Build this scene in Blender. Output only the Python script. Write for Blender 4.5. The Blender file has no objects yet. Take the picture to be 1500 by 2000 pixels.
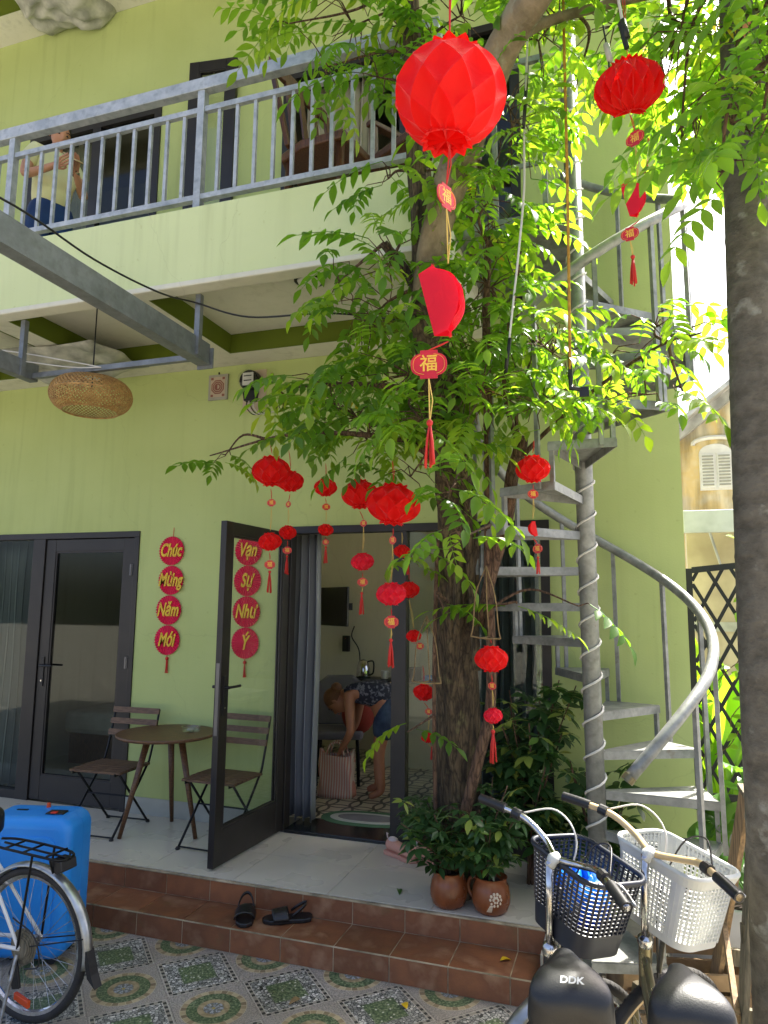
import bpy, bmesh, math, random
from mathutils import Vector, Matrix, Euler, Quaternion
PI = math.pi
R = math.radians
SC = bpy.context.scene
COL = SC.collection

# ------------------------------------------------------------------ camera
EYE = 1.848
def camera_matrix(yaw, pitch, roll):
    fwd = Vector((math.sin(yaw)*math.cos(pitch), math.cos(yaw)*math.cos(pitch), math.sin(pitch)))
    right = Vector((math.cos(yaw), -math.sin(yaw), 0))
    up = right.cross(fwd)
    c, s = math.cos(roll), math.sin(roll)
    r2 = right*c + up*s
    u2 = up*c - right*s
    m = Matrix.Identity(4)
    for i in range(3):
        m[i][0] = r2[i]; m[i][1] = u2[i]; m[i][2] = -fwd[i]
    return m
cam_data = bpy.data.cameras.new('camera')
cam = bpy.data.objects.new('camera', cam_data)
COL.objects.link(cam)
cam.matrix_world = Matrix.Translation((0, 0, EYE)) @ camera_matrix(R(-18.6), R(7.6), R(0.63))
cam_data.sensor_fit = 'VERTICAL'
cam_data.sensor_height = 36
cam_data.lens = 36*1380/2000
cam_data.clip_start = 0.05
cam_data.clip_end = 500
SC.camera = cam

# ------------------------------------------------------------------ sky, sun, exposure
SUN_AZ, SUN_EL = R(30), R(56)          # azimuth measured from +Y towards +X
wd = bpy.data.worlds.new('World')
SC.world = wd
wd.use_nodes = True
wn = wd.node_tree
wn.nodes.clear()
sky = wn.nodes.new('ShaderNodeTexSky')
sky.sky_type = 'NISHITA'
sky.sun_disc = False
sky.sun_elevation = SUN_EL
sky.sun_rotation = SUN_AZ
sky.air_density = 0.55
sky.dust_density = 6.0
sky.ozone_density = 1.0
bg = wn.nodes.new('ShaderNodeBackground')
bg.inputs['Strength'].default_value = 0.15
wo = wn.nodes.new('ShaderNodeOutputWorld')
wn.links.new(sky.outputs[0], bg.inputs['Color'])
wn.links.new(bg.outputs[0], wo.inputs['Surface'])
sd = bpy.data.lights.new('sun', 'SUN')
sd.energy = 5.0
sd.angle = R(0.53)
sd.color = (1.0, 0.95, 0.86)
sun = bpy.data.objects.new('sun', sd)
COL.objects.link(sun)
sun_dir = Vector((math.sin(SUN_AZ)*math.cos(SUN_EL), math.cos(SUN_AZ)*math.cos(SUN_EL), math.sin(SUN_EL)))
sun.rotation_euler = sun_dir.to_track_quat('Z', 'Y').to_euler()
SC.view_settings.view_transform = 'Standard'
SC.view_settings.look = 'None'
SC.view_settings.exposure = 1.92
SC.view_settings.gamma = 1.0
SC.view_settings.use_curve_mapping = False
SC.render.engine = 'CYCLES'
SC.cycles.max_bounces = 8
SC.cycles.transparent_max_bounces = 16
SC.cycles.use_denoising = True

# ------------------------------------------------------------------ materials
def lin(r, g, b):
    f = lambda c: (c/255/12.92 if c/255 <= 0.04045 else ((c/255+0.055)/1.055)**2.4)
    return (f(r), f(g), f(b), 1)
def mul(c, k):
    return (c[0]*k, c[1]*k, c[2]*k, 1)
MATS = {}
def node(nt, kind, **kw):
    n = nt.nodes.new(kind)
    for k, v in kw.items():
        setattr(n, k, v)
    return n
def ramp(nt, stops, interp='LINEAR'):
    n = nt.nodes.new('ShaderNodeValToRGB')
    n.color_ramp.interpolation = interp
    els = n.color_ramp.elements
    els[0].position, els[0].color = stops[0]
    els[1].position, els[1].color = stops[-1]
    for p, c in stops[1:-1]:
        e = els.new(p); e.color = c
    return n
def base_mat(name):
    m = bpy.data.materials.new(name)
    m.use_nodes = True
    nt = m.node_tree
    nt.nodes.clear()
    out = nt.nodes.new('ShaderNodeOutputMaterial')
    b = nt.nodes.new('ShaderNodeBsdfPrincipled')
    nt.links.new(b.outputs[0], out.inputs['Surface'])
    MATS[name] = m
    return m, nt, b, out
def pm(name, col, rough=0.5, metal=0.0, col2=None, scale=8.0, bump=0.0, bscale=60.0, detail=4, stretch=None, coat=0.0, spec=0.5, lo=0.35, hi=0.65, world=False, rvar=0.0):
    """plain painted / cast surface: two tones mixed by noise, fine relief"""
    m, nt, b, out = base_mat(name)
    b.inputs['Roughness'].default_value = rough
    b.inputs['Metallic'].default_value = metal
    b.inputs['Coat Weight'].default_value = coat
    b.inputs['Specular IOR Level'].default_value = spec
    tc = node(nt, 'ShaderNodeTexCoord')
    if world:
        src = node(nt, 'ShaderNodeNewGeometry').outputs['Position']
    else:
        src = tc.outputs['Object']
    if stretch:
        mp = node(nt, 'ShaderNodeMapping')
        mp.inputs['Scale'].default_value = stretch
        nt.links.new(src, mp.inputs['Vector'])
        src = mp.outputs[0]
    if col2 is None:
        col2 = mul(col, 0.86)
    nz = node(nt, 'ShaderNodeTexNoise')
    nz.inputs['Scale'].default_value = scale
    nz.inputs['Detail'].default_value = detail
    nt.links.new(src, nz.inputs['Vector'])
    rp = ramp(nt, [(lo, col), (hi, col2)])
    nt.links.new(nz.outputs['Fac'], rp.inputs['Fac'])
    nt.links.new(rp.outputs[0], b.inputs['Base Color'])
    if rvar:
        mr = node(nt, 'ShaderNodeMapRange')
        mr.inputs['To Min'].default_value = max(0, rough-rvar)
        mr.inputs['To Max'].default_value = min(1, rough+rvar)
        nt.links.new(nz.outputs['Fac'], mr.inputs['Value'])
        nt.links.new(mr.outputs[0], b.inputs['Roughness'])
    if bump:
        n2 = node(nt, 'ShaderNodeTexNoise')
        n2.inputs['Scale'].default_value = bscale
        n2.inputs['Detail'].default_value = 4
        nt.links.new(src, n2.inputs['Vector'])
        bp = node(nt, 'ShaderNodeBump')
        bp.inputs['Strength'].default_value = bump
        bp.inputs['Distance'].default_value = 0.01
        nt.links.new(n2.outputs['Fac'], bp.inputs['Height'])
        nt.links.new(bp.outputs[0], b.inputs['Normal'])
    return m
def glass_mat(name, tint, refl=1.0, dirt=0.0):
    m = bpy.data.materials.new(name); m.use_nodes = True
    nt = m.node_tree; nt.nodes.clear()
    out = node(nt, 'ShaderNodeOutputMaterial')
    tr = node(nt, 'ShaderNodeBsdfTransparent'); tr.inputs[0].default_value = tint
    gl = node(nt, 'ShaderNodeBsdfGlossy'); gl.inputs['Roughness'].default_value = 0.02
    gl.inputs[0].default_value = (refl, refl, refl, 1)
    lw = node(nt, 'ShaderNodeLayerWeight'); lw.inputs[0].default_value = 0.5
    pw_ = node(nt, 'ShaderNodeMath', operation='POWER'); nt.links.new(lw.outputs['Facing'], pw_.inputs[0]); pw_.inputs[1].default_value = 5.0
    fr = node(nt, 'ShaderNodeMath', operation='MULTIPLY_ADD'); nt.links.new(pw_.outputs[0], fr.inputs[0]); fr.inputs[1].default_value = 0.9; fr.inputs[2].default_value = 0.03
    mx = node(nt, 'ShaderNodeMixShader')
    nt.links.new(fr.outputs[0], mx.inputs[0]); nt.links.new(tr.outputs[0], mx.inputs[1]); nt.links.new(gl.outputs[0], mx.inputs[2])
    nt.links.new(mx.outputs[0], out.inputs['Surface'])
    MATS[name] = m
    return m
def thin_mat(name, col, trans, amount=0.45, rough=0.5, col2=None, scale=6.0, attr=None, stops=None, gloss=0.4):
    """leaf or tissue paper: reflects and lets light through"""
    m, nt, b, out = base_mat(name)
    b.inputs['Roughness'].default_value = rough
    b.inputs['Specular IOR Level'].default_value = gloss
    tl = node(nt, 'ShaderNodeBsdfTranslucent')
    mx = node(nt, 'ShaderNodeMixShader'); mx.inputs[0].default_value = amount
    nt.links.new(b.outputs[0], mx.inputs[1]); nt.links.new(tl.outputs[0], mx.inputs[2])
    nt.links.new(mx.outputs[0], out.inputs['Surface'])
    if name.startswith('tissue'):
        tcc = node(nt, 'ShaderNodeTexCoord'); nzz = node(nt, 'ShaderNodeTexNoise'); nzz.inputs['Scale'].default_value = 38; nzz.inputs['Detail'].default_value = 5; nzz.inputs['Distortion'].default_value = 1.2
        nt.links.new(tcc.outputs['Object'], nzz.inputs['Vector']); bpp = node(nt, 'ShaderNodeBump'); bpp.inputs['Strength'].default_value = 0.35; bpp.inputs['Distance'].default_value = 0.006
        nt.links.new(nzz.outputs['Fac'], bpp.inputs['Height']); nt.links.new(bpp.outputs[0], b.inputs['Normal']); nt.links.new(bpp.outputs[0], tl.inputs['Normal'])
        b.inputs['Sheen Weight'].default_value = 0.55; b.inputs['Sheen Roughness'].default_value = 0.35; b.inputs['Sheen Tint'].default_value = (1.0, 0.55, 0.6, 1)
    if attr:
        at = node(nt, 'ShaderNodeAttribute', attribute_name=attr)
        r1 = ramp(nt, stops[0]); r2 = ramp(nt, stops[1])
        nt.links.new(at.outputs['Fac'], r1.inputs['Fac']); nt.links.new(at.outputs['Fac'], r2.inputs['Fac'])
        nt.links.new(r1.outputs[0], b.inputs['Base Color']); nt.links.new(r2.outputs[0], tl.inputs['Color'])
    else:
        tc = node(nt, 'ShaderNodeTexCoord')
        nz = node(nt, 'ShaderNodeTexNoise'); nz.inputs['Scale'].default_value = scale
        nt.links.new(tc.outputs['Object'], nz.inputs['Vector'])
        rp = ramp(nt, [(0.35, col), (0.65, col2 or mul(col, 0.75))])
        nt.links.new(nz.outputs['Fac'], rp.inputs['Fac']); nt.links.new(rp.outputs[0], b.inputs['Base Color'])
        tl.inputs['Color'].default_value = trans
    return m

GREEN_A, GREEN_B = lin(184, 197, 128), lin(177, 190, 120)
def wall_paint(name, c1, c2, streak=0.11):
    """emulsion on render: faint mottling, rain streaks from above, trowel relief"""
    m, nt, b, out = base_mat(name)
    b.inputs['Roughness'].default_value = 0.72
    b.inputs['Specular IOR Level'].default_value = 0.3
    g = node(nt, 'ShaderNodeNewGeometry')
    n1 = node(nt, 'ShaderNodeTexNoise'); n1.inputs['Scale'].default_value = 1.7; n1.inputs['Detail'].default_value = 6
    nt.links.new(g.outputs['Position'], n1.inputs['Vector'])
    r1 = ramp(nt, [(0.3, c1), (0.7, c2)])
    nt.links.new(n1.outputs['Fac'], r1.inputs['Fac'])
    mp = node(nt, 'ShaderNodeMapping'); mp.inputs['Scale'].default_value = (16, 16, 0.9)
    nt.links.new(g.outputs['Position'], mp.inputs['Vector'])
    n2 = node(nt, 'ShaderNodeTexNoise'); n2.inputs['Scale'].default_value = 1.0; n2.inputs['Detail'].default_value = 5
    nt.links.new(mp.outputs[0], n2.inputs['Vector'])
    r2 = ramp(nt, [(0.52, (1, 1, 1, 1)), (0.75, (0.72, 0.72, 0.68, 1))])
    nt.links.new(n2.outputs['Fac'], r2.inputs['Fac'])
    # stains only in patches: drips, scuffs, a few hairline cracks
    n5 = node(nt, 'ShaderNodeTexNoise'); n5.inputs['Scale'].default_value = 0.8; n5.inputs['Detail'].default_value = 3
    nt.links.new(g.outputs['Position'], n5.inputs['Vector'])
    r5 = ramp(nt, [(0.45, (0.25, 0.25, 0.25, 1)), (0.68, (1, 1, 1, 1))]); nt.links.new(n5.outputs['Fac'], r5.inputs['Fac'])
    mk = node(nt, 'ShaderNodeMath', operation='MULTIPLY'); mk.inputs[1].default_value = min(1.0, streak*4.0); nt.links.new(r5.outputs[0], mk.inputs[0])
    wp = node(nt, 'ShaderNodeTexNoise'); wp.inputs['Scale'].default_value = 2.2; wp.inputs['Detail'].default_value = 5; nt.links.new(g.outputs['Position'], wp.inputs['Vector'])
    wm = node(nt, 'ShaderNodeVectorMath', operation='MULTIPLY_ADD'); wm.inputs[1].default_value = (0.5, 0.5, 0.5); nt.links.new(wp.outputs['Color'], wm.inputs[0]); nt.links.new(g.outputs['Position'], wm.inputs[2])
    vr = node(nt, 'ShaderNodeTexVoronoi', feature='DISTANCE_TO_EDGE'); vr.inputs['Scale'].default_value = 0.55; nt.links.new(wm.outputs[0], vr.inputs['Vector'])
    cr = node(nt, 'ShaderNodeMath', operation='LESS_THAN'); cr.inputs[1].default_value = 0.0016; nt.links.new(vr.outputs['Distance'], cr.inputs[0])
    ck = node(nt, 'ShaderNodeMath', operation='MULTIPLY'); ck.inputs[1].default_value = 0.09; nt.links.new(cr.outputs[0], ck.inputs[0])
    n6 = node(nt, 'ShaderNodeTexNoise'); n6.inputs['Scale'].default_value = 26; n6.inputs['Detail'].default_value = 2; nt.links.new(g.outputs['Position'], n6.inputs['Vector'])
    r6 = ramp(nt, [(0.70, (1, 1, 1, 1)), (0.76, (0.84, 0.83, 0.78, 1))]); nt.links.new(n6.outputs['Fac'], r6.inputs['Fac'])
    mx = node(nt, 'ShaderNodeMix', data_type='RGBA', blend_type='MULTIPLY')
    nt.links.new(mk.outputs[0], mx.inputs[0])
    nt.links.new(r1.outputs[0], mx.inputs[6]); nt.links.new(r2.outputs[0], mx.inputs[7])
    m2 = node(nt, 'ShaderNodeMix', data_type='RGBA', blend_type='MULTIPLY'); m2.inputs[0].default_value = 0.6
    nt.links.new(mx.outputs[2], m2.inputs[6]); nt.links.new(r6.outputs[0], m2.inputs[7])
    m3 = node(nt, 'ShaderNodeMix', data_type='RGBA'); nt.links.new(ck.outputs[0], m3.inputs[0]); nt.links.new(m2.outputs[2], m3.inputs[6]); m3.inputs[7].default_value = (0.08, 0.08, 0.05, 1)
    nt.links.new(m3.outputs[2], b.inputs['Base Color'])
    n3 = node(nt, 'ShaderNodeTexNoise'); n3.inputs['Scale'].default_value = 90; n3.inputs['Detail'].default_value = 3
    nt.links.new(g.outputs['Position'], n3.inputs['Vector'])
    n4 = node(nt, 'ShaderNodeTexNoise'); n4.inputs['Scale'].default_value = 5
    nt.links.new(g.outputs['Position'], n4.inputs['Vector'])
    ad = node(nt, 'ShaderNodeMath', operation='ADD')
    nt.links.new(n3.outputs['Fac'], ad.inputs[0]); nt.links.new(n4.outputs['Fac'], ad.inputs[1])
    bp = node(nt, 'ShaderNodeBump'); bp.inputs['Strength'].default_value = 0.12; bp.inputs['Distance'].default_value = 0.01
    nt.links.new(ad.outputs[0], bp.inputs['Height']); nt.links.new(bp.outputs[0], b.inputs['Normal'])
    return m
wall_paint('green', GREEN_A, GREEN_B)
wall_paint('green_pale', lin(208, 217, 166), lin(202, 212, 158), 0.16)
wall_paint('cream', lin(217, 215, 198), lin(206, 204, 186), 0.2)
wall_paint('olive', lin(96, 112, 22), lin(86, 100, 18), 0.1)
wall_paint('room_wall', lin(222, 216, 196), lin(214, 208, 188), 0.1)
pm('render_dark', lin(120, 118, 108), 0.85, bump=0.3)
pm('frame_dark', lin(37, 33, 30), 0.42, 0.0, lin(31, 28, 26), 5, rvar=0.1)
pm('black_plastic', lin(26, 26, 28), 0.42, bump=0.05)
pm('black_metal', lin(30, 31, 32), 0.38, 0.6, lin(22, 22, 24), 30)
pm('skirting', lin(176, 178, 166), 0.45)
pm('white_paint', lin(232, 230, 222), 0.5, 0, lin(216, 213, 204), 4)
pm('chrome', lin(205, 205, 208), 0.16, 1.0, lin(170, 168, 164), 25, rvar=0.1)
pm('dull_steel', lin(168, 170, 172), 0.35, 0.9, lin(120, 118, 112), 30, rvar=0.15)
pm('hinge_steel', lin(110, 110, 112), 0.35, 0.8)
# galvanised, sun bleached silver paint, flaking
def galv(name, c1, c2, c3, rough=0.5, metal=0.35):
    m, nt, b, out = base_mat(name)
    b.inputs['Roughness'].default_value = rough; b.inputs['Metallic'].default_value = metal
    g = node(nt, 'ShaderNodeNewGeometry')
    n1 = node(nt, 'ShaderNodeTexNoise'); n1.inputs['Scale'].default_value = 9; n1.inputs['Detail'].default_value = 8; n1.inputs['Roughness'].default_value = 0.65
    n2 = node(nt, 'ShaderNodeTexNoise'); n2.inputs['Scale'].default_value = 22; n2.inputs['Detail'].default_value = 9
    nt.links.new(g.outputs['Position'], n1.inputs['Vector']); nt.links.new(g.outputs['Position'], n2.inputs['Vector'])
    r1 = ramp(nt, [(0.36, c1), (0.62, c2)])
    nt.links.new(n1.outputs['Fac'], r1.inputs['Fac'])
    r2 = ramp(nt, [(0.50, (0, 0, 0, 1)), (0.85, (0.8, 0.8, 0.8, 1))])
    nt.links.new(n2.outputs['Fac'], r2.inputs['Fac'])
    mx = node(nt, 'ShaderNodeMix', data_type='RGBA')
    nt.links.new(r2.outputs[0], mx.inputs[0]); nt.links.new(r1.outputs[0], mx.inputs[6]); mx.inputs[7].default_value = c3
    n7 = node(nt, 'ShaderNodeTexNoise'); n7.inputs['Scale'].default_value = 6.5; n7.inputs['Detail'].default_value = 10; n7.inputs['Roughness'].default_value = 0.7
    nt.links.new(g.outputs['Position'], n7.inputs['Vector'])
    r7 = ramp(nt, [(0.63, (0, 0, 0, 1)), (0.74, (0.75, 0.75, 0.75, 1))]); nt.links.new(n7.outputs['Fac'], r7.inputs['Fac'])
    m7 = node(nt, 'ShaderNodeMix', data_type='RGBA'); nt.links.new(r7.outputs[0], m7.inputs[0]); nt.links.new(mx.outputs[2], m7.inputs[6]); m7.inputs[7].default_value = lin(112, 86, 62)
    nt.links.new(m7.outputs[2], b.inputs['Base Color'])
    bp = node(nt, 'ShaderNodeBump'); bp.inputs['Strength'].default_value = 0.25; bp.inputs['Distance'].default_value = 0.004
    nt.links.new(n2.outputs['Fac'], bp.inputs['Height']); nt.links.new(bp.outputs[0], b.inputs['Normal'])
galv('rail_steel', lin(160, 166, 169), lin(188, 192, 193), lin(112, 120, 122))
galv('stair_steel', lin(124, 127, 124), lin(154, 156, 151), lin(94, 94, 85), 0.45)
galv('beam_steel', lin(108, 113, 116), lin(128, 133, 136), lin(96, 99, 99), 0.5)
pm('floor_grey', lin(211, 203, 184), 0.28, 0, lin(208, 200, 181), 1.2, rvar=0.03, coat=0.15)
pm('grout', lin(186, 170, 140), 0.9, 0, lin(124, 114, 90), 9, bump=0.3)
pm('concrete', lin(150, 146, 134), 0.85, 0, lin(116, 114, 104), 5, bump=0.35, bscale=80, world=True)
pm('ground_concrete', lin(144, 140, 128), 0.88, 0, lin(110, 107, 97), 3, bump=0.35, bscale=60, world=True)
# terracotta step tile with worn patches and a little moss
def terracotta():
    m, nt, b, out = base_mat('terracotta_tile')
    g = node(nt, 'ShaderNodeNewGeometry'); oi = node(nt, 'ShaderNodeObjectInfo')
    n1 = node(nt, 'ShaderNodeTexNoise'); n1.inputs['Scale'].default_value = 7; n1.inputs['Detail'].default_value = 8
    nt.links.new(g.outputs['Position'], n1.inputs['Vector'])
    r1 = ramp(nt, [(0.3, lin(138, 87, 54)), (0.52, lin(120, 76, 49)), (0.72, lin(152, 114, 84))])
    nt.links.new(n1.outputs['Fac'], r1.inputs['Fac'])
    hs = node(nt, 'ShaderNodeHueSaturation')
    mr = node(nt, 'ShaderNodeMapRange'); mr.inputs['To Min'].default_value = 0.8; mr.inputs['To Max'].default_value = 1.2
    nt.links.new(oi.outputs['Random'], mr.inputs['Value']); nt.links.new(mr.outputs[0], hs.inputs['Value'])
    nt.links.new(r1.outputs[0], hs.inputs['Color'])
    n2 = node(nt, 'ShaderNodeTexNoise'); n2.inputs['Scale'].default_value = 3.1; n2.inputs['Detail'].default_value = 9; n2.inputs['Roughness'].default_value = 0.7
    nt.links.new(g.outputs['Position'], n2.inputs['Vector'])
    r2 = ramp(nt, [(0.58, (0, 0, 0, 1)), (0.78, (0.8, 0.8, 0.8, 1))])
    nt.links.new(n2.outputs['Fac'], r2.inputs['Fac'])
    mx = node(nt, 'ShaderNodeMix', data_type='RGBA')
    nt.links.new(r2.outputs[0], mx.inputs[0]); nt.links.new(hs.outputs[0], mx.inputs[6]); mx.inputs[7].default_value = lin(98, 92, 56)
    nt.links.new(mx.outputs[2], b.inputs['Base Color'])
    b.inputs['Roughness'].default_value = 0.55
    n3 = node(nt, 'ShaderNodeTexNoise'); n3.inputs['Scale'].default_value = 70
    nt.links.new(g.outputs['Position'], n3.inputs['Vector'])
    bp = node(nt, 'ShaderNodeBump'); bp.inputs['Strength'].default_value = 0.15; bp.inputs['Distance'].default_value = 0.01
    nt.links.new(n3.outputs['Fac'], bp.inputs['Height']); nt.links.new(bp.outputs[0], b.inputs['Normal'])
terracotta()
pm('pot_glaze', lin(138, 80, 46), 0.26, 0, lin(108, 60, 34), 7, rvar=0.08, bump=0.05)
pm('pot_motif', lin(222, 206, 180), 0.5)
pm('soil', lin(56, 44, 34), 0.95, bump=0.6)
pm('wood_dark', lin(112, 78, 48), 0.45, 0, lin(78, 52, 32), 4, stretch=(4, 30, 30), bump=0.08)
pm('wood_slat', lin(122, 94, 68), 0.6, 0, lin(78, 56, 40), 6, stretch=(3, 25, 25), bump=0.15)
pm('wood_raw', lin(164, 134, 96), 0.7, 0, lin(112, 92, 66), 5, stretch=(14, 14, 2), bump=0.25)
pm('wood_weathered', lin(128, 118, 96), 0.8, 0, lin(84, 80, 64), 6, stretch=(16, 16, 2), bump=0.3)
pm('wood_chair', lin(104, 66, 40), 0.4, 0, lin(72, 44, 28), 5, stretch=(20, 20, 4), bump=0.06)
pm('fan_paper', lin(224, 30, 84), 0.6, 0, lin(208, 24, 74), 6)
pm('gold', lin(224, 186, 30), 0.45, 0.0, lin(206, 164, 20), 8)
pm('gold_card', lin(236, 190, 60), 0.4)
pm('card_red', lin(204, 26, 42), 0.45, 0, lin(182, 18, 38), 10)
pm('card_pink', lin(224, 60, 84), 0.5)
pm('string_red', lin(196, 40, 34), 0.7)
pm('string_yellow', lin(206, 176, 90), 0.7)
pm('rattan', lin(186, 146, 86), 0.6, 0, lin(146, 108, 58), 30, bump=0.2)
pm('curtain_grey', lin(140, 144, 150), 0.42, 0.1, lin(112, 116, 122), 3, stretch=(1, 1, 0.2), spec=0.5)
pm('curtain_beige', lin(182, 174, 150), 0.7)
pm('blue_shell', lin(38, 142, 226), 0.4, 0, lin(32, 132, 216), 4, bump=0.06, bscale=120)
pm('red_plastic', lin(214, 58, 40), 0.35)
pm('orange_reflector', lin(208, 76, 34), 0.25)
pm('lilac_card', lin(196, 168, 196), 0.6)
pm('rubber', lin(34, 33, 33), 0.75, 0, lin(48, 46, 43), 18, bump=0.2)
pm('saddle_skin', lin(27, 29, 30), 0.42, 0, lin(20, 22, 23), 12, bump=0.08, bscale=200, rvar=0.08)
pm('fender_silver', lin(176, 180, 182), 0.32, 0.85, lin(140, 142, 138), 12, rvar=0.12)
pm('bike_champagne', lin(150, 144, 116), 0.28, 0.75, lin(120, 112, 86), 9, rvar=0.1)
pm('bike_black', lin(28, 26, 30), 0.25, 0.3, coat=0.6)
pm('bike_white', lin(222, 220, 214), 0.35, 0, coat=0.3)
pm('rim_tan', lin(206, 178, 128), 0.4)
pm('basket_black', lin(30, 36, 48), 0.4, 0, lin(24, 28, 38), 8)
pm('basket_grey', lin(202, 204, 198), 0.5, 0, lin(182, 184, 180), 8)
thin_mat('blue_bag', lin(24, 132, 232), lin(20, 130, 240), 0.35, 0.3, lin(12, 92, 204), 9)
pm('tarp', lin(186, 186, 172), 0.6, 0, lin(140, 142, 130), 9, bump=0.5, bscale=14)
pm('sandal', lin(22, 22, 24), 0.4, bump=0.1)
pm('sneaker_pink', lin(214, 156, 134), 0.8, bump=0.3, bscale=200)
pm('sneaker_grey', lin(206, 190, 184), 0.8)
pm('tv_black', lin(14, 14, 16), 0.25)
pm('skin', lin(196, 146, 112), 0.55, 0, lin(184, 130, 98), 6, bump=0.03)
pm('skin_tan', lin(174, 118, 86), 0.55, 0, lin(158, 102, 74), 6, bump=0.03)
pm('hair_dark', lin(34, 28, 26), 0.5, stretch=(40, 40, 6), bump=0.4)
pm('hair_brown', lin(132, 86, 50), 0.55, 0, lin(96, 60, 36), 10, stretch=(40, 40, 6), bump=0.4)
pm('shirt_cream', lin(226, 224, 168), 0.85, 0, lin(214, 212, 152), 3, bump=0.2, bscale=9)
pm('trouser_navy', lin(28, 62, 110), 0.85, 0, lin(22, 50, 94), 6, bump=0.2, bscale=12)
pm('dress_print', lin(40, 42, 54), 0.85, 0, lin(112, 112, 122), 34, detail=2, lo=0.52, hi=0.62)
pm('denim', lin(40, 52, 74), 0.9, 0, lin(62, 76, 98), 16, bump=0.2)
pm('lip', lin(170, 84, 74), 0.5)
pm('eye_dark', lin(28, 22, 20), 0.3)
pm('counter_top', lin(176, 160, 130), 0.5)
pm('bed_linen', lin(206, 204, 196), 0.85, bump=0.2, bscale=5)
pm('mat_green', lin(78, 116, 84), 0.95, bump=0.8, bscale=160)
pm('mat_grey', lin(124, 120, 122), 0.95, bump=0.8, bscale=160)
pm('mat_white', lin(190, 190, 178), 0.95, bump=0.8, bscale=160)
pm('granite_black', lin(34, 36, 36), 0.2)
pm('rope', lin(190, 148, 52), 0.8, 0, lin(150, 112, 36), 40, bump=0.4)
pm('cable_white', lin(206, 204, 196), 0.5)
pm('fence_black', lin(34, 37, 36), 0.45, 0.3, bump=0.1)
pm('twig', lin(150, 126, 84), 0.8, 0, lin(112, 92, 58), 20, bump=0.4)
pm('paper_white', lin(214, 214, 208), 0.7)
pm('plaque_grey', lin(168, 166, 150), 0.5)
pm('plaque_brown', lin(146, 92, 78), 0.5)
pm('plaque_light', lin(196, 178, 154), 0.5)
pm('planter_white', lin(214, 214, 208), 0.5)
pm('orange_cloth', lin(150, 52, 34), 0.8)
pm('box_wood_pallet', lin(170, 140, 100), 0.8, 0, lin(130, 104, 72), 6, bump=0.3)
glass_mat('door_glass', (0.86, 0.88, 0.86, 1), 0.7)
glass_mat('dark_glass', (0.76, 0.80, 0.75, 1), 0.8)
glass_mat('clear_glass', (0.95, 0.96, 0.95, 1), 1.0)
def stripe_mat(name, c1, c2, scale, axis='X'):
    m, nt, b, out = base_mat(name)
    tc = node(nt, 'ShaderNodeTexCoord')
    wv = node(nt, 'ShaderNodeTexWave', wave_type='BANDS', bands_direction=axis)
    wv.inputs['Scale'].default_value = scale; wv.inputs['Distortion'].default_value = 0.3
    nt.links.new(tc.outputs['Object'], wv.inputs['Vector'])
    rp = ramp(nt, [(0.42, c1), (0.56, c2)])
    nt.links.new(wv.outputs['Fac'], rp.inputs['Fac']); nt.links.new(rp.outputs[0], b.inputs['Base Color'])
    b.inputs['Roughness'].default_value = 0.85
stripe_mat('bag_stripe', lin(196, 132, 116), lin(206, 184, 166), 14)
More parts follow.
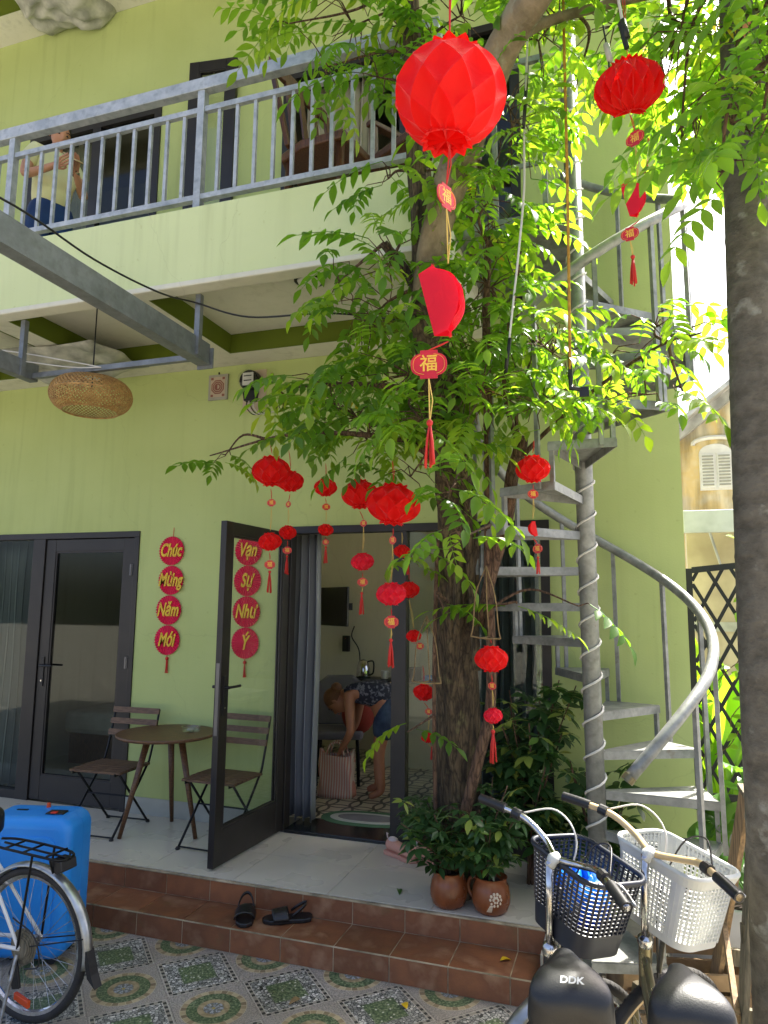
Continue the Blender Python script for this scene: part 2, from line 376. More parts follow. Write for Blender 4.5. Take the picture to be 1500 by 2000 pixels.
# bark: ridged, lichen spotted
def bark(name, c1, c2, c3, vs, spot, ringed=False):
    m, nt, b, out = base_mat(name)
    g = node(nt, 'ShaderNodeNewGeometry')
    mp = node(nt, 'ShaderNodeMapping'); mp.inputs['Scale'].default_value = vs
    nt.links.new(g.outputs['Position'], mp.inputs['Vector'])
    n1 = node(nt, 'ShaderNodeTexNoise'); n1.inputs['Scale'].default_value = 1; n1.inputs['Detail'].default_value = 9; n1.inputs['Roughness'].default_value = 0.62
    nt.links.new(mp.outputs[0], n1.inputs['Vector'])
    r1 = ramp(nt, [(0.34, c1), (0.6, c2)])
    nt.links.new(n1.outputs['Fac'], r1.inputs['Fac'])
    n2 = node(nt, 'ShaderNodeTexNoise'); n2.inputs['Scale'].default_value = 13; n2.inputs['Detail'].default_value = 7
    nt.links.new(g.outputs['Position'], n2.inputs['Vector'])
    vr = node(nt, 'ShaderNodeTexVoronoi', feature='DISTANCE_TO_EDGE'); vr.inputs['Scale'].default_value = 1.3
    wv = node(nt, 'ShaderNodeVectorMath', operation='MULTIPLY_ADD'); wv.inputs[1].default_value = (1.4, 1.4, 1.4); nt.links.new(n1.outputs['Color'], wv.inputs[0]); nt.links.new(mp.outputs[0], wv.inputs[2])
    nt.links.new(wv.outputs[0], vr.inputs['Vector'])
    rc = ramp(nt, [(0.0, (0.22, 0.2, 0.17, 1)), (0.16, (1, 1, 1, 1))]); nt.links.new(vr.outputs['Distance'], rc.inputs['Fac'])
    r2 = ramp(nt, [(spot, (0, 0, 0, 1)), (spot+0.12, (0.8, 0.8, 0.8, 1))])
    nt.links.new(n2.outputs['Fac'], r2.inputs['Fac'])
    mx = node(nt, 'ShaderNodeMix', data_type='RGBA')
    nt.links.new(r2.outputs[0], mx.inputs[0]); nt.links.new(r1.outputs[0], mx.inputs[6]); mx.inputs[7].default_value = c3
    mc = node(nt, 'ShaderNodeMix', data_type='RGBA', blend_type='MULTIPLY'); mc.inputs[0].default_value = 0.0 if name in ('palm_bark', 'bark_smooth') else 0.85
    nt.links.new(mx.outputs[2], mc.inputs[6]); nt.links.new(rc.outputs[0], mc.inputs[7])
    nt.links.new(mc.outputs[2], b.inputs['Base Color'])
    b.inputs['Roughness'].default_value = 0.9
    bp = node(nt, 'ShaderNodeBump'); bp.inputs['Strength'].default_value = 1.0; bp.inputs['Distance'].default_value = 0.02
    hsum = node(nt, 'ShaderNodeMath', operation='MULTIPLY_ADD'); nt.links.new(vr.outputs['Distance'], hsum.inputs[0]); hsum.inputs[1].default_value = 0.0 if name in ('palm_bark', 'bark_smooth') else 1.2; nt.links.new(n1.outputs['Fac'], hsum.inputs[2])
    nt.links.new(hsum.outputs[0], bp.inputs['Height']); nt.links.new(bp.outputs[0], b.inputs['Normal'])
bark('bark', lin(52, 42, 30), lin(106, 90, 66), lin(118, 112, 74), (26, 26, 5), 0.6)
bark('bark_smooth', lin(104, 92, 72), lin(140, 126, 102), lin(150, 150, 130), (12, 12, 7), 0.62)
bark('palm_bark', lin(74, 70, 60), lin(100, 95, 84), lin(146, 146, 136), (16, 16, 20), 0.60)
bark('vine_bark', lin(96, 70, 54), lin(124, 96, 74), lin(140, 120, 96), (30, 30, 6), 0.66)
LEAF_STOPS = ([(0.0, lin(46, 76, 32)), (0.45, lin(82, 120, 42)), (0.8, lin(124, 154, 44)), (0.93, lin(150, 160, 50)), (0.97, lin(196, 164, 40)), (1.0, lin(186, 120, 96))],
              [(0.0, lin(108, 164, 32)), (0.45, lin(150, 200, 38)), (0.8, lin(186, 220, 46)), (0.93, lin(208, 222, 62)), (0.97, lin(238, 200, 50)), (1.0, lin(226, 150, 120))])
thin_mat('leaf', None, None, 0.55, 0.4, attr='tint', stops=LEAF_STOPS, gloss=0.45)
SCH_STOPS = ([(0.0, lin(44, 70, 42)), (0.6, lin(62, 94, 50)), (0.85, lin(92, 122, 52)), (1.0, lin(176, 182, 84))],
             [(0.0, lin(70, 110, 34)), (0.6, lin(100, 146, 40)), (0.85, lin(140, 176, 50)), (1.0, lin(206, 206, 100))])
thin_mat('umbrella_leaf', None, None, 0.25, 0.32, attr='tint', stops=SCH_STOPS, gloss=0.5)
thin_mat('canna_leaf', lin(104, 148, 44), lin(170, 214, 40), 0.5, 0.4, lin(88, 132, 40), 5)
thin_mat('heart_leaf', lin(84, 126, 58), lin(130, 180, 50), 0.35, 0.35, lin(66, 104, 52), 9)
thin_mat('tissue', lin(240, 26, 22), lin(255, 20, 14), 0.5, 0.5, lin(234, 20, 18), 5, gloss=0.3)
thin_mat('tissue_pink', lin(240, 34, 64), lin(255, 28, 52), 0.45, 0.45, lin(232, 28, 58), 5, gloss=0.35)

# printed courtyard tiles (flat print on real tiles)
class NT:
    def __init__(s, nt): s.nt = nt
    def m(s, op, a, b=None, c=None):
        n = s.nt.nodes.new('ShaderNodeMath'); n.operation = op
        for i, v in enumerate((a, b, c)):
            if v is None: continue
            if isinstance(v, (int, float)): n.inputs[i].default_value = v
            else: s.nt.links.new(v, n.inputs[i])
        return n.outputs[0]
    def mix(s, f, a, b):
        n = s.nt.nodes.new('ShaderNodeMix'); n.data_type = 'RGBA'
        for i, v in ((0, f), (6, a), (7, b)):
            if isinstance(v, (int, float)): n.inputs[i].default_value = v
            elif isinstance(v, tuple): n.inputs[i].default_value = v
            else: s.nt.links.new(v, n.inputs[i])
        return n.outputs[2]
    def noise(s, vec, scale, detail=4):
        n = s.nt.nodes.new('ShaderNodeTexNoise'); n.inputs['Scale'].default_value = scale; n.inputs['Detail'].default_value = detail
        s.nt.links.new(vec, n.inputs['Vector']); return n.outputs['Fac']
    def vor(s, vec, scale, feature='F1', out='Distance'):
        n = s.nt.nodes.new('ShaderNodeTexVoronoi'); n.feature = feature; n.inputs['Scale'].default_value = scale
        s.nt.links.new(vec, n.inputs['Vector']); return n.outputs[out]
    def ramp(s, f, stops, interp='LINEAR'):
        n = ramp(s.nt, stops, interp); s.nt.links.new(f, n.inputs['Fac']); return n.outputs[0]
TILE = 0.3536
def tile_print(kind):
    m, nt, b, out = base_mat('tile_' + kind)
    b.inputs['Roughness'].default_value = 0.5
    q = NT(nt)
    tc = node(nt, 'ShaderNodeTexCoord'); obv = tc.outputs['Object']
    oi = node(nt, 'ShaderNodeObjectInfo')
    off = node(nt, 'ShaderNodeVectorMath', operation='ADD'); nt.links.new(obv, off.inputs[0]); nt.links.new(oi.outputs['Random'], off.inputs[1])
    rv = off.outputs[0]
    sx = node(nt, 'ShaderNodeSeparateXYZ'); nt.links.new(obv, sx.inputs[0])
    x, y = sx.outputs[0], sx.outputs[1]
    ax, ay = q.m('ABSOLUTE', x), q.m('ABSOLUTE', y)
    speck = q.ramp(q.noise(rv, 160, 3), [(0.35, lin(132, 126, 116)), (0.65, lin(180, 172, 160))])
    green = q.ramp(q.noise(rv, 95, 5), [(0.34, lin(60, 78, 56)), (0.5, lin(92, 110, 76)), (0.66, lin(138, 150, 114))])
    if kind == 'pebble':
        mm = q.m('MAXIMUM', ax, ay)
        mn = q.m('MINIMUM', ax, ay)
        vd = q.vor(rv, 62, 'DISTANCE_TO_EDGE')
        vc = q.vor(rv, 62, 'F1', 'Color')
        sep = node(nt, 'ShaderNodeSeparateColor'); nt.links.new(vc, sep.inputs[0])
        peb = q.ramp(sep.outputs[0], [(0.0, lin(112, 114, 108)), (0.5, lin(164, 164, 156)), (1.0, lin(220, 218, 208))])
        peb = q.mix(q.m('LESS_THAN', vd, 0.07), peb, lin(46, 48, 44))
        fl = q.m('LESS_THAN', q.vor(rv, 34), 0.17)
        grass = q.mix(fl, green, lin(198, 200, 182))
        c = q.mix(q.m('LESS_THAN', mm, 0.083), peb, grass)
        t = q.m('FRACT', q.m('MULTIPLY', q.m('ADD', mn, 0.5), 27.0))
        dash = q.m('LESS_THAN', t, 0.5)
        sq = q.mix(dash, lin(150, 144, 130), lin(56, 56, 52))
        band = q.m('GREATER_THAN', mm, 0.150)
        c = q.mix(band, c, sq)
        for lo, hi in ((0.146, 0.150), (0.166, 0.170)):
            ln = q.m('MULTIPLY', q.m('GREATER_THAN', mm, lo), q.m('LESS_THAN', mm, hi))
            c = q.mix(ln, c, lin(186, 180, 166))
        c = q.mix(q.m('GREATER_THAN', mm, 0.170), c, speck)
    else:
        r = q.m('SQRT', q.m('ADD', q.m('MULTIPLY', x, x), q.m('MULTIPLY', y, y)))
        an = q.m('ARCTAN2', y, x)
        seg = q.m('MULTIPLY', q.m('ADD', an, 3.2), 28/6.2832)
        hsh = q.m('FRACT', q.m('MULTIPLY', q.m('FLOOR', seg), 0.618))
        brick = q.ramp(hsh, [(0.0, lin(132, 116, 90)), (0.5, lin(164, 146, 112)), (1.0, lin(190, 174, 138))])
        brick = q.mix(q.m('LESS_THAN', q.m('FRACT', seg), 0.1), brick, lin(190, 178, 148))
        tan = q.ramp(q.noise(rv, 40), [(0.4, lin(146, 130, 98)), (0.6, lin(176, 160, 124))])
        seg2 = q.m('MULTIPLY', q.m('ADD', an, 3.2), 8/6.2832)
        flw = q.mix(q.m('LESS_THAN', q.m('ABSOLUTE', q.m('SUBTRACT', q.m('FRACT', seg2), 0.5)), 0.3), lin(120, 118, 100), lin(168, 172, 176))
        flw = q.mix(q.m('GREATER_THAN', q.noise(rv, 120), 0.52), flw, lin(110, 116, 116))
        c = speck
        for rad, colr in ((0.152, lin(190, 178, 148)), (0.149, brick), (0.124, green), (0.074, tan), (0.046, flw), (0.008, lin(176, 156, 80))):
            c = q.mix(q.m('LESS_THAN', r, rad), c, colr)
    g = node(nt, 'ShaderNodeNewGeometry')
    dirt = q.ramp(q.noise(g.outputs['Position'], 2.6, 8), [(0.35, (1, 1, 1, 1)), (0.72, (0.70, 0.68, 0.62, 1))])
    mxx = node(nt, 'ShaderNodeMix', data_type='RGBA', blend_type='MULTIPLY'); mxx.inputs[0].default_value = 1.0
    nt.links.new(c, mxx.inputs[6]); nt.links.new(dirt, mxx.inputs[7])
    nt.links.new(mxx.outputs[2], b.inputs['Base Color'])
    bp = node(nt, 'ShaderNodeBump'); bp.inputs['Strength'].default_value = 0.15; bp.inputs['Distance'].default_value = 0.004
    nt.links.new(q.noise(rv, 120, 3), bp.inputs['Height']); nt.links.new(bp.outputs[0], b.inputs['Normal'])
tile_print('pebble'); tile_print('medallion')
def room_tile():
    """cream floor print of interlaced black ovals"""
    m, nt, b, out = base_mat('room_tile')
    b.inputs['Roughness'].default_value = 0.3
    q = NT(nt)
    g = node(nt, 'ShaderNodeNewGeometry'); sx = node(nt, 'ShaderNodeSeparateXYZ'); nt.links.new(g.outputs['Position'], sx.inputs[0])
    S = 0.2
    d = None
    for ox, oy in ((0, 0), (1, 0), (0, 1), (1, 1)):
        fx = q.m('SUBTRACT', q.m('FRACT', q.m('DIVIDE', sx.outputs[0], S)), ox)
        fy = q.m('SUBTRACT', q.m('FRACT', q.m('DIVIDE', sx.outputs[1], S)), oy)
        r = q.m('SQRT', q.m('ADD', q.m('MULTIPLY', fx, fx), q.m('MULTIPLY', fy, fy)))
        ring = q.m('LESS_THAN', q.m('ABSOLUTE', q.m('SUBTRACT', r, 0.7)), 0.055)
        d = ring if d is None else q.m('MAXIMUM', d, ring)
    c = q.mix(d, lin(190, 180, 160), lin(20, 20, 20))
    nt.links.new(c, b.inputs['Base Color'])
room_tile()
def weave_mat():
    m, nt, b, out = base_mat('plaster_yellow')
    g = node(nt, 'ShaderNodeNewGeometry'); q = NT(nt)
    c = q.ramp(q.noise(g.outputs['Position'], 0.9, 8), [(0.38, lin(228, 218, 190)), (0.52, lin(220, 192, 130)), (0.66, lin(206, 194, 168))])
    mp = node(nt, 'ShaderNodeMapping'); mp.inputs['Scale'].default_value = (3, 3, 0.5); nt.links.new(g.outputs['Position'], mp.inputs['Vector'])
    k = q.ramp(q.noise(mp.outputs[0], 1.2, 8), [(0.42, (1, 1, 1, 1)), (0.7, (0.36, 0.35, 0.33, 1))])
    mx = node(nt, 'ShaderNodeMix', data_type='RGBA', blend_type='MULTIPLY'); mx.inputs[0].default_value = 0.9
    nt.links.new(c, mx.inputs[6]); nt.links.new(k, mx.inputs[7]); nt.links.new(mx.outputs[2], b.inputs['Base Color'])
    b.inputs['Roughness'].default_value = 0.9
weave_mat()
pm('roof_white', lin(196, 196, 192), 0.6, 0, lin(150, 150, 146), 3)
pm('awning', lin(190, 194, 196), 0.5, 0.3, lin(160, 164, 166), 3)
pm('wall_far', lin(196, 182, 160), 0.9, 0, lin(168, 154, 134), 2)

# ------------------------------------------------------------------ mesh builder
def frame_z(d):
    d = d.normalized()
    a = Vector((0, 0, 1)) if abs(d.z) < 0.95 else Vector((1, 0, 0))
    u = a.cross(d).normalized()
    return u, d.cross(u).normalized()
class MB:
    def __init__(s, M=None):
        s.v = []; s.f = []; s.M = M or Matrix.Identity(4); s.tint = []
    def add(s, verts, faces, tint=None):
        o = len(s.v)
        s.v.extend([tuple(s.M @ Vector(p)) for p in verts])
        s.f.extend([tuple(i+o for i in f) for f in faces])
        if tint is not None: s.tint.extend([tint]*len(verts))
        return s
    def box(s, x0, x1, y0, y1, z0, z1):
        s.add([(x0, y0, z0), (x1, y0, z0), (x1, y1, z0), (x0, y1, z0), (x0, y0, z1), (x1, y0, z1), (x1, y1, z1), (x0, y1, z1)],
              [(0, 3, 2, 1), (4, 5, 6, 7), (0, 1, 5, 4), (1, 2, 6, 5), (2, 3, 7, 6), (3, 0, 4, 7)])
        return s
    def bar(s, a, b, w, h, up=(0, 0, 1)):
        """rectangular bar from a to b"""
        a = Vector(a); b = Vector(b); d = (b-a).normalized(); up = Vector(up)
        u = d.cross(up)
        if u.length < 1e-4: u = d.cross(Vector((1, 0, 0)))
        u.normalize(); n = u.cross(d).normalized()
        u = u*w/2; n = n*h/2
        vs = [a-u-n, a+u-n, a+u+n, a-u+n, b-u-n, b+u-n, b+u+n, b-u+n]
        s.add(vs, [(3, 2, 1, 0), (4, 5, 6, 7), (0, 1, 5, 4), (1, 2, 6, 5), (2, 3, 7, 6), (3, 0, 4, 7)])
        return s
    def tube(s, pts, r, n=8, closed=False, caps=True):
        pts = [Vector(p) for p in pts]; k = len(pts)
        rad = r if isinstance(r, (list, tuple)) else [r]*k
        prev = None; vs = []; fs = []
        for i, p in enumerate(pts):
            if closed: d = pts[(i+1) % k]-pts[i-1]
            else: d = pts[min(i+1, k-1)]-pts[max(i-1, 0)]
            if d.length < 1e-9: d = Vector((0, 0, 1))
            d.normalize()
            if prev is None: u, w = frame_z(d)
            else:
                u = prev-d*prev.dot(d)
                u = u.normalized() if u.length > 1e-6 else frame_z(d)[0]
                w = d.cross(u)
            prev = u
            for j in range(n):
                a = 2*PI*j/n
                vs.append(p+(u*math.cos(a)+w*math.sin(a))*rad[i])
        for i in range(k if closed else k-1):
            for j in range(n):
                a, b2 = i*n+j, i*n+(j+1) % n
                c, d2 = ((i+1) % k)*n+(j+1) % n, ((i+1) % k)*n+j
                fs.append((a, b2, c, d2))
        if caps and not closed:
            fs.append(tuple(range(n-1, -1, -1))); fs.append(tuple(range((k-1)*n, k*n)))
        s.add(vs, fs); return s
    def lathe(s, prof, n=24, c=(0, 0, 0), axis='Z'):
        vs = []; fs = []; k = len(prof)
        for r, z in prof:
            for j in range(n):
                a = 2*PI*j/n
                if axis == 'Z': vs.append((c[0]+r*math.cos(a), c[1]+r*math.sin(a), c[2]+z))
                elif axis == 'Y': vs.append((c[0]+r*math.cos(a), c[1]+z, c[2]-r*math.sin(a)))
                else: vs.append((c[0]+z, c[1]+r*math.cos(a), c[2]+r*math.sin(a)))
        for i in range(k-1):
            for j in range(n):
                fs.append((i*n+j, i*n+(j+1) % n, (i+1)*n+(j+1) % n, (i+1)*n+j))
        if prof[0][0] > 1e-5: fs.append(tuple(range(n-1, -1, -1)))
        if prof[-1][0] > 1e-5: fs.append(tuple(range((k-1)*n, k*n)))
        s.add(vs, fs); return s
    def prism(s, outline, y0, y1, plane='XZ'):
        """closed outline extruded: plane XZ along Y, XY along Z, YZ along X"""
        n = len(outline)
        def P(a, b, t): return {'XZ': (a, t, b), 'XY': (a, b, t), 'YZ': (t, a, b)}[plane]
        vs = [P(a, b, y0) for a, b in outline]+[P(a, b, y1) for a, b in outline]
        fs = [tuple(range(n)), tuple(range(2*n-1, n-1, -1))]
        for i in range(n):
            j = (i+1) % n
            fs.append((i, i+n, j+n, j))
        s.add(vs, fs); return s
    def sphere(s, c, r, n=12, m=8, sc=(1, 1, 1)):
        vs = [(c[0], c[1], c[2]+r*sc[2])]
        for i in range(1, m):
            t = PI*i/m
            for j in range(n):
                a = 2*PI*j/n
                vs.append((c[0]+r*sc[0]*math.sin(t)*math.cos(a), c[1]+r*sc[1]*math.sin(t)*math.sin(a), c[2]+r*sc[2]*math.cos(t)))
        vs.append((c[0], c[1], c[2]-r*sc[2])); L = len(vs)-1
        fs = [(0, 1+j, 1+(j+1) % n) for j in range(n)]
        for i in range(m-2):
            for j in range(n):
                a = 1+i*n+j; b2 = 1+i*n+(j+1) % n
                fs.append((a, a+n, b2+n, b2))
        fs += [(L, 1+(m-2)*n+(j+1) % n, 1+(m-2)*n+j) for j in range(n)]
        s.add(vs, fs); return s
    def mesh(s, name, m, smooth=False):
        me = bpy.data.meshes.new(name)
        me.from_pydata(s.v, [], s.f)
        if s.tint and len(s.tint) == len(s.v):
            at = me.attributes.new('tint', 'FLOAT', 'POINT')
            at.data.foreach_set('value', s.tint)
        me.materials.append(MATS[m] if isinstance(m, str) else m)
        if smooth is True:
            me.polygons.foreach_set('use_smooth', [True]*len(me.polygons))
        me.update()
        return me
    def build(s, name, m, parent=None, smooth=False, bevel=0.0, autosmooth=None):
        me = s.mesh(name, m, smooth)
        if autosmooth: me.polygons.foreach_set('use_smooth', [True]*len(me.polygons)); me.set_sharp_from_angle(angle=R(autosmooth))
        o = link(name, me, parent)
        if bevel:
            bm = o.modifiers.new('bevel', 'BEVEL'); bm.width = bevel; bm.segments = 2; bm.limit_method = 'ANGLE'; bm.angle_limit = R(40)
        return o
def link(name, data, parent=None, loc=None, rot=None, scale=None):
    o = bpy.data.objects.new(name, data)
    COL.objects.link(o)
    if parent: o.parent = parent
    if loc: o.location = loc
    if rot: o.rotation_euler = rot
    if scale: o.scale = scale if isinstance(scale, (tuple, list)) else (scale,)*3
    return o
def tag(o, label=None, cat=None, group=None, kind=None):
    if label: o['label'] = label
    if cat: o['category'] = cat
    if group: o['group'] = group
    if kind: o['kind'] = kind
    return o
def thing(name, label, cat, loc=(0, 0, 0), rz=0.0, group=None):
    o = bpy.data.objects.new(name, None)
    o.empty_display_size = 0.1
    COL.objects.link(o)
    o.location = loc; o.rotation_euler = (0, 0, rz)
    return tag(o, label, cat, group)
def copy_tree(o, parent=None):
    c = o.copy(); COL.objects.link(c); c.parent = parent
    for ch in list(o.children): copy_tree(ch, c)
    return c
def B(name, m, parent, *b, bevel=0.0):
    mb = MB()
    for q in b: mb.box(*q)
    return mb.build(name, m, parent, bevel=bevel)
def text_mesh(s, size, m, depth=0.002, shear=0.0, bold=0.0):
    cu = bpy.data.curves.new('lettering', 'FONT')
    cu.body = s; cu.size = size; cu.extrude = depth; cu.shear = shear; cu.offset = bold
    cu.align_x = 'CENTER'; cu.align_y = 'CENTER'; cu.resolution_u = 3
    o = bpy.data.objects.new('lettering', cu); COL.objects.link(o)
    dg = bpy.context.evaluated_depsgraph_get()
    me = bpy.data.meshes.new_from_object(o.evaluated_get(dg))
    bpy.data.objects.remove(o)
    me.materials.clear(); me.materials.append(MATS[m])
    return me
def smooth_path(pts, n=6):
    """Catmull-Rom through the points"""
    P = [Vector(p) for p in pts]
    P = [P[0]*2-P[1]]+P+[P[-1]*2-P[-2]]
    out = []
    for i in range(1, len(P)-2):
        for k in range(n):
            t = k/n
            a, b, c, d = P[i-1], P[i], P[i+1], P[i+2]
            out.append(0.5*((2*b)+(c-a)*t+(2*a-5*b+4*c-d)*t*t+(3*b-a-3*c+d)*t**3))
    out.append(P[-2])
    return out
def lerp_list(v, n):
    """radii matched to smooth_path"""
    out = []
    for i in range(len(v)-1):
        for k in range(n): out.append(v[i]+(v[i+1]-v[i])*k/n)
    out.append(v[-1]); return out
def rnd(a, b): return random.uniform(a, b)

# ================================================================== SETTING
random.seed(7)
FLOOR = 0.248       # porch level
WALL = 4.8          # facade plane
g = MB().box(-60, 60, -40, 80, -0.3, -0.02).build('ground', 'ground_concrete')
tag(g, kind='structure')
# --- courtyard paved with printed tiles laid on the diagonal
yard = MB().box(-5.2, 1.3, -0.6, 3.60, -0.0195, -0.008).build('courtyard_floor', 'grout')
tag(yard, kind='structure')
tmA = MB().box(-TILE/2+.0008, TILE/2-.0008, -TILE/2+.0008, TILE/2-.0008, -0.0078, 0).mesh('tile', 'tile_pebble')
tmB = MB().box(-TILE/2+.0008, TILE/2-.0008, -TILE/2+.0008, TILE/2-.0008, -0.0078, 0).mesh('tile', 'tile_medallion')
for i in range(-16, 17):
    for j in range(-16, 17):
        # rows of pebble tiles half a metre apart, medallions between them
        cx = -2.60 + (i+j)*0.25; cy = 3.36 + (j-i)*0.25
        if not (-4.1 < cx < 1.0 and 1.7 < cy < 3.40): continue
        pebble = (i % 2 == 0) == (j % 2 == 0) and (i+j) % 2 == 0
        pebble = ((i+j) % 2 == 0)
        t = link('tile', tmA if pebble else tmB, yard, (cx, cy, rnd(-0.0006, 0.0006)), (0, 0, R(45)+(0 if pebble else R(90)*random.randrange(4))))
# tile triangles cut along the foot of the step
for i in range(-4, 11):
    cx = -2.35+0.5*i
    if cx < -4.2 or cx > 1.0: continue
    mb = MB(); h = 3.593-3.36
    # half medallions whose tips disappear under the step
    me = MB().prism([(-TILE/2+.0008, -TILE/2+.0008), (TILE/2-.0008, -TILE/2+.0008), (-TILE/2+.0008, TILE/2-.0008)], -0.0078, 0, 'XY').mesh('tile', 'tile_medallion')
    link('tile', me, yard, (cx, 3.61, 0), (0, 0, R(45)))
# --- porch: core, grey floor tiles, two tiled steps
EDGE, NOSE, PEND = 3.864, 3.594, -0.42
porch = MB()
porch.box(-6.2, PEND-.003, EDGE+0.0035, 4.80, -0.02, FLOOR-0.0125)
porch.box(-6.2, PEND-.003, NOSE+0.0035, EDGE+0.0035, -0.02, 0.1212)
porch = porch.build('porch', 'grout'); tag(porch, kind='structure')
tw = 0.2995
x = PEND-0.002
k = 0
rt = MB().box(-tw+.003, -.003, 0, 0.0118, -0.057, 0.057).mesh('riser_tile', 'terracotta_tile')
tt = MB().box(-tw+.003, -.003, -0.131, 0.131, -0.012, 0).mesh('tread_tile', 'terracotta_tile')
x0 = -0.858 + 0.2995*1
for i in range(0, 19):
    xx = x0 - i*0.2995
    for zc, yy, mesh, nm in ((0.118+0.062+0.003, EDGE, rt, 'riser_tile'), (0.060, NOSE, rt, 'riser_tile')):
        link(nm, mesh, porch, (xx, yy+rnd(-.001, .001), zc), (rnd(-.006, .006), 0, 0))
    link('tread_tile', tt, porch, (xx, (EDGE+NOSE)/2+0.002, 0.124), (0, rnd(-.004, .004), 0))
w = x0-PEND
cap = MB().box(x0+.003, PEND-.003, 0, 0.0118, -0.057, 0.057).mesh('riser_tile', 'terracotta_tile')
for zc, yy in ((0.183, EDGE), (0.060, NOSE)): link('riser_tile', cap, porch, (0, yy, zc))
link('tread_tile', MB().box(x0+.003, PEND-.003, -0.131, 0.131, -0.012, 0).mesh('tread_tile', 'terracotta_tile'), porch, (0, (EDGE+NOSE)/2+0.002, 0.124))
# cement edging where the grey floor meets the riser
MB().box(-6.2, PEND-.002, NOSE+.0002, NOSE+.0068, .1174, .1226).build('nosing_mortar', 'grout', porch)
MB().box(-6.2, PEND+0.012, EDGE-0.004, EDGE+0.022, FLOOR-0.0118, FLOOR-0.002).build('floor_edging', 'grout', porch, bevel=0.003)
MB().box(PEND, PEND+0.03, NOSE+0.02, 4.80, -0.02, FLOOR-0.014).build('end_render', 'concrete', porch, bevel=0.006)
fm = MB().box(0.0015, 0.5985, 0.0015, 0.4545, -0.012, 0).mesh('floor_tile', 'floor_grey')
for i in range(10):
    for j in range(2):
        xx = PEND-0.6*(i+1)
        link('floor_tile', fm, porch, (xx, EDGE+0.024+0.456*j, FLOOR+rnd(-.0002, .0002)))
# --- paved strip under the spiral stair, beside the porch
strip = MB().box(PEND+0.032, 1.6, 3.62, 5.4, -0.019, 0.004).build('path', 'concrete'); tag(strip, kind='structure')

# ================================================================== HOUSE
house = thing('guesthouse', 'light green two-storey guesthouse with a balcony and dark-framed glass doors', 'house', (-2.5, WALL, 0))
house.location = (0, 0, 0)
XL, XR, BACK, ROOF = -7.5, 0.38, 9.0, 7.62
D1 = (-5.55, -3.705)     # left glazed door opening
D2 = (-2.40, -0.45)      # right glazed door opening
DT = 2.435
T = 0.14
lower = MB()
lower.box(XL, D1[0], WALL, WALL+T, FLOOR-0.012, DT)
lower.box(D1[1], D2[0], WALL, WALL+T, FLOOR-0.012, DT)
lower.box(D2[1], XR, WALL, WALL+T, 0.0, DT)
lower.box(XL, XR, WALL, WALL+T, DT, 3.98)
lower.build('ground_floor_wall', 'green', house)
U1 = (-5.2, -3.73); U2 = (-2.53, -1.45); U3 = (-1.22, -0.60)
UT, UF = 6.22, 4.0
upper = MB()
xs = [XL, U1[0], U1[1], U2[0], U2[1], U3[0], U3[1], XR]
for i in range(0, 7, 2): upper.box(xs[i], xs[i+1], WALL, WALL+T, 3.98, UT)
upper.box(XL, XR, WALL, WALL+T, UT, ROOF)
upper.build('upper_wall', 'green', house)
side = MB()
SWN = (5.3, 7.4, 0.75, 2.95)  # opening cut for the added window that brightens the room
side.box(XR-T, XR, WALL+T, SWN[0], 0, ROOF); side.box(XR-T, XR, SWN[1], BACK, 0, ROOF); side.box(XR-T, XR, SWN[0], SWN[1], 0, SWN[2]); side.box(XR-T, XR, SWN[0], SWN[1], SWN[3], ROOF)
side.build('side_wall', 'green', house)
MB().box(XL, XL+T, WALL+T, BACK, 0, ROOF).box(XL+T, XR-T, BACK-T, BACK, 0, ROOF).build('rear_wall', 'green', house)
# skirting on the porch
B('skirting', 'skirting', house, (D1[1]+0.005, D2[0]-0.01, WALL-0.010, WALL-0.0005, FLOOR+.0005, FLOOR+0.125))
# --- balcony slab with coffered soffit
BF = 3.40               # front face of the parapet
BR = -0.86              # right end of the balcony
B('balcony_slab', 'cream', house, (XL, BR, BF+0.12, WALL-0.001, 3.896, UF))
beams = MB()
beams.box(XL, BR, BF+0.004, BF+0.135, 3.75, 3.8955)
beams.box(XL, BR, 4.545, WALL-0.001, 3.75, 3.8955)
CX = [(-5.55, -5.05), (-4.12, -3.925), (-2.975, -2.785), (-1.02, BR)]
CX = [(-5.25, -5.06), (-4.115, -3.925), (-2.975, -2.785), (-1.05, BR)]
for a, b_ in CX: beams.box(a, b_, BF+0.135, 4.545, 3.75, 3.8955)
beams.build('soffit_beam', 'cream', house, bevel=0.004)
for (a0, a1), (b0, b1) in zip(CX[:-1], CX[1:]):
    xa, xb = a1, b0; ya, yb = BF+0.135, 4.545; e = 0.012
    lin_ = MB()
    lin_.box(xa+.0005, xa+e, ya+.0005, yb-.0005, 3.7495, 3.8950)
    lin_.box(xb-e, xb-.0005, ya+.0005, yb-.0005, 3.7495, 3.8950)
    lin_.box(xa+e, xb-e, yb-e, yb-.0005, 3.7495, 3.8950)
    lin_.box(xa+e, xb-e, ya+.0005, ya+e, 3.7495, 3.8950)
    lin_.build('coffer_lining', 'olive', house)
B('parapet', 'green_pale', house, (XL, BR, BF, BF+0.12, 3.752, 4.222), bevel=0.004)
B('drip_moulding', 'cream', house, (XL, BR+0.004, BF-0.014, BF+0.10, 3.716, 3.7515), bevel=0.008)
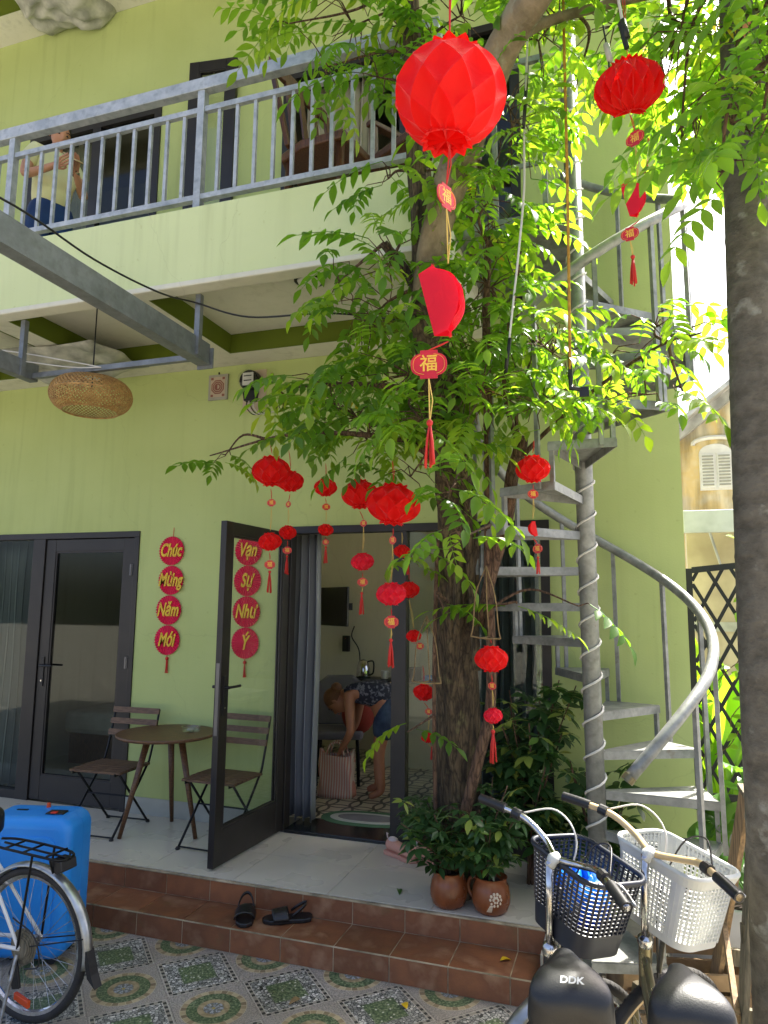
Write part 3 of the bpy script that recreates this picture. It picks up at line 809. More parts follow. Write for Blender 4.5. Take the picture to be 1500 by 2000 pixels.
# --- roof slab over the balcony, coffered as well
B('roof_slab', 'cream', house, (XL-0.2, XR+0.15, 2.75, BACK+0.2, ROOF, ROOF+0.12))  # front overhang lengthened out of view to shade the upper wall
rb = MB()
rb.box(XL, XR, 4.50, WALL-0.001, 7.31, ROOF-.0005)
rb.box(XL, XR, 3.25, 3.42, 7.31, ROOF-.0005)
rb.box(XL, XR, 2.75, 2.87, 7.31, ROOF-.0005)
for a, b_ in ((-6.3, -6.1), (-4.55, -4.33), (-2.7, -2.5), (-0.9, -0.7)): rb.box(a, b_, 3.42, 4.50, 7.31, ROOF-.0005)
rb.build('roof_beam', 'cream', house)
for xa, xb in ((-6.1, -4.55), (-4.33, -2.7), (-2.5, -0.9)):
    MB().box(xa+.0005, xa+.012, 3.4205, 4.4995, 7.3095, ROOF-.001).box(xa+.012, xb-.0005, 4.488, 4.4995, 7.3095, ROOF-.001).build('roof_coffer_lining', 'olive', house)

# --- balcony railing
rail = MB().box(XL, BR, BF+0.015, BF+0.075, 5.010, 5.092).build('railing', 'rail_steel', house, bevel=0.004)
MB().box(XL, BR, BF+0.03, BF+0.06, 4.868, 4.903).build('middle_rail', 'rail_steel', rail)
MB().box(XL, BR, BF+0.025, BF+0.065, 4.285, 4.318).build('bottom_rail', 'rail_steel', rail)
post_me = MB().box(-.024, .024, -.024, .024, 4.2221, 5.0095).mesh('rail_post', 'rail_steel')
bal_me = MB().box(-.0105, .0105, -.0095, .0095, 4.3185, 4.8675).mesh('baluster', 'rail_steel')
for i in range(-24, 33):
    xx = -3.876 + i*0.125
    if xx < -5.4 or xx > BR: continue
    if i % 12 == 0: link('rail_post', post_me, rail, (xx, BF+0.045, 0))
    else: link('baluster', bal_me, rail, (xx, BF+0.045, 0), (0, 0, rnd(-.05, .05)))

# --- glazed doors (aluminium frames)
def leaf(parent, w, h, name='door_leaf', glass='door_glass', handle_side=-1, bottom=0.20, stile=0.085, handle=True, matn='frame_dark'):
    """door leaf standing in local XZ from x=0..w, z=0..h, outer face towards -Y"""
    d = MB()
    d.box(0, stile, -0.022, 0.022, 0, h); d.box(w-stile, w, -0.022, 0.022, 0, h)
    d.box(stile, w-stile, -0.021, 0.021, 0, bottom); d.box(stile, w-stile, -0.021, 0.021, h-stile, h)
    o = d.build(name, matn, parent, bevel=0.003)
    MB().box(stile-.004, w-stile+.004, -0.004, 0.004, bottom-.004, h-stile+.004).build('pane', glass, o)
    bd = MB()
    for x0, x1, z0, z1 in ((stile, stile+.014, bottom, h-stile), (w-stile-.014, w-stile, bottom, h-stile), (stile+.014, w-stile-.014, bottom, bottom+.014), (stile+.014, w-stile-.014, h-stile-.014, h-stile)):
        bd.box(x0, x1, -0.016, -0.0045, z0, z1); bd.box(x0, x1, 0.0045, 0.016, z0, z1)
    bd.build('glazing_bead', matn, o)
    if handle:
        hx = stile*0.5 if handle_side < 0 else w-stile*0.5
        s = 1 if handle_side < 0 else -1
        hd = MB()
        for sy in (-1, 1):
            hd.box(hx-.016, hx+.016, min(sy*.0225, sy*.031), max(sy*.0225, sy*.031), 0.90, 1.14)
            hd.tube([(hx, sy*.03, 1.07), (hx, sy*.062, 1.07)], 0.010, 10)
            hd.tube([(hx, sy*.058, 1.07), (hx+s*.05, sy*.062, 1.07), (hx+s*.125, sy*.060, 1.07)], 0.0085, 10)
        hd.build('handle', 'black_plastic', o, autosmooth=40)
        MB().lathe([(0.0001, -.034), (.007, -.034), (.007, .034), (0.0001, .034)], 12, (hx, 0, 0.945), 'Y').build('lock_cylinder', 'chrome', o)
    return o
FY = WALL+0.035
# left glazed front: closed leaf on the right, fixed curtain-backed pane on the left
fr = MB()
fr.box(D1[0], D1[1], WALL-0.012, WALL+0.075, DT-0.05, DT-.0005)
fr.box(D1[1]-0.045, D1[1]-.0005, WALL-0.012, WALL+0.075, FLOOR, DT-0.05)
fr.box(-4.79, -4.66, WALL-0.012, WALL+0.075, FLOOR, DT-0.05)
fr.box(D1[0], -4.79, WALL-0.010, WALL+0.073, FLOOR, FLOOR+0.07)
fr.box(D1[0], D1[0]+.05, WALL-0.012, WALL+0.075, FLOOR+.07, DT-0.05)
left_front = fr.build('window_frame', 'frame_dark', house, bevel=0.003)
MB().box(D1[0]+.05, -4.79, FY-.004, FY+.004, FLOOR+.07, DT-.05).build('pane', 'dark_glass', left_front)
ld = bpy.data.objects.new('glazed_door', None); COL.objects.link(ld); ld.parent = house; ld.location = (-4.655, FY-0.012, FLOOR+0.012)
lf = leaf(ld, 0.90, DT-FLOOR-0.068, glass='dark_glass', handle_side=-1, bottom=0.19, stile=0.10)
for hz in (0.30, 1.12, 1.86):
    MB().box(-.012, .016, -.036, -.0225, -.045, .045).tube([(0.0, -.034, -.045), (0, -.034, .045)], .011, 10).build('hinge', 'hinge_steel', lf).location = (0.885, 0, hz)
# right glazed front: open leaf, doorway, fixed pane
fr = MB()
fr.box(D2[0], D2[1], WALL-0.012, WALL+0.075, DT-0.055, DT-.0005)
fr.box(D2[0]+.0005, D2[0]+0.062, WALL-0.012, WALL+0.075, FLOOR, DT-0.055)
fr.box(-1.546, -1.44, WALL-0.012, WALL+0.075, FLOOR, DT-0.055)
fr.box(D2[1]-.06, D2[1]-.0005, WALL-0.012, WALL+0.075, FLOOR, DT-0.055)
fr.box(-1.44, D2[1]-.06, WALL-0.010, WALL+0.073, FLOOR, FLOOR+0.16)
right_front = fr.build('doorway_frame', 'frame_dark', house, bevel=0.003)
MB().box(-1.44, D2[1]-.06, FY-.004, FY+.004, FLOOR+.16, DT-.055).build('pane', 'dark_glass', right_front)
B('threshold', 'granite_black', right_front, (D2[0]+0.062, -1.546, WALL-0.016, WALL+0.30, FLOOR-.011, FLOOR+0.022), bevel=0.004)
od = bpy.data.objects.new('open_glazed_door', None); COL.objects.link(od); od.parent = house
od.location = (-2.372, WALL-0.018, FLOOR+0.014); od.rotation_euler = (0, 0, R(-90-3))
lf = leaf(od, 0.83, DT-FLOOR-0.065, glass='clear_glass', handle_side=1, bottom=0.21, stile=0.085)
B('lock_plate', 'hinge_steel', lf, (0.8302, 0.8322, -.012, .012, 0.78, 1.22))
# upper storey doors
for (xa, xb), nm in ((U1, 'upper_door_frame'), (U2, 'upper_door_frame'), (U3, 'upper_door_frame')):
    f2 = MB().box(xa, xb, WALL-.012, WALL+.07, UT-.06, UT-.0005).box(xa+.0005, xa+.07, WALL-.012, WALL+.07, UF, UT-.06).box(xb-.07, xb-.0005, WALL-.012, WALL+.07, UF, UT-.06).build(nm, 'frame_dark', house)
    if (xa, xb) == U1:
        MB().box(-4.47, -4.38, WALL-.01, WALL+.05, UF, UT-.06).build('mullion', 'frame_dark', f2)
        MB().box(xa+.07, -4.47, WALL+.02, WALL+.028, UF, UT-.06).build('pane', 'dark_glass', f2)
        MB().box(-4.38, xb-.07, WALL+.02, WALL+.028, UF, UT-.06).build('pane', 'dark_glass', f2)
    if (xa, xb) == U3:
        MB().box(xa+.07, xb-.07, WALL+.02, WALL+.028, UF, UT-.06).build('pane', 'dark_glass', f2)
ud = bpy.data.objects.new('ajar_upper_door', None); COL.objects.link(ud); ud.parent = house
ud.location = (-2.965, WALL-0.03, UF+0.01); ud.rotation_euler = (0, 0, R(180+8))
leaf(ud, 0.43, 2.46, glass='clear_glass', handle_side=1, bottom=0.2, stile=0.09)

# unseen window, added in the side wall to light the room
swf = MB().box(.30, .34, SWN[0], SWN[0]+.06, SWN[2], SWN[3]).box(.30, .34, SWN[1]-.06, SWN[1], SWN[2], SWN[3]).box(.30, .34, SWN[0]+.06, SWN[1]-.06, SWN[2], SWN[2]+.06).box(.30, .34, SWN[0]+.06, SWN[1]-.06, SWN[3]-.06, SWN[3]).build('added_window_frame', 'frame_dark', house)
MB().box(.316, .324, SWN[0]+.06, SWN[1]-.06, SWN[2]+.06, SWN[3]-.06).build('pane', 'clear_glass', swf)
# --- rooms behind the doors
rooms = MB()
rooms.box(-3.67, -3.57, WALL+T, 7.7, FLOOR, 3.6)           # partition
rooms.box(-7.3, 0.2, 7.70, 7.8, FLOOR, 3.6)                # back wall
rooms.box(0.14, 0.2395, WALL+T, SWN[0], FLOOR, 3.6); rooms.box(0.14, 0.2395, SWN[1], 7.7, FLOOR, 3.6); rooms.box(0.14, 0.2395, SWN[0], SWN[1], FLOOR, SWN[2]); rooms.box(0.14, 0.2395, SWN[0], SWN[1], SWN[3], 3.6)
rooms.box(-5.75, -5.65, WALL+T, 7.7, FLOOR, 3.6)
rooms.box(-7.3, 0.2, WALL+T, 7.8, 3.6, 3.7)
rooms.build('room_partition', 'room_wall', house)
B('room_floor', 'room_tile', house, (-3.57, 0.14, WALL+0.302, 7.70, FLOOR-.1, FLOOR+0.012))
B('room_floor', 'floor_grey', house, (-5.65, -3.67, WALL+T, 7.70, FLOOR-.1, FLOOR+0.004))
up = MB()
up.box(-7.3, 0.2, 7.0, 7.1, UF, 7.2); up.box(-3.3, -3.2, WALL+T, 7.0, UF, 7.2); up.box(-1.40, -1.32, WALL+T, 7.0, UF, 7.2)
up.box(XL+T, XR-T, WALL+T, BACK-T, 3.9, UF-.001)
up.build('upper_partition', 'room_wall', house)

# ================================================================== PORCH THINGS
# --- folding slatted chairs
def folding_chair(label, x, y, rz):
    """sits facing -Y in its own frame, origin on the floor under the seat centre"""
    t = thing('folding_chair', label, 'chair', (x, y, FLOOR), rz, 'folding bistro chairs on the porch')
    W = 0.19
    sl = MB().box(-.205, .205, -.022, .022, -.008, .008)
    slm = sl.mesh('seat_slat', 'wood_slat')
    for i in range(7):
        o = link('seat_slat', slm, t, (0, -0.185+i*0.053, 0.435-0.006*abs(i-3)*0.2), (0, 0, rnd(-.006, .006)))
    bs = MB().box(-.20, .20, -.008, .008, -.021, .021).mesh('back_slat', 'wood_slat')
    for z, y2 in ((0.63, .205), (0.71, .228), (0.79, .250)):
        link('back_slat', bs, t, (0, y2, z), (R(-15), 0, 0))
    for s in (-1, 1):
        MB().tube(smooth_path([(s*W, -.235, 0.004), (s*W, .12, .40), (s*W, .17, .47), (s*W, .218, .62), (s*W, .268, .80)], 5), 0.0085, 8).build('back_leg', 'black_metal', t, smooth=True)
        MB().tube([(s*(W-.02), .215, 0.004), (s*(W-.02), -.17, .425)], 0.0085, 8).build('front_leg', 'black_metal', t, smooth=True)
        MB().bar((s*(W-.02), -.215, .420), (s*(W-.02), .165, .420), .008, .018).build('seat_rail', 'black_metal', t)
    MB().tube([(-W, -.225, .016), (W, -.225, .016)], .006, 8).build('stretcher', 'black_metal', t)
    MB().tube([(-W+.02, .205, .016), (W-.02, .205, .016)], .006, 8).build('stretcher', 'black_metal', t)
    MB().tube([(-W, -.02, .237), (W, -.02, .237)], .006, 8).build('stretcher', 'black_metal', t)
    for s in (-1, 1):
        for yy in (-.235, .215): MB().lathe([(.014, 0), (.016, .006), (.010, .018)], 10, (s*(W if yy < 0 else W-.02), yy, 0)).build('foot', 'rubber', t, smooth=True)
    return t
folding_chair('slatted wooden folding chair behind the round table, beside the closed glass door', -3.545, 4.43, R(3))
folding_chair('slatted wooden folding chair half hidden behind the open glass door', -2.63, 4.45, R(-2))
# --- round table on three splayed legs
t = thing('round_table', 'small round brown wooden table with three splayed legs', 'table', (-3.12, 4.46, FLOOR))
MB().lathe([(.001, .667), (.335, .667), (.347, .674), (.350, .682), (.346, .690), (.001, .690)], 48).build('tabletop', 'wood_dark', t, autosmooth=50)
MB().lathe([(.001, .645), (.16, .645), (.16, .6668), (.001, .6668)], 24).build('apron', 'wood_dark', t)
for a in (R(-136), R(112), R(-4)):
    d = Vector((math.cos(a), math.sin(a), 0))
    MB().tube([d*.13+Vector((0, 0, .646)), d*.285+Vector((0, 0, 0.001))], [.024, .014], 12).build('leg', 'wood_dark', t, smooth=True)
a = thing('ashtray', 'clear glass ashtray on the round table', 'ashtray', (-2.99, 4.56, FLOOR+.6905))
MB().lathe([(.001, 0), (.060, 0), (.066, .01), (.068, .034), (.060, .034), (.056, .012), (.001, .010)], 20).build('bowl', 'clear_glass', a, autosmooth=40)
MB().lathe([(.001, .0105), (.03, .0105), (.024, .018), (.001, .022)], 12).build('ash', 'plaque_grey', a)

# --- New Year fan banners
def fan_banner(label, words, x, ztop, dz, rad):
    t = thing('fan_banner', label, 'banner', (x, WALL, ztop), 0, 'hanging paper fan banners on the wall')
    N = 34
    me = None
    for i, w in enumerate(words):
        mb = MB(); vs = [(0, -.024, 0)]; fs = []
        for j in range(2*N):
            aa = PI*j/N; rr = rad*(1.0 if j % 2 == 0 else 0.965)
            vs.append((rr*math.cos(aa), -.020 if j % 2 == 0 else -.008, rr*math.sin(aa)))
        for j in range(2*N): fs.append((0, 1+j, 1+(j+1) % (2*N)))
        vs.append((0, -.004, 0)); L = len(vs)-1
        for j in range(2*N): fs.append((L, 1+(j+1) % (2*N), 1+j))
        mb.add(vs, fs)
        o = mb.build('paper_fan', 'fan_paper', t); o.location = (rnd(-.008, .008), 0, -i*dz)
        lt = link('lettering', text_mesh(w, rad*0.98, 'gold', .002, 0.3, 0.0035), o, (0, -.0275, 0), (R(90), 0, 0), (0.80, 1.25, 1))
        dots = MB()
        for j in range(16):
            aa = 2*PI*(j+.5)/16; rr = rad*(.9 if j % 2 else .72)
            dots.sphere((rr*math.cos(aa), -.0205, rr*math.sin(aa)), .003, 6, 4)
        dots.build('sequin', 'card_pink', o)
    n = len(words)-1
    MB().tube([(0, -.008, rad), (0, -.004, rad+.07)], .0022, 6).build('string', 'string_red', t)
    ts = MB()
    zt = -n*dz-rad
    ts.sphere((0, -.012, zt-.025), .014, 8, 6); ts.tube([(0, -.012, zt), (0, -.012, zt-.05)], .003, 6)
    for j in range(7): ts.tube([(rnd(-.006, .006), -.012+rnd(-.004, .004), zt-.04), (rnd(-.012, .012), -.012+rnd(-.006, .006), zt-.135)], .003, 5)
    ts.build('tassel', 'string_red', t)
fan_banner('four pink fans reading Chúc Mừng Năm Mới beside the closed door', ['Chúc', 'Mừng', 'Năm', 'Mới'], -3.385, 2.267, .2335, .1165)
fan_banner('four pink fans reading Vạn Sự Như Ý behind the open door glass', ['Vạn', 'Sự', 'Như', 'Ý'], -2.70, 2.261, .233, .1175)
# --- wall plaque and electricity meter
t = thing('octagon_plaque', 'small grey framed plaque with a brown eight-sided emblem high on the wall', 'plaque', (-3.03, WALL, 3.58), 0)
B('frame', 'plaque_grey', t, (-.088, .088, -.018, -.0005, -.105, .105), bevel=.003)
B('panel', 'plaque_light', t, (-.066, .066, -.0195, -.0185, -.083, .083))
for k, (r_, m_) in enumerate(((.062, 'plaque_brown'), (.052, 'plaque_light'), (.047, 'plaque_brown'), (.036, 'plaque_light'), (.031, 'plaque_brown'))):
    MB().prism([(r_*math.cos(R(22.5+45*i)), r_*math.sin(R(22.5+45*i))) for i in range(8)], -.0205-.0006*k, -.0199-.0006*k).build('emblem_ring', m_, t)
MB().lathe([(.001, 0), (.018, 0), (.018, -.001), (.001, -.001)], 20, (0, -.0235, 0), 'Y').build('emblem_centre', 'plaque_light', t)
hs = [(.018*math.cos(R(a_)), .018*math.sin(R(a_))) for a_ in range(90, 271, 15)]+[(.009*math.sin(R(a_))*-1, -.009+.009*-math.cos(R(a_))*-1*-1) for a_ in ()]
MB().prism(hs, -.0256, -.0249).build('emblem_half', 'plaque_brown', t)
MB().tube([(0, -.006, .105), (0, -.008, .125)], .006, 8).build('nail', 'black_metal', t)
for sx in (-1, 1):
    for sz in (-1, 1): MB().box(sx*.052-.011, sx*.052+.011, -.0206, -.0196, sz*.07-.010, sz*.07+.010).build('corner_mark', 'plaque_brown', t)
t = thing('electricity_meter', 'round glass electricity meter on a pale board under the balcony', 'meter', (-2.715, WALL, 3.56))
B('board', 'plaque_light', t, (-.085, .115, -.016, -.0005, -.20, .13), bevel=.003)
MB().lathe([(.082, 0), (.084, -.03), (.080, -.07)], 28, (0.0, -.0165, .03), 'Y').build('body', 'black_plastic', t, autosmooth=40)
MB().lathe([(.078, 0), (.077, -.03), (.066, -.048), (.001, -.055)], 28, (0.0, -.0867, .03), 'Y').build('glass_dome', 'clear_glass', t, smooth=True)
B('dial', 'paper_white', t, (-.046, .046, -.10, -.0868, -.015, .085), bevel=.002)
B('counter', 'black_plastic', t, (-.034, .034, -.1015, -.1002, .055, .063), (-.034, .034, -.1015, -.1002, .018, .026))
MB().prism([(-.06, -.05), (.06, -.05), (.045, -.13), (-.045, -.13)], -.07, -.0165).build('terminal_box', 'black_plastic', t)
for k in range(4):
    MB().tube(smooth_path([(-.03+.02*k, -.05, -.128), (-.02+.02*k, -.06, -.19), (.03+.02*k, -.04, -.24), (.10+.03*k, -.01, -.22)], 5), .004, 6).build('wire', 'cable_white' if k % 2 else 'black_plastic', t)
num = thing('painted_digit', 'faded pink painted digits on the wall above the meter', 'digits', (-2.555, WALL-.0012, 3.63))
link('digit', text_mesh('9', .075, 'plaque_brown', .0006), num, (0, 0, 0), (R(90), 0, 0)); link('digit', text_mesh('2', .075, 'plaque_brown', .0006), num, (-.06, 0, .005), (R(90), 0, 0))

# --- rattan pendant lamp
t = thing('rattan_pendant', 'woven rattan pendant lamp hanging under the balcony', 'lamp', (-3.35, 3.745, 3.894))
MB().lathe([(.001, 0), (.055, 0), (.055, -.022), (.001, -.024)], 24).build('ceiling_rose', 'black_metal', t, autosmooth=40)
MB().tube([(0, 0, -.02), (0, 0, -.60)], .0045, 8).build('cord', 'black_plastic', t)
prof = [(.06, .125), (.13, .12), (.20, .10), (.245, .06), (.262, .01), (.255, -.035), (.225, -.078), (.175, -.105)]
prof = [tuple(p) for p in smooth_path([(a_, b_, 0) for a_, b_ in prof], 3)]
strands = MB(); NS = 60
for dirn in (1, -1):
    for i in range(NS):
        vs = []; k = len(prof)
        a0 = 2*PI*i/NS
        for q, (rr, zz, _) in enumerate(prof):
            a_ = a0+dirn*1.5*q/k
            for da in (-.017, .017):
                vs.append(((rr+.0012*dirn)*math.cos(a_+da), (rr+.0012*dirn)*math.sin(a_+da), zz))
        fs = [(2*q, 2*q+1, 2*q+3, 2*q+2) for q in range(k-1)]
        strands.add(vs, fs)
so = strands.build('woven_shade', 'rattan', t); so.location = (0, 0, -.665); so['kind'] = 'stuff'
sm = so.modifiers.new('thick', 'SOLIDIFY'); sm.thickness = .002
rg = MB()
for rr, zz in ((.062, .126), (.177, -.106), (.262, .008)):
    rg.tube([(rr*math.cos(2*PI*j/40), rr*math.sin(2*PI*j/40), zz) for j in range(40)], .005, 6, closed=True)
ro = rg.build('hoop', 'rattan', t, smooth=True); ro.location = (0, 0, -.665)
# --- round surface downlight in the right-hand coffer
t = thing('ceiling_light', 'small round black-rimmed light on the balcony soffit', 'lamp', (-1.80, 3.83, 3.8955))
MB().lathe([(.001, 0), (.095, 0), (.097, -.03), (.080, -.036), (.078, -.03), (.001, -.03)], 32).build('rim', 'black_metal', t, autosmooth=40)
MB().lathe([(.001, -.0302), (.077, -.0302), (.070, -.045), (.001, -.05)], 32).build('diffuser', 'white_paint', t, smooth=True)

# --- steel awning frame hung under the balcony
t = thing('awning_frame', 'grey steel awning frame hung below the balcony', 'frame', (-2.40, 3.6, 3.4))
t.location = (0, 0, 0)
MB().box(-2.455, -2.385, 0.9, 3.66, 3.335, 3.455).build('beam', 'beam_steel', t, bevel=.004)
MB().box(-2.462, -2.378, 0.9, 3.655, 3.318, 3.334).build('beam_flange', 'beam_steel', t)
MB().box(-2.40, -2.365, 3.50, 3.535, 3.3345, 3.7145).build('hanger_post', 'beam_steel', t)
MB().box(-3.72, -2.456, 3.60, 3.635, 3.345, 3.38).build('cross_bar', 'beam_steel', t)
MB().box(-3.80, -3.73, 0.9, 3.66, 3.335, 3.455).build('beam', 'beam_steel', t, bevel=.004)
MB().box(-3.75, -3.715, 3.50, 3.535, 3.3345, 3.7145).build('hanger_post', 'beam_steel', t)
B('end_plate', 'beam_steel', t, (-2.475, -2.365, 3.661, 3.672, 3.30, 3.43))
# cables
c = MB().tube(smooth_path([(-2.70, 1.55, 3.56), (-2.54, 2.2, 3.61), (-2.50, 2.75, 3.585), (-2.44, 3.2, 3.60), (-2.39, 3.488, 3.655), (-2.0, 3.45, 3.50), (-1.45, 3.42, 3.44), (-1.10, 3.95, 3.55)], 8), .0055, 6).build('black_cable', 'black_plastic', None, smooth=True)
tag(c, 'black electric cable slung below the balcony to the tree', 'cable')
for k, (lab, dz) in enumerate((('white wire tied to the awning frame, the upper of two', .02), ('white wire tied to the awning frame, the lower of two', -.02))):
    c = MB().tube(smooth_path([(-4.6, 3.5, 3.62+dz), (-3.9, 3.52, 3.50+dz*1.4), (-3.4, 3.57, 3.40+dz), (-3.15, 3.59, 3.36)], 6), .004, 6).build('white_wire', 'cable_white', None, smooth=True)
    tag(c, lab, 'wire')
# --- crumpled sheeting stuffed under the soffit
def crumpled(name, label, c, sx, sy, sz, seed, droop):
    random.seed(seed)
    nx, ny = 22, 14
    P = [(rnd(0, 6), rnd(0, 6)) for _ in range(8)]
    vs = []; fs = []
    for j in range(ny+1):
        for i in range(nx+1):
            u, v = i/nx-.5, j/ny-.5
            e = max(0, 1-(2*u)**4)*max(0, 1-(2*v)**4)
            h = -droop*e*(0.7+0.3*math.cos(5*u+P[0][0]))
            for a_, b_ in P: h += .016*math.sin(a_*4*u+b_)*math.cos(b_*4*v+a_)*e
            wob = .03*math.sin(9*v+P[1][0]); wob2 = .03*math.sin(8*u+P[2][1])
            vs.append((c[0]+(u+wob)*sx, c[1]+(v+wob2)*sy, c[2]+h+sz*u))
    for j in range(ny):
        for i in range(nx):
            a_ = j*(nx+1)+i
            fs.append((a_, a_+nx+1, a_+nx+2, a_+1))
    o = MB().add(vs, fs).build(name, 'tarp', None, smooth=True)
    s_ = o.modifiers.new('thick', 'SOLIDIFY'); s_.thickness = .006
    tag(o, label, 'sheeting')
    return o
crumpled('sheeting', 'crumpled grey-white sheeting sagging under the balcony by the lamp', (-4.05, 4.28, 3.74), 1.0, .62, -.03, 3, .15)
crumpled('sheeting', 'pale crumpled sheeting hanging from the roof soffit at the top left', (-4.72, 4.58, 7.33), .85, .5, .0, 5, .26)

# --- curtains
def curtain(label, x0, x1, y, z0, z1, folds, amp, m, seed, group=None, n=None):
    random.seed(seed)
    nx = folds*10; nz = 12; vs = []; fs = []
    ph = [rnd(-.5, .5) for _ in range(folds+2)]
    for j in range(nz+1):
        v = j/nz
        for i in range(nx+1):
            u = i/nx
            k = u*folds
            a_ = ph[int(k)]*(1-(k % 1))+ph[int(k)+1]*(k % 1)
            flare = 1+.25*(1-v)
            yy = y+amp*flare*math.sin(2*PI*k+a_*.9)+.012*math.sin(7*v+k)
            xx = x0+(x1-x0)*(u+.12/folds*math.sin(4*PI*k+a_))
            zz = z0+(z1-z0)*v+(0.012*math.sin(2*PI*k+1) if j == 0 else 0)
            vs.append((xx, yy, zz))
    for j in range(nz):
        for i in range(nx):
            a_ = j*(nx+1)+i; fs.append((a_, a_+1, a_+nx+2, a_+nx+1))
    t = thing('curtain', label, 'curtain', (0, 0, 0), 0)
    o = MB().add(vs, fs).build('drape', m, t, smooth=True)
    s_ = o.modifiers.new('thick', 'SOLIDIFY'); s_.thickness = .004
    MB().tube([(x0-.05, y, z1+.02), (x1+.1, y, z1+.02)], .012, 8).build('curtain_rail', 'frame_dark', t)
    return t
curtain('grey satin curtain drawn to the left of the open doorway', -2.46, -2.19, WALL+.20, FLOOR+.04, DT-.02, 4, .035, 'curtain_grey', 2)
curtain('grey satin curtain behind the fixed glass at the left edge', -5.5, -4.93, WALL+.20, FLOOR+.04, DT-.02, 7, .035, 'curtain_grey', 4)
curtain('grey satin curtain behind the glass beside the tree trunk', -1.0, -0.55, WALL+.20, FLOOR+.04, DT-.02, 6, .03, 'curtain_grey', 9)
curtain('pale beige curtain in the upper doorway behind the wooden chair', -2.40, -1.80, WALL+.18, UF+.03, UT-.05, 8, .03, 'curtain_beige', 5)
curtain('green-grey curtain behind the upper glass at the far left', -5.1, -4.55, WALL+.18, UF+.03, UT-.05, 6, .03, 'curtain_beige', 6)

# --- wooden armchair and side table on the balcony
t = thing('wooden_armchair', 'brown wooden armchair on the balcony behind the railing', 'chair', (-1.66, 3.86, UF), R(78))
MB().prism([(-.25, -.24), (.25, -.24), (.29, .05), (.24, .24), (.10, .30), (-.10, .30), (-.24, .24), (-.29, .05)], .60, .66, 'XY').build('seat', 'wood_chair', t, bevel=.012)
for sx in (-1, 1):
    MB().tube([(sx*.22, -.20, 0), (sx*.21, -.19, .6)], [.018, .026], 10).build('leg', 'wood_chair', t, smooth=True)
    MB().tube([(sx*.20, .24, 0), (sx*.20, .20, .6)], [.018, .026], 10).build('leg', 'wood_chair', t, smooth=True)
    MB().bar((sx*.27, .16, .66), (sx*.30, .30, 1.28), .045, .03).build('back_post', 'wood_chair', t, bevel=.006)
MB().bar((-.31, .30, 1.27), (.31, .30, 1.27), .03, .09).build('top_rail', 'wood_chair', t, bevel=.008)
for k in range(3): MB().bar((-.14+.14*k, .20, .67), (-.14+.14*k, .29, 1.24), .05, .014).build('back_slat', 'wood_chair', t)
t = thing('wooden_armchair', 'dark carved wooden armchair on the balcony, right of the beige curtain', 'chair', (-1.10, 3.98, UF), R(-30))
MB().prism([(-.26, -.24), (.26, -.24), (.26, .26), (-.26, .26)], .62, .68, 'XY').build('seat', 'wood_chair', t, bevel=.012)
for sx in (-1, 1):
    for sy in (-1, 1): MB().tube([(sx*.22, sy*.21, 0), (sx*.22, sy*.21, .62)], [.02, .028], 10).build('leg', 'wood_chair', t, smooth=True)
    MB().bar((sx*.26, -.24, .92), (sx*.26, .26, .96), .06, .035).build('armrest', 'wood_chair', t, bevel=.008)
    MB().bar((sx*.25, -.2, .68), (sx*.26, -.2, .92), .04, .04).build('arm_post', 'wood_chair', t)
    MB().bar((sx*.24, .24, .68), (sx*.25, .36, 1.35), .05, .04).build('back_post', 'wood_chair', t)
MB().bar((-.27, .35, 1.34), (.27, .35, 1.34), .04, .11).build('top_rail', 'wood_chair', t, bevel=.01)
bag = thing('plastic_packet', 'small pale blue plastic packet lying on the parapet by the railing post', 'packet', (-2.30, 3.56, 4.0))
MB().sphere((0, 0, .16), .10, 14, 8, (1.0, .6, 1.55)).build('packet', 'paper_white', bag, smooth=True)

# ================================================================== ROOM BEHIND THE OPEN DOOR
t = thing('door_mat', 'oval green and grey braided mat inside the open doorway', 'mat', (-1.86, 5.22, FLOOR+.012), R(4))
for sx, sy, z, m_ in ((.36, .19, .012, 'mat_green'), (.29, .125, .016, 'mat_white'), (.23, .085, .019, 'mat_grey')):
    MB().prism([(sx*abs(math.cos(a_))**.8*(1 if math.cos(a_) > 0 else -1), sy*math.sin(a_)) for a_ in [2*PI*i/48 for i in range(48)]], .0, z, 'XY').build('braid_ring', m_, t, bevel=.003)
t = thing('wall_television', 'black television on a bracket inside the room', 'television', (-3.07, 7.42, 1.84), R(-38))
B('screen', 'tv_black', t, (-.32, .32, -.03, .0, -.215, .215), bevel=.006)
B('back_housing', 'black_plastic', t, (-.22, .22, .0005, .05, -.15, .13), bevel=.01)
MB().bar((0, .05, 0), (.0, .22, 0), .05, .08).build('bracket', 'black_metal', t)
c = MB().tube(smooth_path([(-2.92, 7.66, 1.62), (-2.95, 7.66, 1.5), (-2.86, 7.66, 1.35), (-2.84, 7.66, 1.1)], 6), .007, 6).build('power_cable', 'black_plastic', None); tag(c, 'thin black cable on the wall below the television', 'cable')
b_ = thing('set_top_box', 'small black box on the wall below the television', 'box', (-3.02, 7.66, 1.42))
B('case', 'black_plastic', b_, (-.04, .04, -.02, .035, -.09, .09), bevel=.005); MB().lathe([(.001, 0), (.004, -.002), (.001, -.003)], 8, (0, -.0202, .06), 'Y').build('indicator', 'orange_reflector', b_)
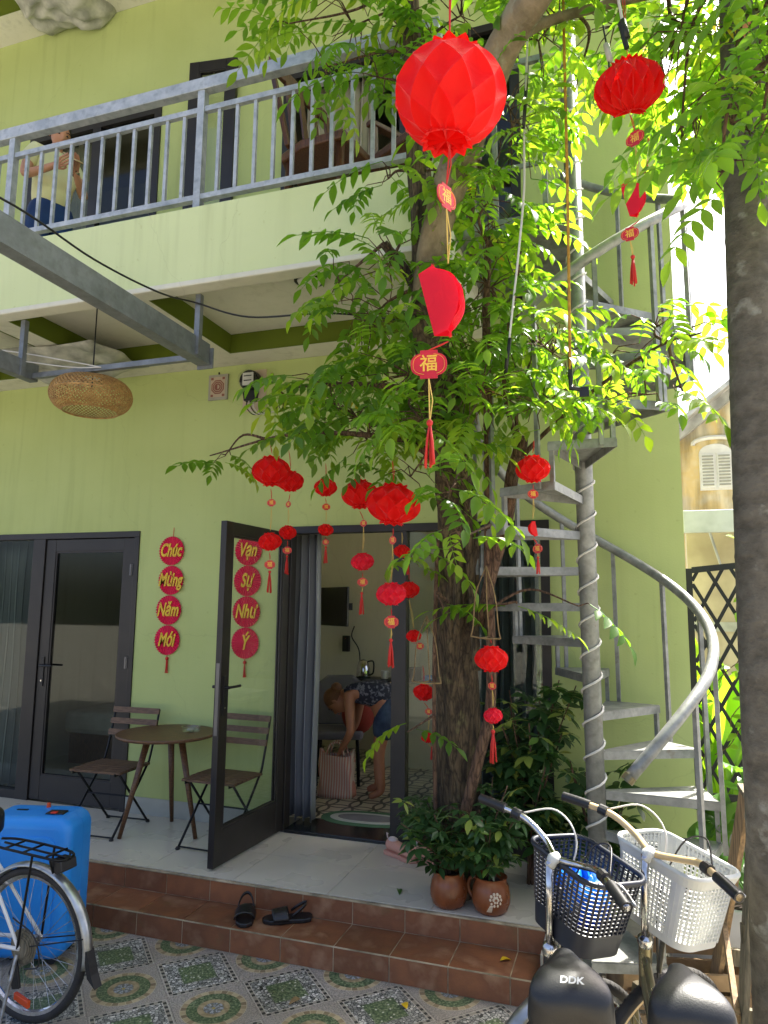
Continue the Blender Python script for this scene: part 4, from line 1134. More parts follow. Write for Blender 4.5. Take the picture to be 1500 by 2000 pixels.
# counter with fridge, kettle, mug
t = thing('kitchen_counter', 'beige counter along the right of the room', 'counter', (-2.0, 7.2, FLOOR))
t.location = (0, 0, 0)
B('worktop', 'counter_top', t, (-2.75, -0.45, 6.95, 7.55, 1.045, 1.085), bevel=.004)
B('cabinet', 'room_wall', t, (-2.35, -0.5, 7.0, 7.5, FLOOR+.012, 1.0445))
B('tray', 'black_plastic', t, (-2.72, -2.2, 7.0, 7.3, 1.0855, 1.097))
k = thing('kettle', 'shiny steel kettle on the counter', 'kettle', (-2.62, 7.16, 1.098))
MB().lathe([(.07, 0), (.075, .02), (.07, .10), (.05, .17), (.03, .185), (.001, .195)], 20).build('body', 'chrome', k, smooth=True)
MB().tube(smooth_path([(.045, 0, .17), (.11, 0, .17), (.11, 0, .06), (.07, 0, .03)], 5), .009, 8).build('handle', 'black_plastic', k, smooth=True)
MB().lathe([(.078, 0), (.078, .015)], 20).build('base', 'black_plastic', k)
for i, (xx, lab) in enumerate(((-2.38, 'white mug on the counter next to the kettle'), (-2.26, 'white mug on the counter, second from the kettle'))):
    k = thing('mug', lab, 'mug', (xx, 7.15, 1.098))
    MB().lathe([(.032, 0), (.038, .005), (.04, .085), (.036, .085), (.034, .01), (.001, .008)], 16).build('cup', 'white_paint', k, autosmooth=40)
    MB().tube(smooth_path([(.038, 0, .07), (.065, 0, .06), (.06, 0, .03), (.038, 0, .02)], 4), .005, 6).build('handle', 'white_paint', k)
o = B('tissue_box', 'blue_shell', None, (-1.95, -1.78, 7.1, 7.22, 1.0855, 1.15), bevel=.006); tag(o, 'blue box on the counter', 'box')
o = B('drying_rack', 'black_metal', None, (-2.14, -2.02, 7.05, 7.3, 1.0855, 1.22), bevel=.01); tag(o, 'dark appliance on the counter beside the mugs', 'appliance')
cl = thing('wall_calendar', 'narrow printed sheet hanging on the room wall', 'calendar', (-2.42, 7.698, 1.52))
B('sheet', 'paper_white', cl, (-.06, .06, -.004, -.0005, -.20, .20))
for q in range(6): B('print_block', 'blue_shell' if q == 5 else 'plaque_grey', cl, (-.048, .048, -.0052, -.0042, -.175+.062*q, -.13+.062*q))
o = B('fridge', 'white_paint', None, (-1.15, -.70, 5.95, 6.45, FLOOR+.0125, 1.0), bevel=.012); tag(o, 'white cabinet inside the room right of the doorway', 'cabinet')
gl = thing('lamp_globe', 'small white bowl on the dark shelf seen through the glass beside the tree', 'bowl', (-1.28, 5.75, 1.005))
MB().lathe([(.03, 0), (.06, .03), (.065, .07), (.058, .07), (.05, .03), (.001, .02)], 18).build('bowl', 'white_paint', gl, smooth=True)
sh = thing('wall_shelf', 'beige shelf behind the glass beside the tree', 'shelf', (0, 0, 0))
B('board', 'counter_top', sh, (-1.42, -1.16, 5.6, 5.92, .98, 1.0045)); B('leg', 'black_metal', sh, (-1.41, -1.38, 5.62, 5.9, FLOOR+.0125, .9795), (-1.20, -1.17, 5.62, 5.9, FLOOR+.0125, .9795))
ch = thing('grey_chair', 'grey upholstered chair behind the bending person', 'chair', (-2.52, 6.25, FLOOR+.012), R(20))
MB().prism([(-.22, -.22), (.22, -.22), (.24, .2), (-.24, .2)], .40, .47, 'XY').build('seat', 'mat_grey', ch, bevel=.02)
MB().prism([(-.22, .47), (.22, .47), (.21, .86), (.12, .93), (-.12, .93), (-.21, .86)], .18, .24).build('backrest', 'mat_grey', ch, bevel=.02)
for sx in (-1, 1):
    for sy in (-1, 1): MB().tube([(sx*.19, sy*.18, 0), (sx*.17, sy*.16, .41)], .014, 8).build('leg', 'black_metal', ch)
o = MB().sphere((0, 0, .16), .16, 14, 9, (1.0, .8, 1.2)).build('orange_backpack', 'orange_cloth', None, smooth=True); o.location = (-2.33, 6.25, .72); tag(o, 'orange bag on the grey chair', 'bag')
# room at the left: bed and notice sheet
t = thing('bed', 'low bed with pale linen behind the closed glass door', 'bed', (-4.6, 7.0, FLOOR+.004))
t.location = (0, 0, 0)
B('mattress', 'bed_linen', t, (-5.4, -3.75, 5.95, 7.6, FLOOR+.30, FLOOR+.52), bevel=.05)
B('bed_base', 'wood_chair', t, (-5.35, -3.8, 6.0, 7.6, FLOOR+.0045, FLOOR+.2995))
for k_, xx in enumerate((-5.05, -4.25)): MB().sphere((xx, 7.3, FLOOR+.62), .24, 14, 9, (1.3, .75, .5)).build('pillow', 'bed_linen', t, smooth=True)
o = B('notice_sheet', 'paper_white', None, (-4.16, -3.98, 7.68, 7.6995, 1.62, 1.98)); tag(o, 'sheet of paper pinned to the wall behind the closed glass door', 'paper')
o = B('wall_panel', 'green', None, (-5.2, -3.75, 7.66, 7.679, 1.45, 1.50)); tag(o, 'pale ledge on the room wall behind the closed glass door', 'ledge')

# ================================================================== SPIRAL STAIR
SX, SY = -0.158, 4.10
st = thing('spiral_staircase', 'galvanised steel spiral staircase winding up to the balcony', 'staircase', (SX, SY, 0.004))
st.rotation_euler = (0, R(-0.6), 0)
RISE, STEP = 0.198, 29.0
K0 = 0.885
RT = 0.60
def tread_z(k): return K0+RISE*k
def tread_a(k): return R(272-STEP*(9-k))
MB().tube([(0, 0, 0), (0, 0, 6.1)], .049, 24).build('pole', 'stair_steel', st, smooth=True)
MB().lathe([(.001, 6.1), (.051, 6.1), (.05, 6.115), (.001, 6.125)], 20).build('pole_cap', 'stair_steel', st)
# cable wound round the pole
cw = []
for i in range(0, 360):
    z = .25+i*.0152
    if z > 5.2: break
    a_ = 2*PI*(z-.25)/.178+.4
    cw.append((.0555*math.cos(a_), .0555*math.sin(a_), z))
MB().tube(cw, .0065, 6).build('wound_cable', 'cable_white', st, smooth=True)
def sector(r0, r1, a0, a1):
    return [(r0*math.cos(a0), r0*math.sin(a0)), (r1*math.cos(a0), r1*math.sin(a0)), (r1*math.cos(a1), r1*math.sin(a1)), (r0*math.cos(a1), r0*math.sin(a1))]
for k in range(-4, 16):
    z = tread_z(k); a_ = tread_a(k); h = R(STEP/2+1.2)
    tr = MB().prism(sector(.048, RT, a_-h, a_+h), z-.006, z, 'XY').build('tread', 'stair_steel', st)
    e = MB()
    for s in (-1, 1):
        p0 = Vector((.05*math.cos(a_+s*h*.9), .05*math.sin(a_+s*h*.9), z-.0265)); p1 = Vector((RT*math.cos(a_+s*h), RT*math.sin(a_+s*h), z-.0265))
        e.bar(p0, p1, .006, .040)
    e.bar(Vector((RT*math.cos(a_-h), RT*math.sin(a_-h), z-.0265)), Vector((RT*math.cos(a_+h), RT*math.sin(a_+h), z-.0265)), .006, .040)
    e.build('tread_edge', 'stair_steel', tr)
    # upright carrying the handrail, and the short strut to the next tread
    ra = a_+h*.55
    RR = RT+.014
    rz = .90 if k > -3 else .9
    if k >= -2:
        MB().box(-.011, .011, -.011, .011, z-.04, z+.86+RISE*(ra-a_)/R(STEP)).build('baluster', 'stair_steel', tr).matrix_local = Matrix.Translation((RR*math.cos(ra), RR*math.sin(ra), 0)) @ Matrix.Rotation(ra, 4, 'Z')
    if k < 15:
        sa = a_+h*.93
        MB().box(-.011, .011, -.011, .011, z+.0005, z+RISE-.042).build('riser_strut', 'stair_steel', tr).matrix_local = Matrix.Translation(((RT-.016)*math.cos(sa), (RT-.016)*math.sin(sa), 0)) @ Matrix.Rotation(sa, 4, 'Z')
# handrail: helix of steel pipe with capped lower end
hp = []
a0 = tread_a(-2)-R(26); a1 = tread_a(15)+R(14)
n = 150
for i in range(n+1):
    a_ = a0+(a1-a0)*i/n
    z = K0+RISE*((a_-tread_a(0))/R(STEP))+.88
    low = max(0, 1-(a_-a0)/R(40))
    hp.append(((RT+.014)*math.cos(a_), (RT+.014)*math.sin(a_), z-.10*low*low))
MB().tube(hp, .028, 14).build('handrail', 'stair_steel', st, smooth=True)
MB().tube([hp[0], Vector(hp[0])+(Vector(hp[0])-Vector(hp[2])).normalized()*.03], .031, 14).build('rail_cap', 'bike_champagne', st, autosmooth=40)
# landing joining the balcony
LZ = tread_z(16)
ld_ = MB().box(-.655, -.035, -.30, .60, LZ-.008, LZ).build('landing', 'stair_steel', st)
e = MB()
for yy in (-.30, 0.0, .30, .594): e.box(-.655, -.04, yy, yy+.006, LZ-.07, LZ-.0085)
for xx in (-.655, -.40): e.box(xx, xx+.006, -.294, .594, LZ-.069, LZ-.0085)
e.build('landing_joist', 'stair_steel', ld_)
for xx in (-.64, -.42, -.14):
    MB().box(-.014, .014, -.014, .014, LZ+.0005, LZ+.95).build('landing_post', 'stair_steel', ld_).location = (xx, -.285, 0)
MB().box(-.655, -.12, -.30, -.27, LZ+.951, LZ+.985).build('landing_rail', 'stair_steel', ld_)
MB().box(-.64, -.14, -.292, -.277, LZ+.30, LZ+.325).build('landing_rail', 'stair_steel', ld_)

# ================================================================== LANTERNS
def lantern_mesh(d, arc=360.0, m='tissue', seed=0, cells=10, rows=6, depth=.20):
    """honeycomb tissue lantern: sheets glued at staggered points so that tall diamond
    cells open between them, pointed scallops at both ends; arc < 360 is a half-opened one"""
    rg = random.Random(seed)
    r = d/2; full = arc >= 359
    def prof(t):
        t = max(0.0, min(1.0, t))
        if t < .10: return r*(.50-1.2*t), r*(.99-1.9*t)
        if t > .90: return r*(.50-1.2*(1-t)), -r*(.99-1.9*(1-t))
        th = PI*(.125+.75*(t-.10)/.80)
        return r*math.sin(th)**.9, r*.87*math.cos(th)
    N = cells if full else max(3, int(cells*arc/360))
    A = 2*PI/cells if full else R(arc)/N
    wob = {}
    def nodep(i, j):
        k = (i % N if full else i, j)
        if k not in wob: wob[k] = (rg.uniform(-.05, .05), rg.uniform(-.02, .02), rg.uniform(.97, 1.03))
        w = wob[k]
        a_ = (i+.5*(j % 2)+w[0])*A-(0 if full else R(arc)/2)
        t = (j+.0)/rows
        tt = .02+.96*t+(w[1] if 0 < j < rows else 0)
        return a_, 1.0*w[2], tt
    S = 6; vs = []; fs = []
    for j in range(-1, rows+1):
        for i in range(N):
            # diamond: left and right corners on row j, top on j-1, bottom on j+1
            lo, hi = max(0, j-1), min(rows, j+1)
            if j < 0: continue
            Lf, Rt = nodep(i, j), nodep(i+1, j)
            if not full and i == N-1 and j % 2: continue
            ti = i+1 if j % 2 else i
            tp = nodep(ti, j-1) if j > 0 else None
            bt = nodep(ti, j+1) if j < rows else None
            if j % 2 == 0:
                tp = nodep(i, j-1) if j > 0 else None
                bt = nodep(i, j+1) if j < rows else None
            if tp is None: tp = ((Lf[0]+Rt[0])/2, (Lf[1]+Rt[1])/2, (Lf[2]+Rt[2])/2+.05)
            if bt is None: bt = ((Lf[0]+Rt[0])/2, (Lf[1]+Rt[1])/2, (Lf[2]+Rt[2])/2-.05)
            base = len(vs)
            for u in range(S+1):
                for v in range(S+1):
                    U, V = u/S, v/S
                    w00, w10, w01, w11 = (1-U)*(1-V), U*(1-V), (1-U)*V, U*V
                    a_ = Lf[0]*w00+tp[0]*w10+bt[0]*w01+Rt[0]*w11
                    kk = Lf[1]*w00+tp[1]*w10+bt[1]*w01+Rt[1]*w11
                    rr, zz = prof(Lf[2]*w00+tp[2]*w10+bt[2]*w01+Rt[2]*w11)
                    rr *= kk
                    # keep the bulge of the round outline, sink the middle of the cell
                    e = 16*U*(1-U)*V*(1-V)
                    rr *= 1-depth*max(0, e)**.55
                    vs.append((rr*math.cos(a_), rr*math.sin(a_), zz))
            for u in range(S):
                for v in range(S):
                    q = base+u*(S+1)+v
                    fs.append((q, q+1, q+S+2, q+S+1))
    # radial sheets back to the spine
    for i in range(N if full else N+1):
        a_ = i*A-(0 if full else R(arc)/2); base = len(vs)
        for q in range(9):
            rr, zz = prof(.06+.88*q/8)
            vs.append((rr*(.80 if full else .98)*math.cos(a_), rr*(.80 if full else .98)*math.sin(a_), zz)); vs.append((r*.01*math.cos(a_), r*.01*math.sin(a_), zz*.98))
        for q in range(8): fs.append((base+2*q, base+2*q+1, base+2*q+3, base+2*q+2))
    me = MB().add(vs, fs).mesh('lantern', m, True)
    return me
def card_parts(parent, loc, w, rz, glyph='福'):
    """small die-cut lantern-shaped card with a gilt character"""
    h = w*.80; o = []
    for i in range(28):
        a_ = 2*PI*i/28
        x_, z_ = math.cos(a_), math.sin(a_)
        x_ = math.copysign(abs(x_)**.8, x_)*w/2; z_ = math.copysign(abs(z_)**.75, z_)*h*.42
        o.append((x_, z_))
    c = MB().prism(o, -.0012, .0012)
    c.box(-w*.24, w*.24, -.0010, .0010, h*.36, h*.5); c.box(-w*.24, w*.24, -.0010, .0010, -h*.5, -h*.36)
    co = c.build('card', 'card_red', parent); co.location = loc; co.rotation_euler = (0, 0, rz)
    if w > .03:
        for s in (-1, 1):
            lt = link('character', GLYPH, co, (0, s*.0016, 0), (R(90), 0, 0 if s < 0 else PI), w*.50)
        bd = MB()
        for s in (-1, 1):
            for k_ in range(28):
                p, q = o[k_], o[(k_+1) % 28]
                if abs(p[0]) < w*.22: continue
                bd.bar((p[0]*.86, s*.0016, p[1]*.86), (q[0]*.86, s*.0016, q[1]*.86), .0006, w*.022, (0, 1, 0))
        bd.build('gilt_line', 'gold_card', co)
    return co
GLYPH = text_mesh('福', 1.0, 'gold_card', .0006, 0, 0.012)
def tassel(parent, loc, L, up):
    """knot, red threads"""
    rg = random.Random(int(L*1e5))
    s_ = MB()
    for i in range(9):
        a_ = rg.uniform(0, 6.28); r_ = L*.10
        s_.tube([(0, 0, L*.5), (r_*.6*math.cos(a_), r_*.6*math.sin(a_), L*.1), (r_*math.cos(a_), r_*math.sin(a_), -L*.5*rg.uniform(.75, 1))], max(.0012, L*.028), 5)
    s_.sphere((0, 0, L*.5), L*.075, 8, 6)
    o = s_.build('tassel', 'string_red', parent, smooth=True); o.location = loc
    return o
LABELS = {
 1: 'largest red honeycomb lantern, hanging nearest at the top centre, with tassel and cards',
 2: 'half-opened red honeycomb lantern hanging at the upper right near the palm trunk',
 22: 'tiny red lantern with a thin tassel hanging just behind the upper right lantern',
 3: 'red lantern string leftmost over the porch, in front of the open glass door',
 4: 'red lantern string second from the left, just right of the leftmost one',
 5: 'red lantern string hanging in front of the doorway lintel, third from the left',
 6: 'red lantern string half hidden by leaves, fourth from the left, before the doorway',
 7: 'wide open lotus-shaped red lantern string left of the trunk, before the doorway',
 81: 'small lone red lantern with a tassel behind the lotus-shaped lantern',
 82: 'dark red lantern string just left of the trunk, in front of the dark glass',
 83: 'lowest red lantern string, partly behind the left side of the trunk',
 9: 'sunlit red lantern string beside the upper spiral stair treads',
 10: 'red lantern string hanging right of the trunk, low above the shrubs'}
CH = {
    1:[('top',-0.328,1.398,3.233,0.000),('L',-0.335,1.429,2.992,0.255),('C',-0.349,1.456,2.768,0.072),('H',-0.353,1.488,2.532,0.116),('C',-0.399,1.492,2.392,0.083),('T',-0.403,1.516,2.210,0.070)],
    2:[('top',0.062,2.587,4.038,0.000),('L',0.085,2.625,3.821,0.239),('C',0.101,2.657,3.631,0.074),('H',0.106,2.691,3.402,0.110),('C',0.071,2.698,3.268,0.067),('T',0.079,2.721,3.127,0.078)],
    22:[('top',0.208,3.345,4.290,0.000),('S',0.195,3.358,4.167,0.064),('C',0.178,3.364,4.089,0.039),('T',0.174,3.379,3.972,0.074)],
    3:[('top',-2.049,3.855,2.833,0.000),('L',-2.048,3.878,2.675,0.242),('C',-2.054,3.903,2.479,0.057),('S',-2.071,3.932,2.239,0.147),('C',-2.076,3.950,2.097,0.067),('T',-2.082,3.963,1.986,0.089)],
    4:[('top',-2.096,4.206,2.879,0.000),('L',-2.092,4.236,2.674,0.186),('C',-2.110,4.251,2.520,0.052),('S',-2.120,4.275,2.333,0.120),('C',-2.127,4.289,2.213,0.062),('T',-2.133,4.301,2.111,0.083)],
    5:[('top',-1.863,4.296,2.796,0.000),('L',-1.869,4.316,2.636,0.158),('C',-1.869,4.334,2.506,0.055),('S',-1.878,4.353,2.353,0.107),('C',-1.880,4.364,2.271,0.048),('T',-1.883,4.375,2.182,0.076)],
    6:[('top',-1.485,3.954,2.724,0.000),('L',-1.495,3.979,2.523,0.224),('C',-1.480,4.009,2.347,0.050),('S',-1.493,4.037,2.116,0.143),('C',-1.497,4.053,1.992,0.065),('T',-1.507,4.068,1.859,0.087)],
    7:[('top',-1.090,3.362,2.583,0.000),('L',-1.092,3.392,2.363,0.266),('C',-1.101,3.415,2.182,0.052),('S',-1.117,3.447,1.911,0.157),('C',-1.121,3.466,1.769,0.078),('T',-1.129,3.486,1.606,0.094)],
    81:[('top',-1.319,4.281,2.315,0.000),('S',-1.322,4.296,2.196,0.108),('T',-1.289,4.322,2.089,0.059)],
    82:[('top',-1.289,4.322,2.089,0.000),('L',-1.287,4.342,1.954,0.137),('S',-1.268,4.389,1.663,0.101),('C',-1.233,4.410,1.599,0.052)],
    83:[('top',-1.219,4.432,1.476,0.000),('L',-1.218,4.456,1.308,0.137),('C',-1.194,4.481,1.186,0.049),('S',-1.202,4.501,1.024,0.088),('T',-1.184,4.522,0.921,0.052)],
    9:[('top',-0.380,3.379,2.647,0.000),('L',-0.389,3.395,2.511,0.168),('C',-0.392,3.411,2.391,0.054),('H',-0.398,3.432,2.227,0.059),('C',-0.380,3.452,2.130,0.054),('T',-0.380,3.463,2.049,0.054)],
    10:[('top',-0.635,3.588,1.686,0.000),('L',-0.634,3.602,1.592,0.172),('C',-0.635,3.620,1.457,0.046),('S',-0.635,3.641,1.309,0.098),('T',-0.640,3.661,1.151,0.103)],
}
for key, items in CH.items():
    random.seed(key)
    top = Vector(items[0][1:4])
    base = Vector(items[-1][1:4])
    t = thing('paper_lantern', LABELS[key], 'lantern', base, 0, 'red paper lantern strings hung from the tree')
    prev = top-base; big = True
    if key == 1: prev = prev+Vector((0, 0, .55))
    if key in (2, 22): prev = prev+Vector((0, 0, .4))
    for kind, x_, y_, z_, w_ in items[1:]:
        loc = Vector((x_, y_, z_))-base
        if kind in 'LSH':
            half = w_*.46
            if kind == 'H': me = lantern_mesh(w_*(1.55 if key == 1 else 1.4), 62, 'tissue_pink' if key in (1, 2) else 'tissue', key+5, cells=44, rows=10, depth=.06); half = w_*.8
            elif key == 2: me = lantern_mesh(w_*1.08, 235, 'tissue', key, cells=14, rows=5)
            elif key == 7 and kind == 'L': me = lantern_mesh(w_, 360, 'tissue', key, cells=9, rows=5, depth=.26)
            elif key == 1: me = lantern_mesh(w_, 360, 'tissue', key, cells=10, rows=6, depth=.15)
            else: me = lantern_mesh(w_, 360, 'tissue_pink' if (kind == 'S' and key in (7, 6, 10)) else 'tissue', key, cells=9, rows=5)
            o = link('honeycomb_lantern' if kind == 'L' else 'small_lantern', me, t, loc, (rnd(-.12, .12), rnd(-.12, .12), rnd(0, 6.28)))
            if kind == 'H':
                # folded: fans out sideways from its spine
                o.location = loc-Vector((w_*.45, 0, 0)); o.rotation_euler = (0, R(-14), R(12))
                if key == 9: o.rotation_euler = (0, R(10), R(200)); o.location = loc+Vector((w_*.3, 0, 0))
            if kind == 'L' and key == 2: o.rotation_euler = (R(8), R(18), R(-70))
            if key == 7 and kind == 'L': o.scale = (1.05, 1.05, .82)
            elif kind != 'H': o.scale = (1, 1, .92 if key == 1 else .80)
        elif kind == 'C':
            half = w_*.4
            card_parts(t, loc, w_, {1: R(68) if loc.z > .4 else R(8)}.get(key, rnd(-.6, .6)))
        else:
            half = w_*.5
            tassel(t, loc, w_*1.5, half); half = w_*.75
        a_ = prev; b_ = loc+Vector((0, 0, half))
        if (a_-b_).length > .004:
            s_ = MB(); rad = .0016 if key not in (1,) else .0018
            span = (a_-b_).length
            s_.tube([a_, b_], rad, 5)
            off = Vector((min(.008, span*.08), 0, 0))
            s_.tube([a_, (a_+b_)/2+off, b_], rad*.8, 5)
            s_.build('string', 'string_yellow' if (kind == 'T' or (kind in 'SH' and span > .04)) else 'string_red', t)
        prev = loc-Vector((0, 0, half))
# --- twig hangers looped on the tree
def twig_hanger(label, top, bl, br, depth):
    t = thing('twig_hanger', label, 'hanger', top)
    top = Vector(top); bl = Vector(bl)-top; br = Vector(br)-top
    f = Vector((0, depth, 0))
    corners = [bl, br, (br+bl)/2+f]
    for c_ in corners:
        MB().tube(smooth_path([(0, 0, 0), c_*.4+Vector((c_.x*.25, 0, 0)), c_*.85, c_], 4), .0032, 6).build('stay', 'twig', t, smooth=True)
    for p, q in ((0, 1), (1, 2), (2, 0)):
        MB().tube([corners[p], (corners[p]+corners[q])/2+Vector((0, 0, -.008)), corners[q]], .004, 6).build('base_stick', 'twig', t, smooth=True)
twig_hanger('triangular dry-twig plant hanger against the right of the trunk', (-.66, 3.62, 2.06), (-.75, 3.66, 1.70), (-.60, 3.68, 1.69), .09)
twig_hanger('triangular dry-twig plant hanger left of the trunk, the lower one', (-1.03, 3.82, 1.80), (-1.115, 3.83, 1.44), (-.955, 3.85, 1.435), .07)
# --- cords and wires let down from the crown
c = MB().tube(smooth_path([(-.15, 2.75, 4.75), (-.158, 2.78, 4.40), (-.166, 2.88, 3.6), (-.180, 2.99, 2.83)], 6), .0065, 7).build('yellow_rope', 'rope', None, smooth=True); tag(c, 'yellow-brown rope hanging straight down in front of the stair pole', 'rope')
h = thing('rope_hook', 'black taped hook at the end of the yellow rope', 'hook', (-.180, 2.99, 2.83))
MB().tube([(0, 0, .10), (.002, 0, -.03), (.0, 0, -.06), (.05, .0, -.07)], .010, 7).build('taped_end', 'black_plastic', h, smooth=True); MB().box(.035, .075, -.008, .008, -.10, -.06).build('clip', 'black_plastic', h)
c = MB().tube(smooth_path([(-.30, 2.80, 4.7), (-.318, 2.846, 4.31), (-.345, 2.90, 3.9), (-.358, 2.93, 3.6), (-.443, 2.995, 2.95)], 6), .005, 7).build('hanging_cable', 'cable_white', None, smooth=True); tag(c, 'white cable with black tape hanging left of the yellow rope', 'cable')
h = thing('cord_tape', 'black tape joint on the lower end of the white cord', 'tape', (-.443, 2.995, 2.95)); MB().tube([(.012, -.005, .07), (0, 0, 0), (-.012, .004, -.09)], .009, 7).build('tape', 'black_plastic', h, smooth=True)
h = thing('cord_tape', 'black tape joint high on the white cord', 'tape', (-.335, 2.88, 4.05)); MB().tube([(.012, -.01, .16), (0, 0, 0), (-.010, .004, -.12)], .008, 7).build('tape', 'black_plastic', h, smooth=True)
for lab, x_, y_, z_ in (('bare lamp-holder wire hanging left of the half-opened lantern', .0, 2.75, 4.1), ('white-sleeved wire holding up the half-opened lantern', .062, 2.587, 4.05)):
    h = thing('hanging_wire', lab, 'wire', (x_, y_, z_))
    wv = x_ < .03
    MB().tube(smooth_path([(0, 0, .6), (-.012, 0, .25), (.012, 0, 0), (.03, 0, -.30 if wv else -.02)], 5), .004 if wv else .006, 6).build('lead', 'black_plastic' if wv else 'cable_white', h, smooth=True)
    MB().tube([(.008, 0, .03), (.022, 0, -.05)], .012, 8).build('socket', 'cable_white' if wv else 'black_plastic', h, smooth=True)
    if not wv: MB().tube([(0, 0, .02), (.02, 0, -.09)], .010, 8).build('tape', 'black_plastic', h)

# ================================================================== BICYCLES
def wheel(parent, c, heading_m, r=.325, tyre='rubber', rim='chrome', name='wheel', spokes=36):
    """wheel in the bike's XZ plane, centre c; heading_m places it in bike space"""
    w = bpy.data.objects.new(name, None); COL.objects.link(w); w.parent = parent
    T_ = heading_m @ Matrix.Translation(c)
    ring = lambda rr, y=0, n=48: [(rr*math.cos(2*PI*i/n), y, rr*math.sin(2*PI*i/n)) for i in range(n)]
    MB(T_).tube(ring(r-.019, 0, 56), .0195, 10, closed=True).build('tyre', tyre, w, smooth=True)
    tread = MB(T_)
    for i in range(84):
        a_ = 2*PI*i/84
        for s in (-1, 1):
            p = Vector((math.cos(a_), 0, math.sin(a_))); t_ = Vector((-math.sin(a_), 0, math.cos(a_)))
            tread.bar(p*(r-.004)+Vector((0, s*.004, 0)), p*(r-.010)+Vector((0, s*.014, 0))+t_*.004, .009, .006, t_)
    tread.build('tread_block', tyre, w)
    rm = MB(T_)
    n = 56; vs = []; fs = []
    sec = [(r-.034, .013), (r-.034, -.013), (r-.048, -.010), (r-.054, 0), (r-.048, .010)]
    for i in range(n):
        a_ = 2*PI*i/n
        for rr, y in sec: vs.append((rr*math.cos(a_), y, rr*math.sin(a_)))
    for i in range(n):
        for j in range(5): fs.append((i*5+j, ((i+1) % n)*5+j, ((i+1) % n)*5+(j+1) % 5, i*5+(j+1) % 5))
    rm.add(vs, fs).build('rim', rim, w, autosmooth=35)
    sp = MB(T_)
    for i in range(spokes):
        a_ = 2*PI*i/spokes; s = 1 if i % 2 else -1
        b_ = a_+(R(48) if (i//2) % 2 else R(-48))
        sp.tube([(.022*math.cos(b_), s*.03, .022*math.sin(b_)), ((r-.05)*math.cos(a_), 0, (r-.05)*math.sin(a_))], .0013, 4)
    sp.build('spokes', 'dull_steel', w)
    MB(T_).lathe([(.006, -.055), (.009, -.05), (.024, -.034), (.012, -.026), (.012, .026), (.024, .034), (.009, .05), (.006, .055)], 14, (0, 0, 0), 'Y').build('hub', 'dull_steel', w, autosmooth=40)
    return w
def fender(parent, c, M_, a0, a1, r=.347, m='fender_silver', stays=True, width=.030):
    T_ = M_ @ Matrix.Translation(c)
    vs = []; fs = []; n = 30; k = 7
    for i in range(n+1):
        a_ = R(a0+(a1-a0)*i/n)
        for j in range(k):
            u = j/(k-1)*2-1
            rr = r-.016*u*u
            vs.append((rr*math.cos(a_), u*width, rr*math.sin(a_)))
    for i in range(n):
        for j in range(k-1): fs.append((i*k+j, i*k+j+1, (i+1)*k+j+1, (i+1)*k+j))
    o = MB(T_).add(vs, fs).build('fender', m, parent, smooth=True)
    s_ = o.modifiers.new('thick', 'SOLIDIFY'); s_.thickness = .0025
    if stays:
        a_ = R(a1-22 if a1 > a0 else a1+22)
        for s in (-1, 1):
            MB(T_).tube([(0, s*.05, 0), ((r-.01)*math.cos(a_), s*.03, (r-.01)*math.sin(a_))], .0028, 6).build('fender_stay', 'black_metal' if m != 'fender_x' else m, o)
    return o
def saddle(parent, m='saddle_skin', word=None):
    """broad sprung city saddle, nose towards +X, top at z=0"""
    prof = [(-.152, .058, -.062), (-.142, .102, -.036), (-.116, .122, -.014), (-.07, .117, .002), (-.02, .088, .004), (.04, .054, .0), (.09, .038, -.005), (.128, .030, -.011), (.15, .018, -.026)]
    vs = []; fs = []; k = 13
    for x_, w_, z_ in prof:
        for j in range(k):
            u = j/(k-1)*2-1
            edge = abs(u)
            yy = w_*math.sin(u*PI/2)
            zz = z_-.030*edge**2.6-(.05 if edge > .97 else 0)-(.012*edge if x_ < -.05 else 0)
            vs.append((x_, yy, zz))
    for i in range(len(prof)-1):
        for j in range(k-1): fs.append((i*k+j, i*k+j+1, (i+1)*k+j+1, (i+1)*k+j))
    # rear apron
    b0 = len(vs)
    for j in range(k):
        x_, y_, z_ = vs[j]; vs.append((x_+.006, y_*.99, -.108))
    for j in range(k-1): fs.append((j+1, j, b0+j, b0+j+1))
    mb = MB().add(vs, fs)
    o = mb.build('saddle', m, parent, smooth=True)
    sb = o.modifiers.new('sub', 'SUBSURF'); sb.levels = 1; sb.render_levels = 2
    s_ = o.modifiers.new('thick', 'SOLIDIFY'); s_.thickness = .012; s_.offset = 1
    if word:
        lt = link('lettering', text_mesh(word, .030, 'paper_white', .0006, 0.15, .0008), o)
        lt.matrix_local = Matrix.Translation((-.122, 0, .003)) @ Matrix.Rotation(R(-27), 4, 'Y') @ Matrix.Rotation(R(-90), 4, 'Z')
    for s in (-1, 1):
        MB().tube([(-.085+.016*math.cos(a_*.5), s*.055+.016*math.sin(a_*.5), -.05-.0016*a_*.9) for a_ in range(0, 44)], .0035, 6).build('spring', 'black_metal', o, smooth=True)
    return o
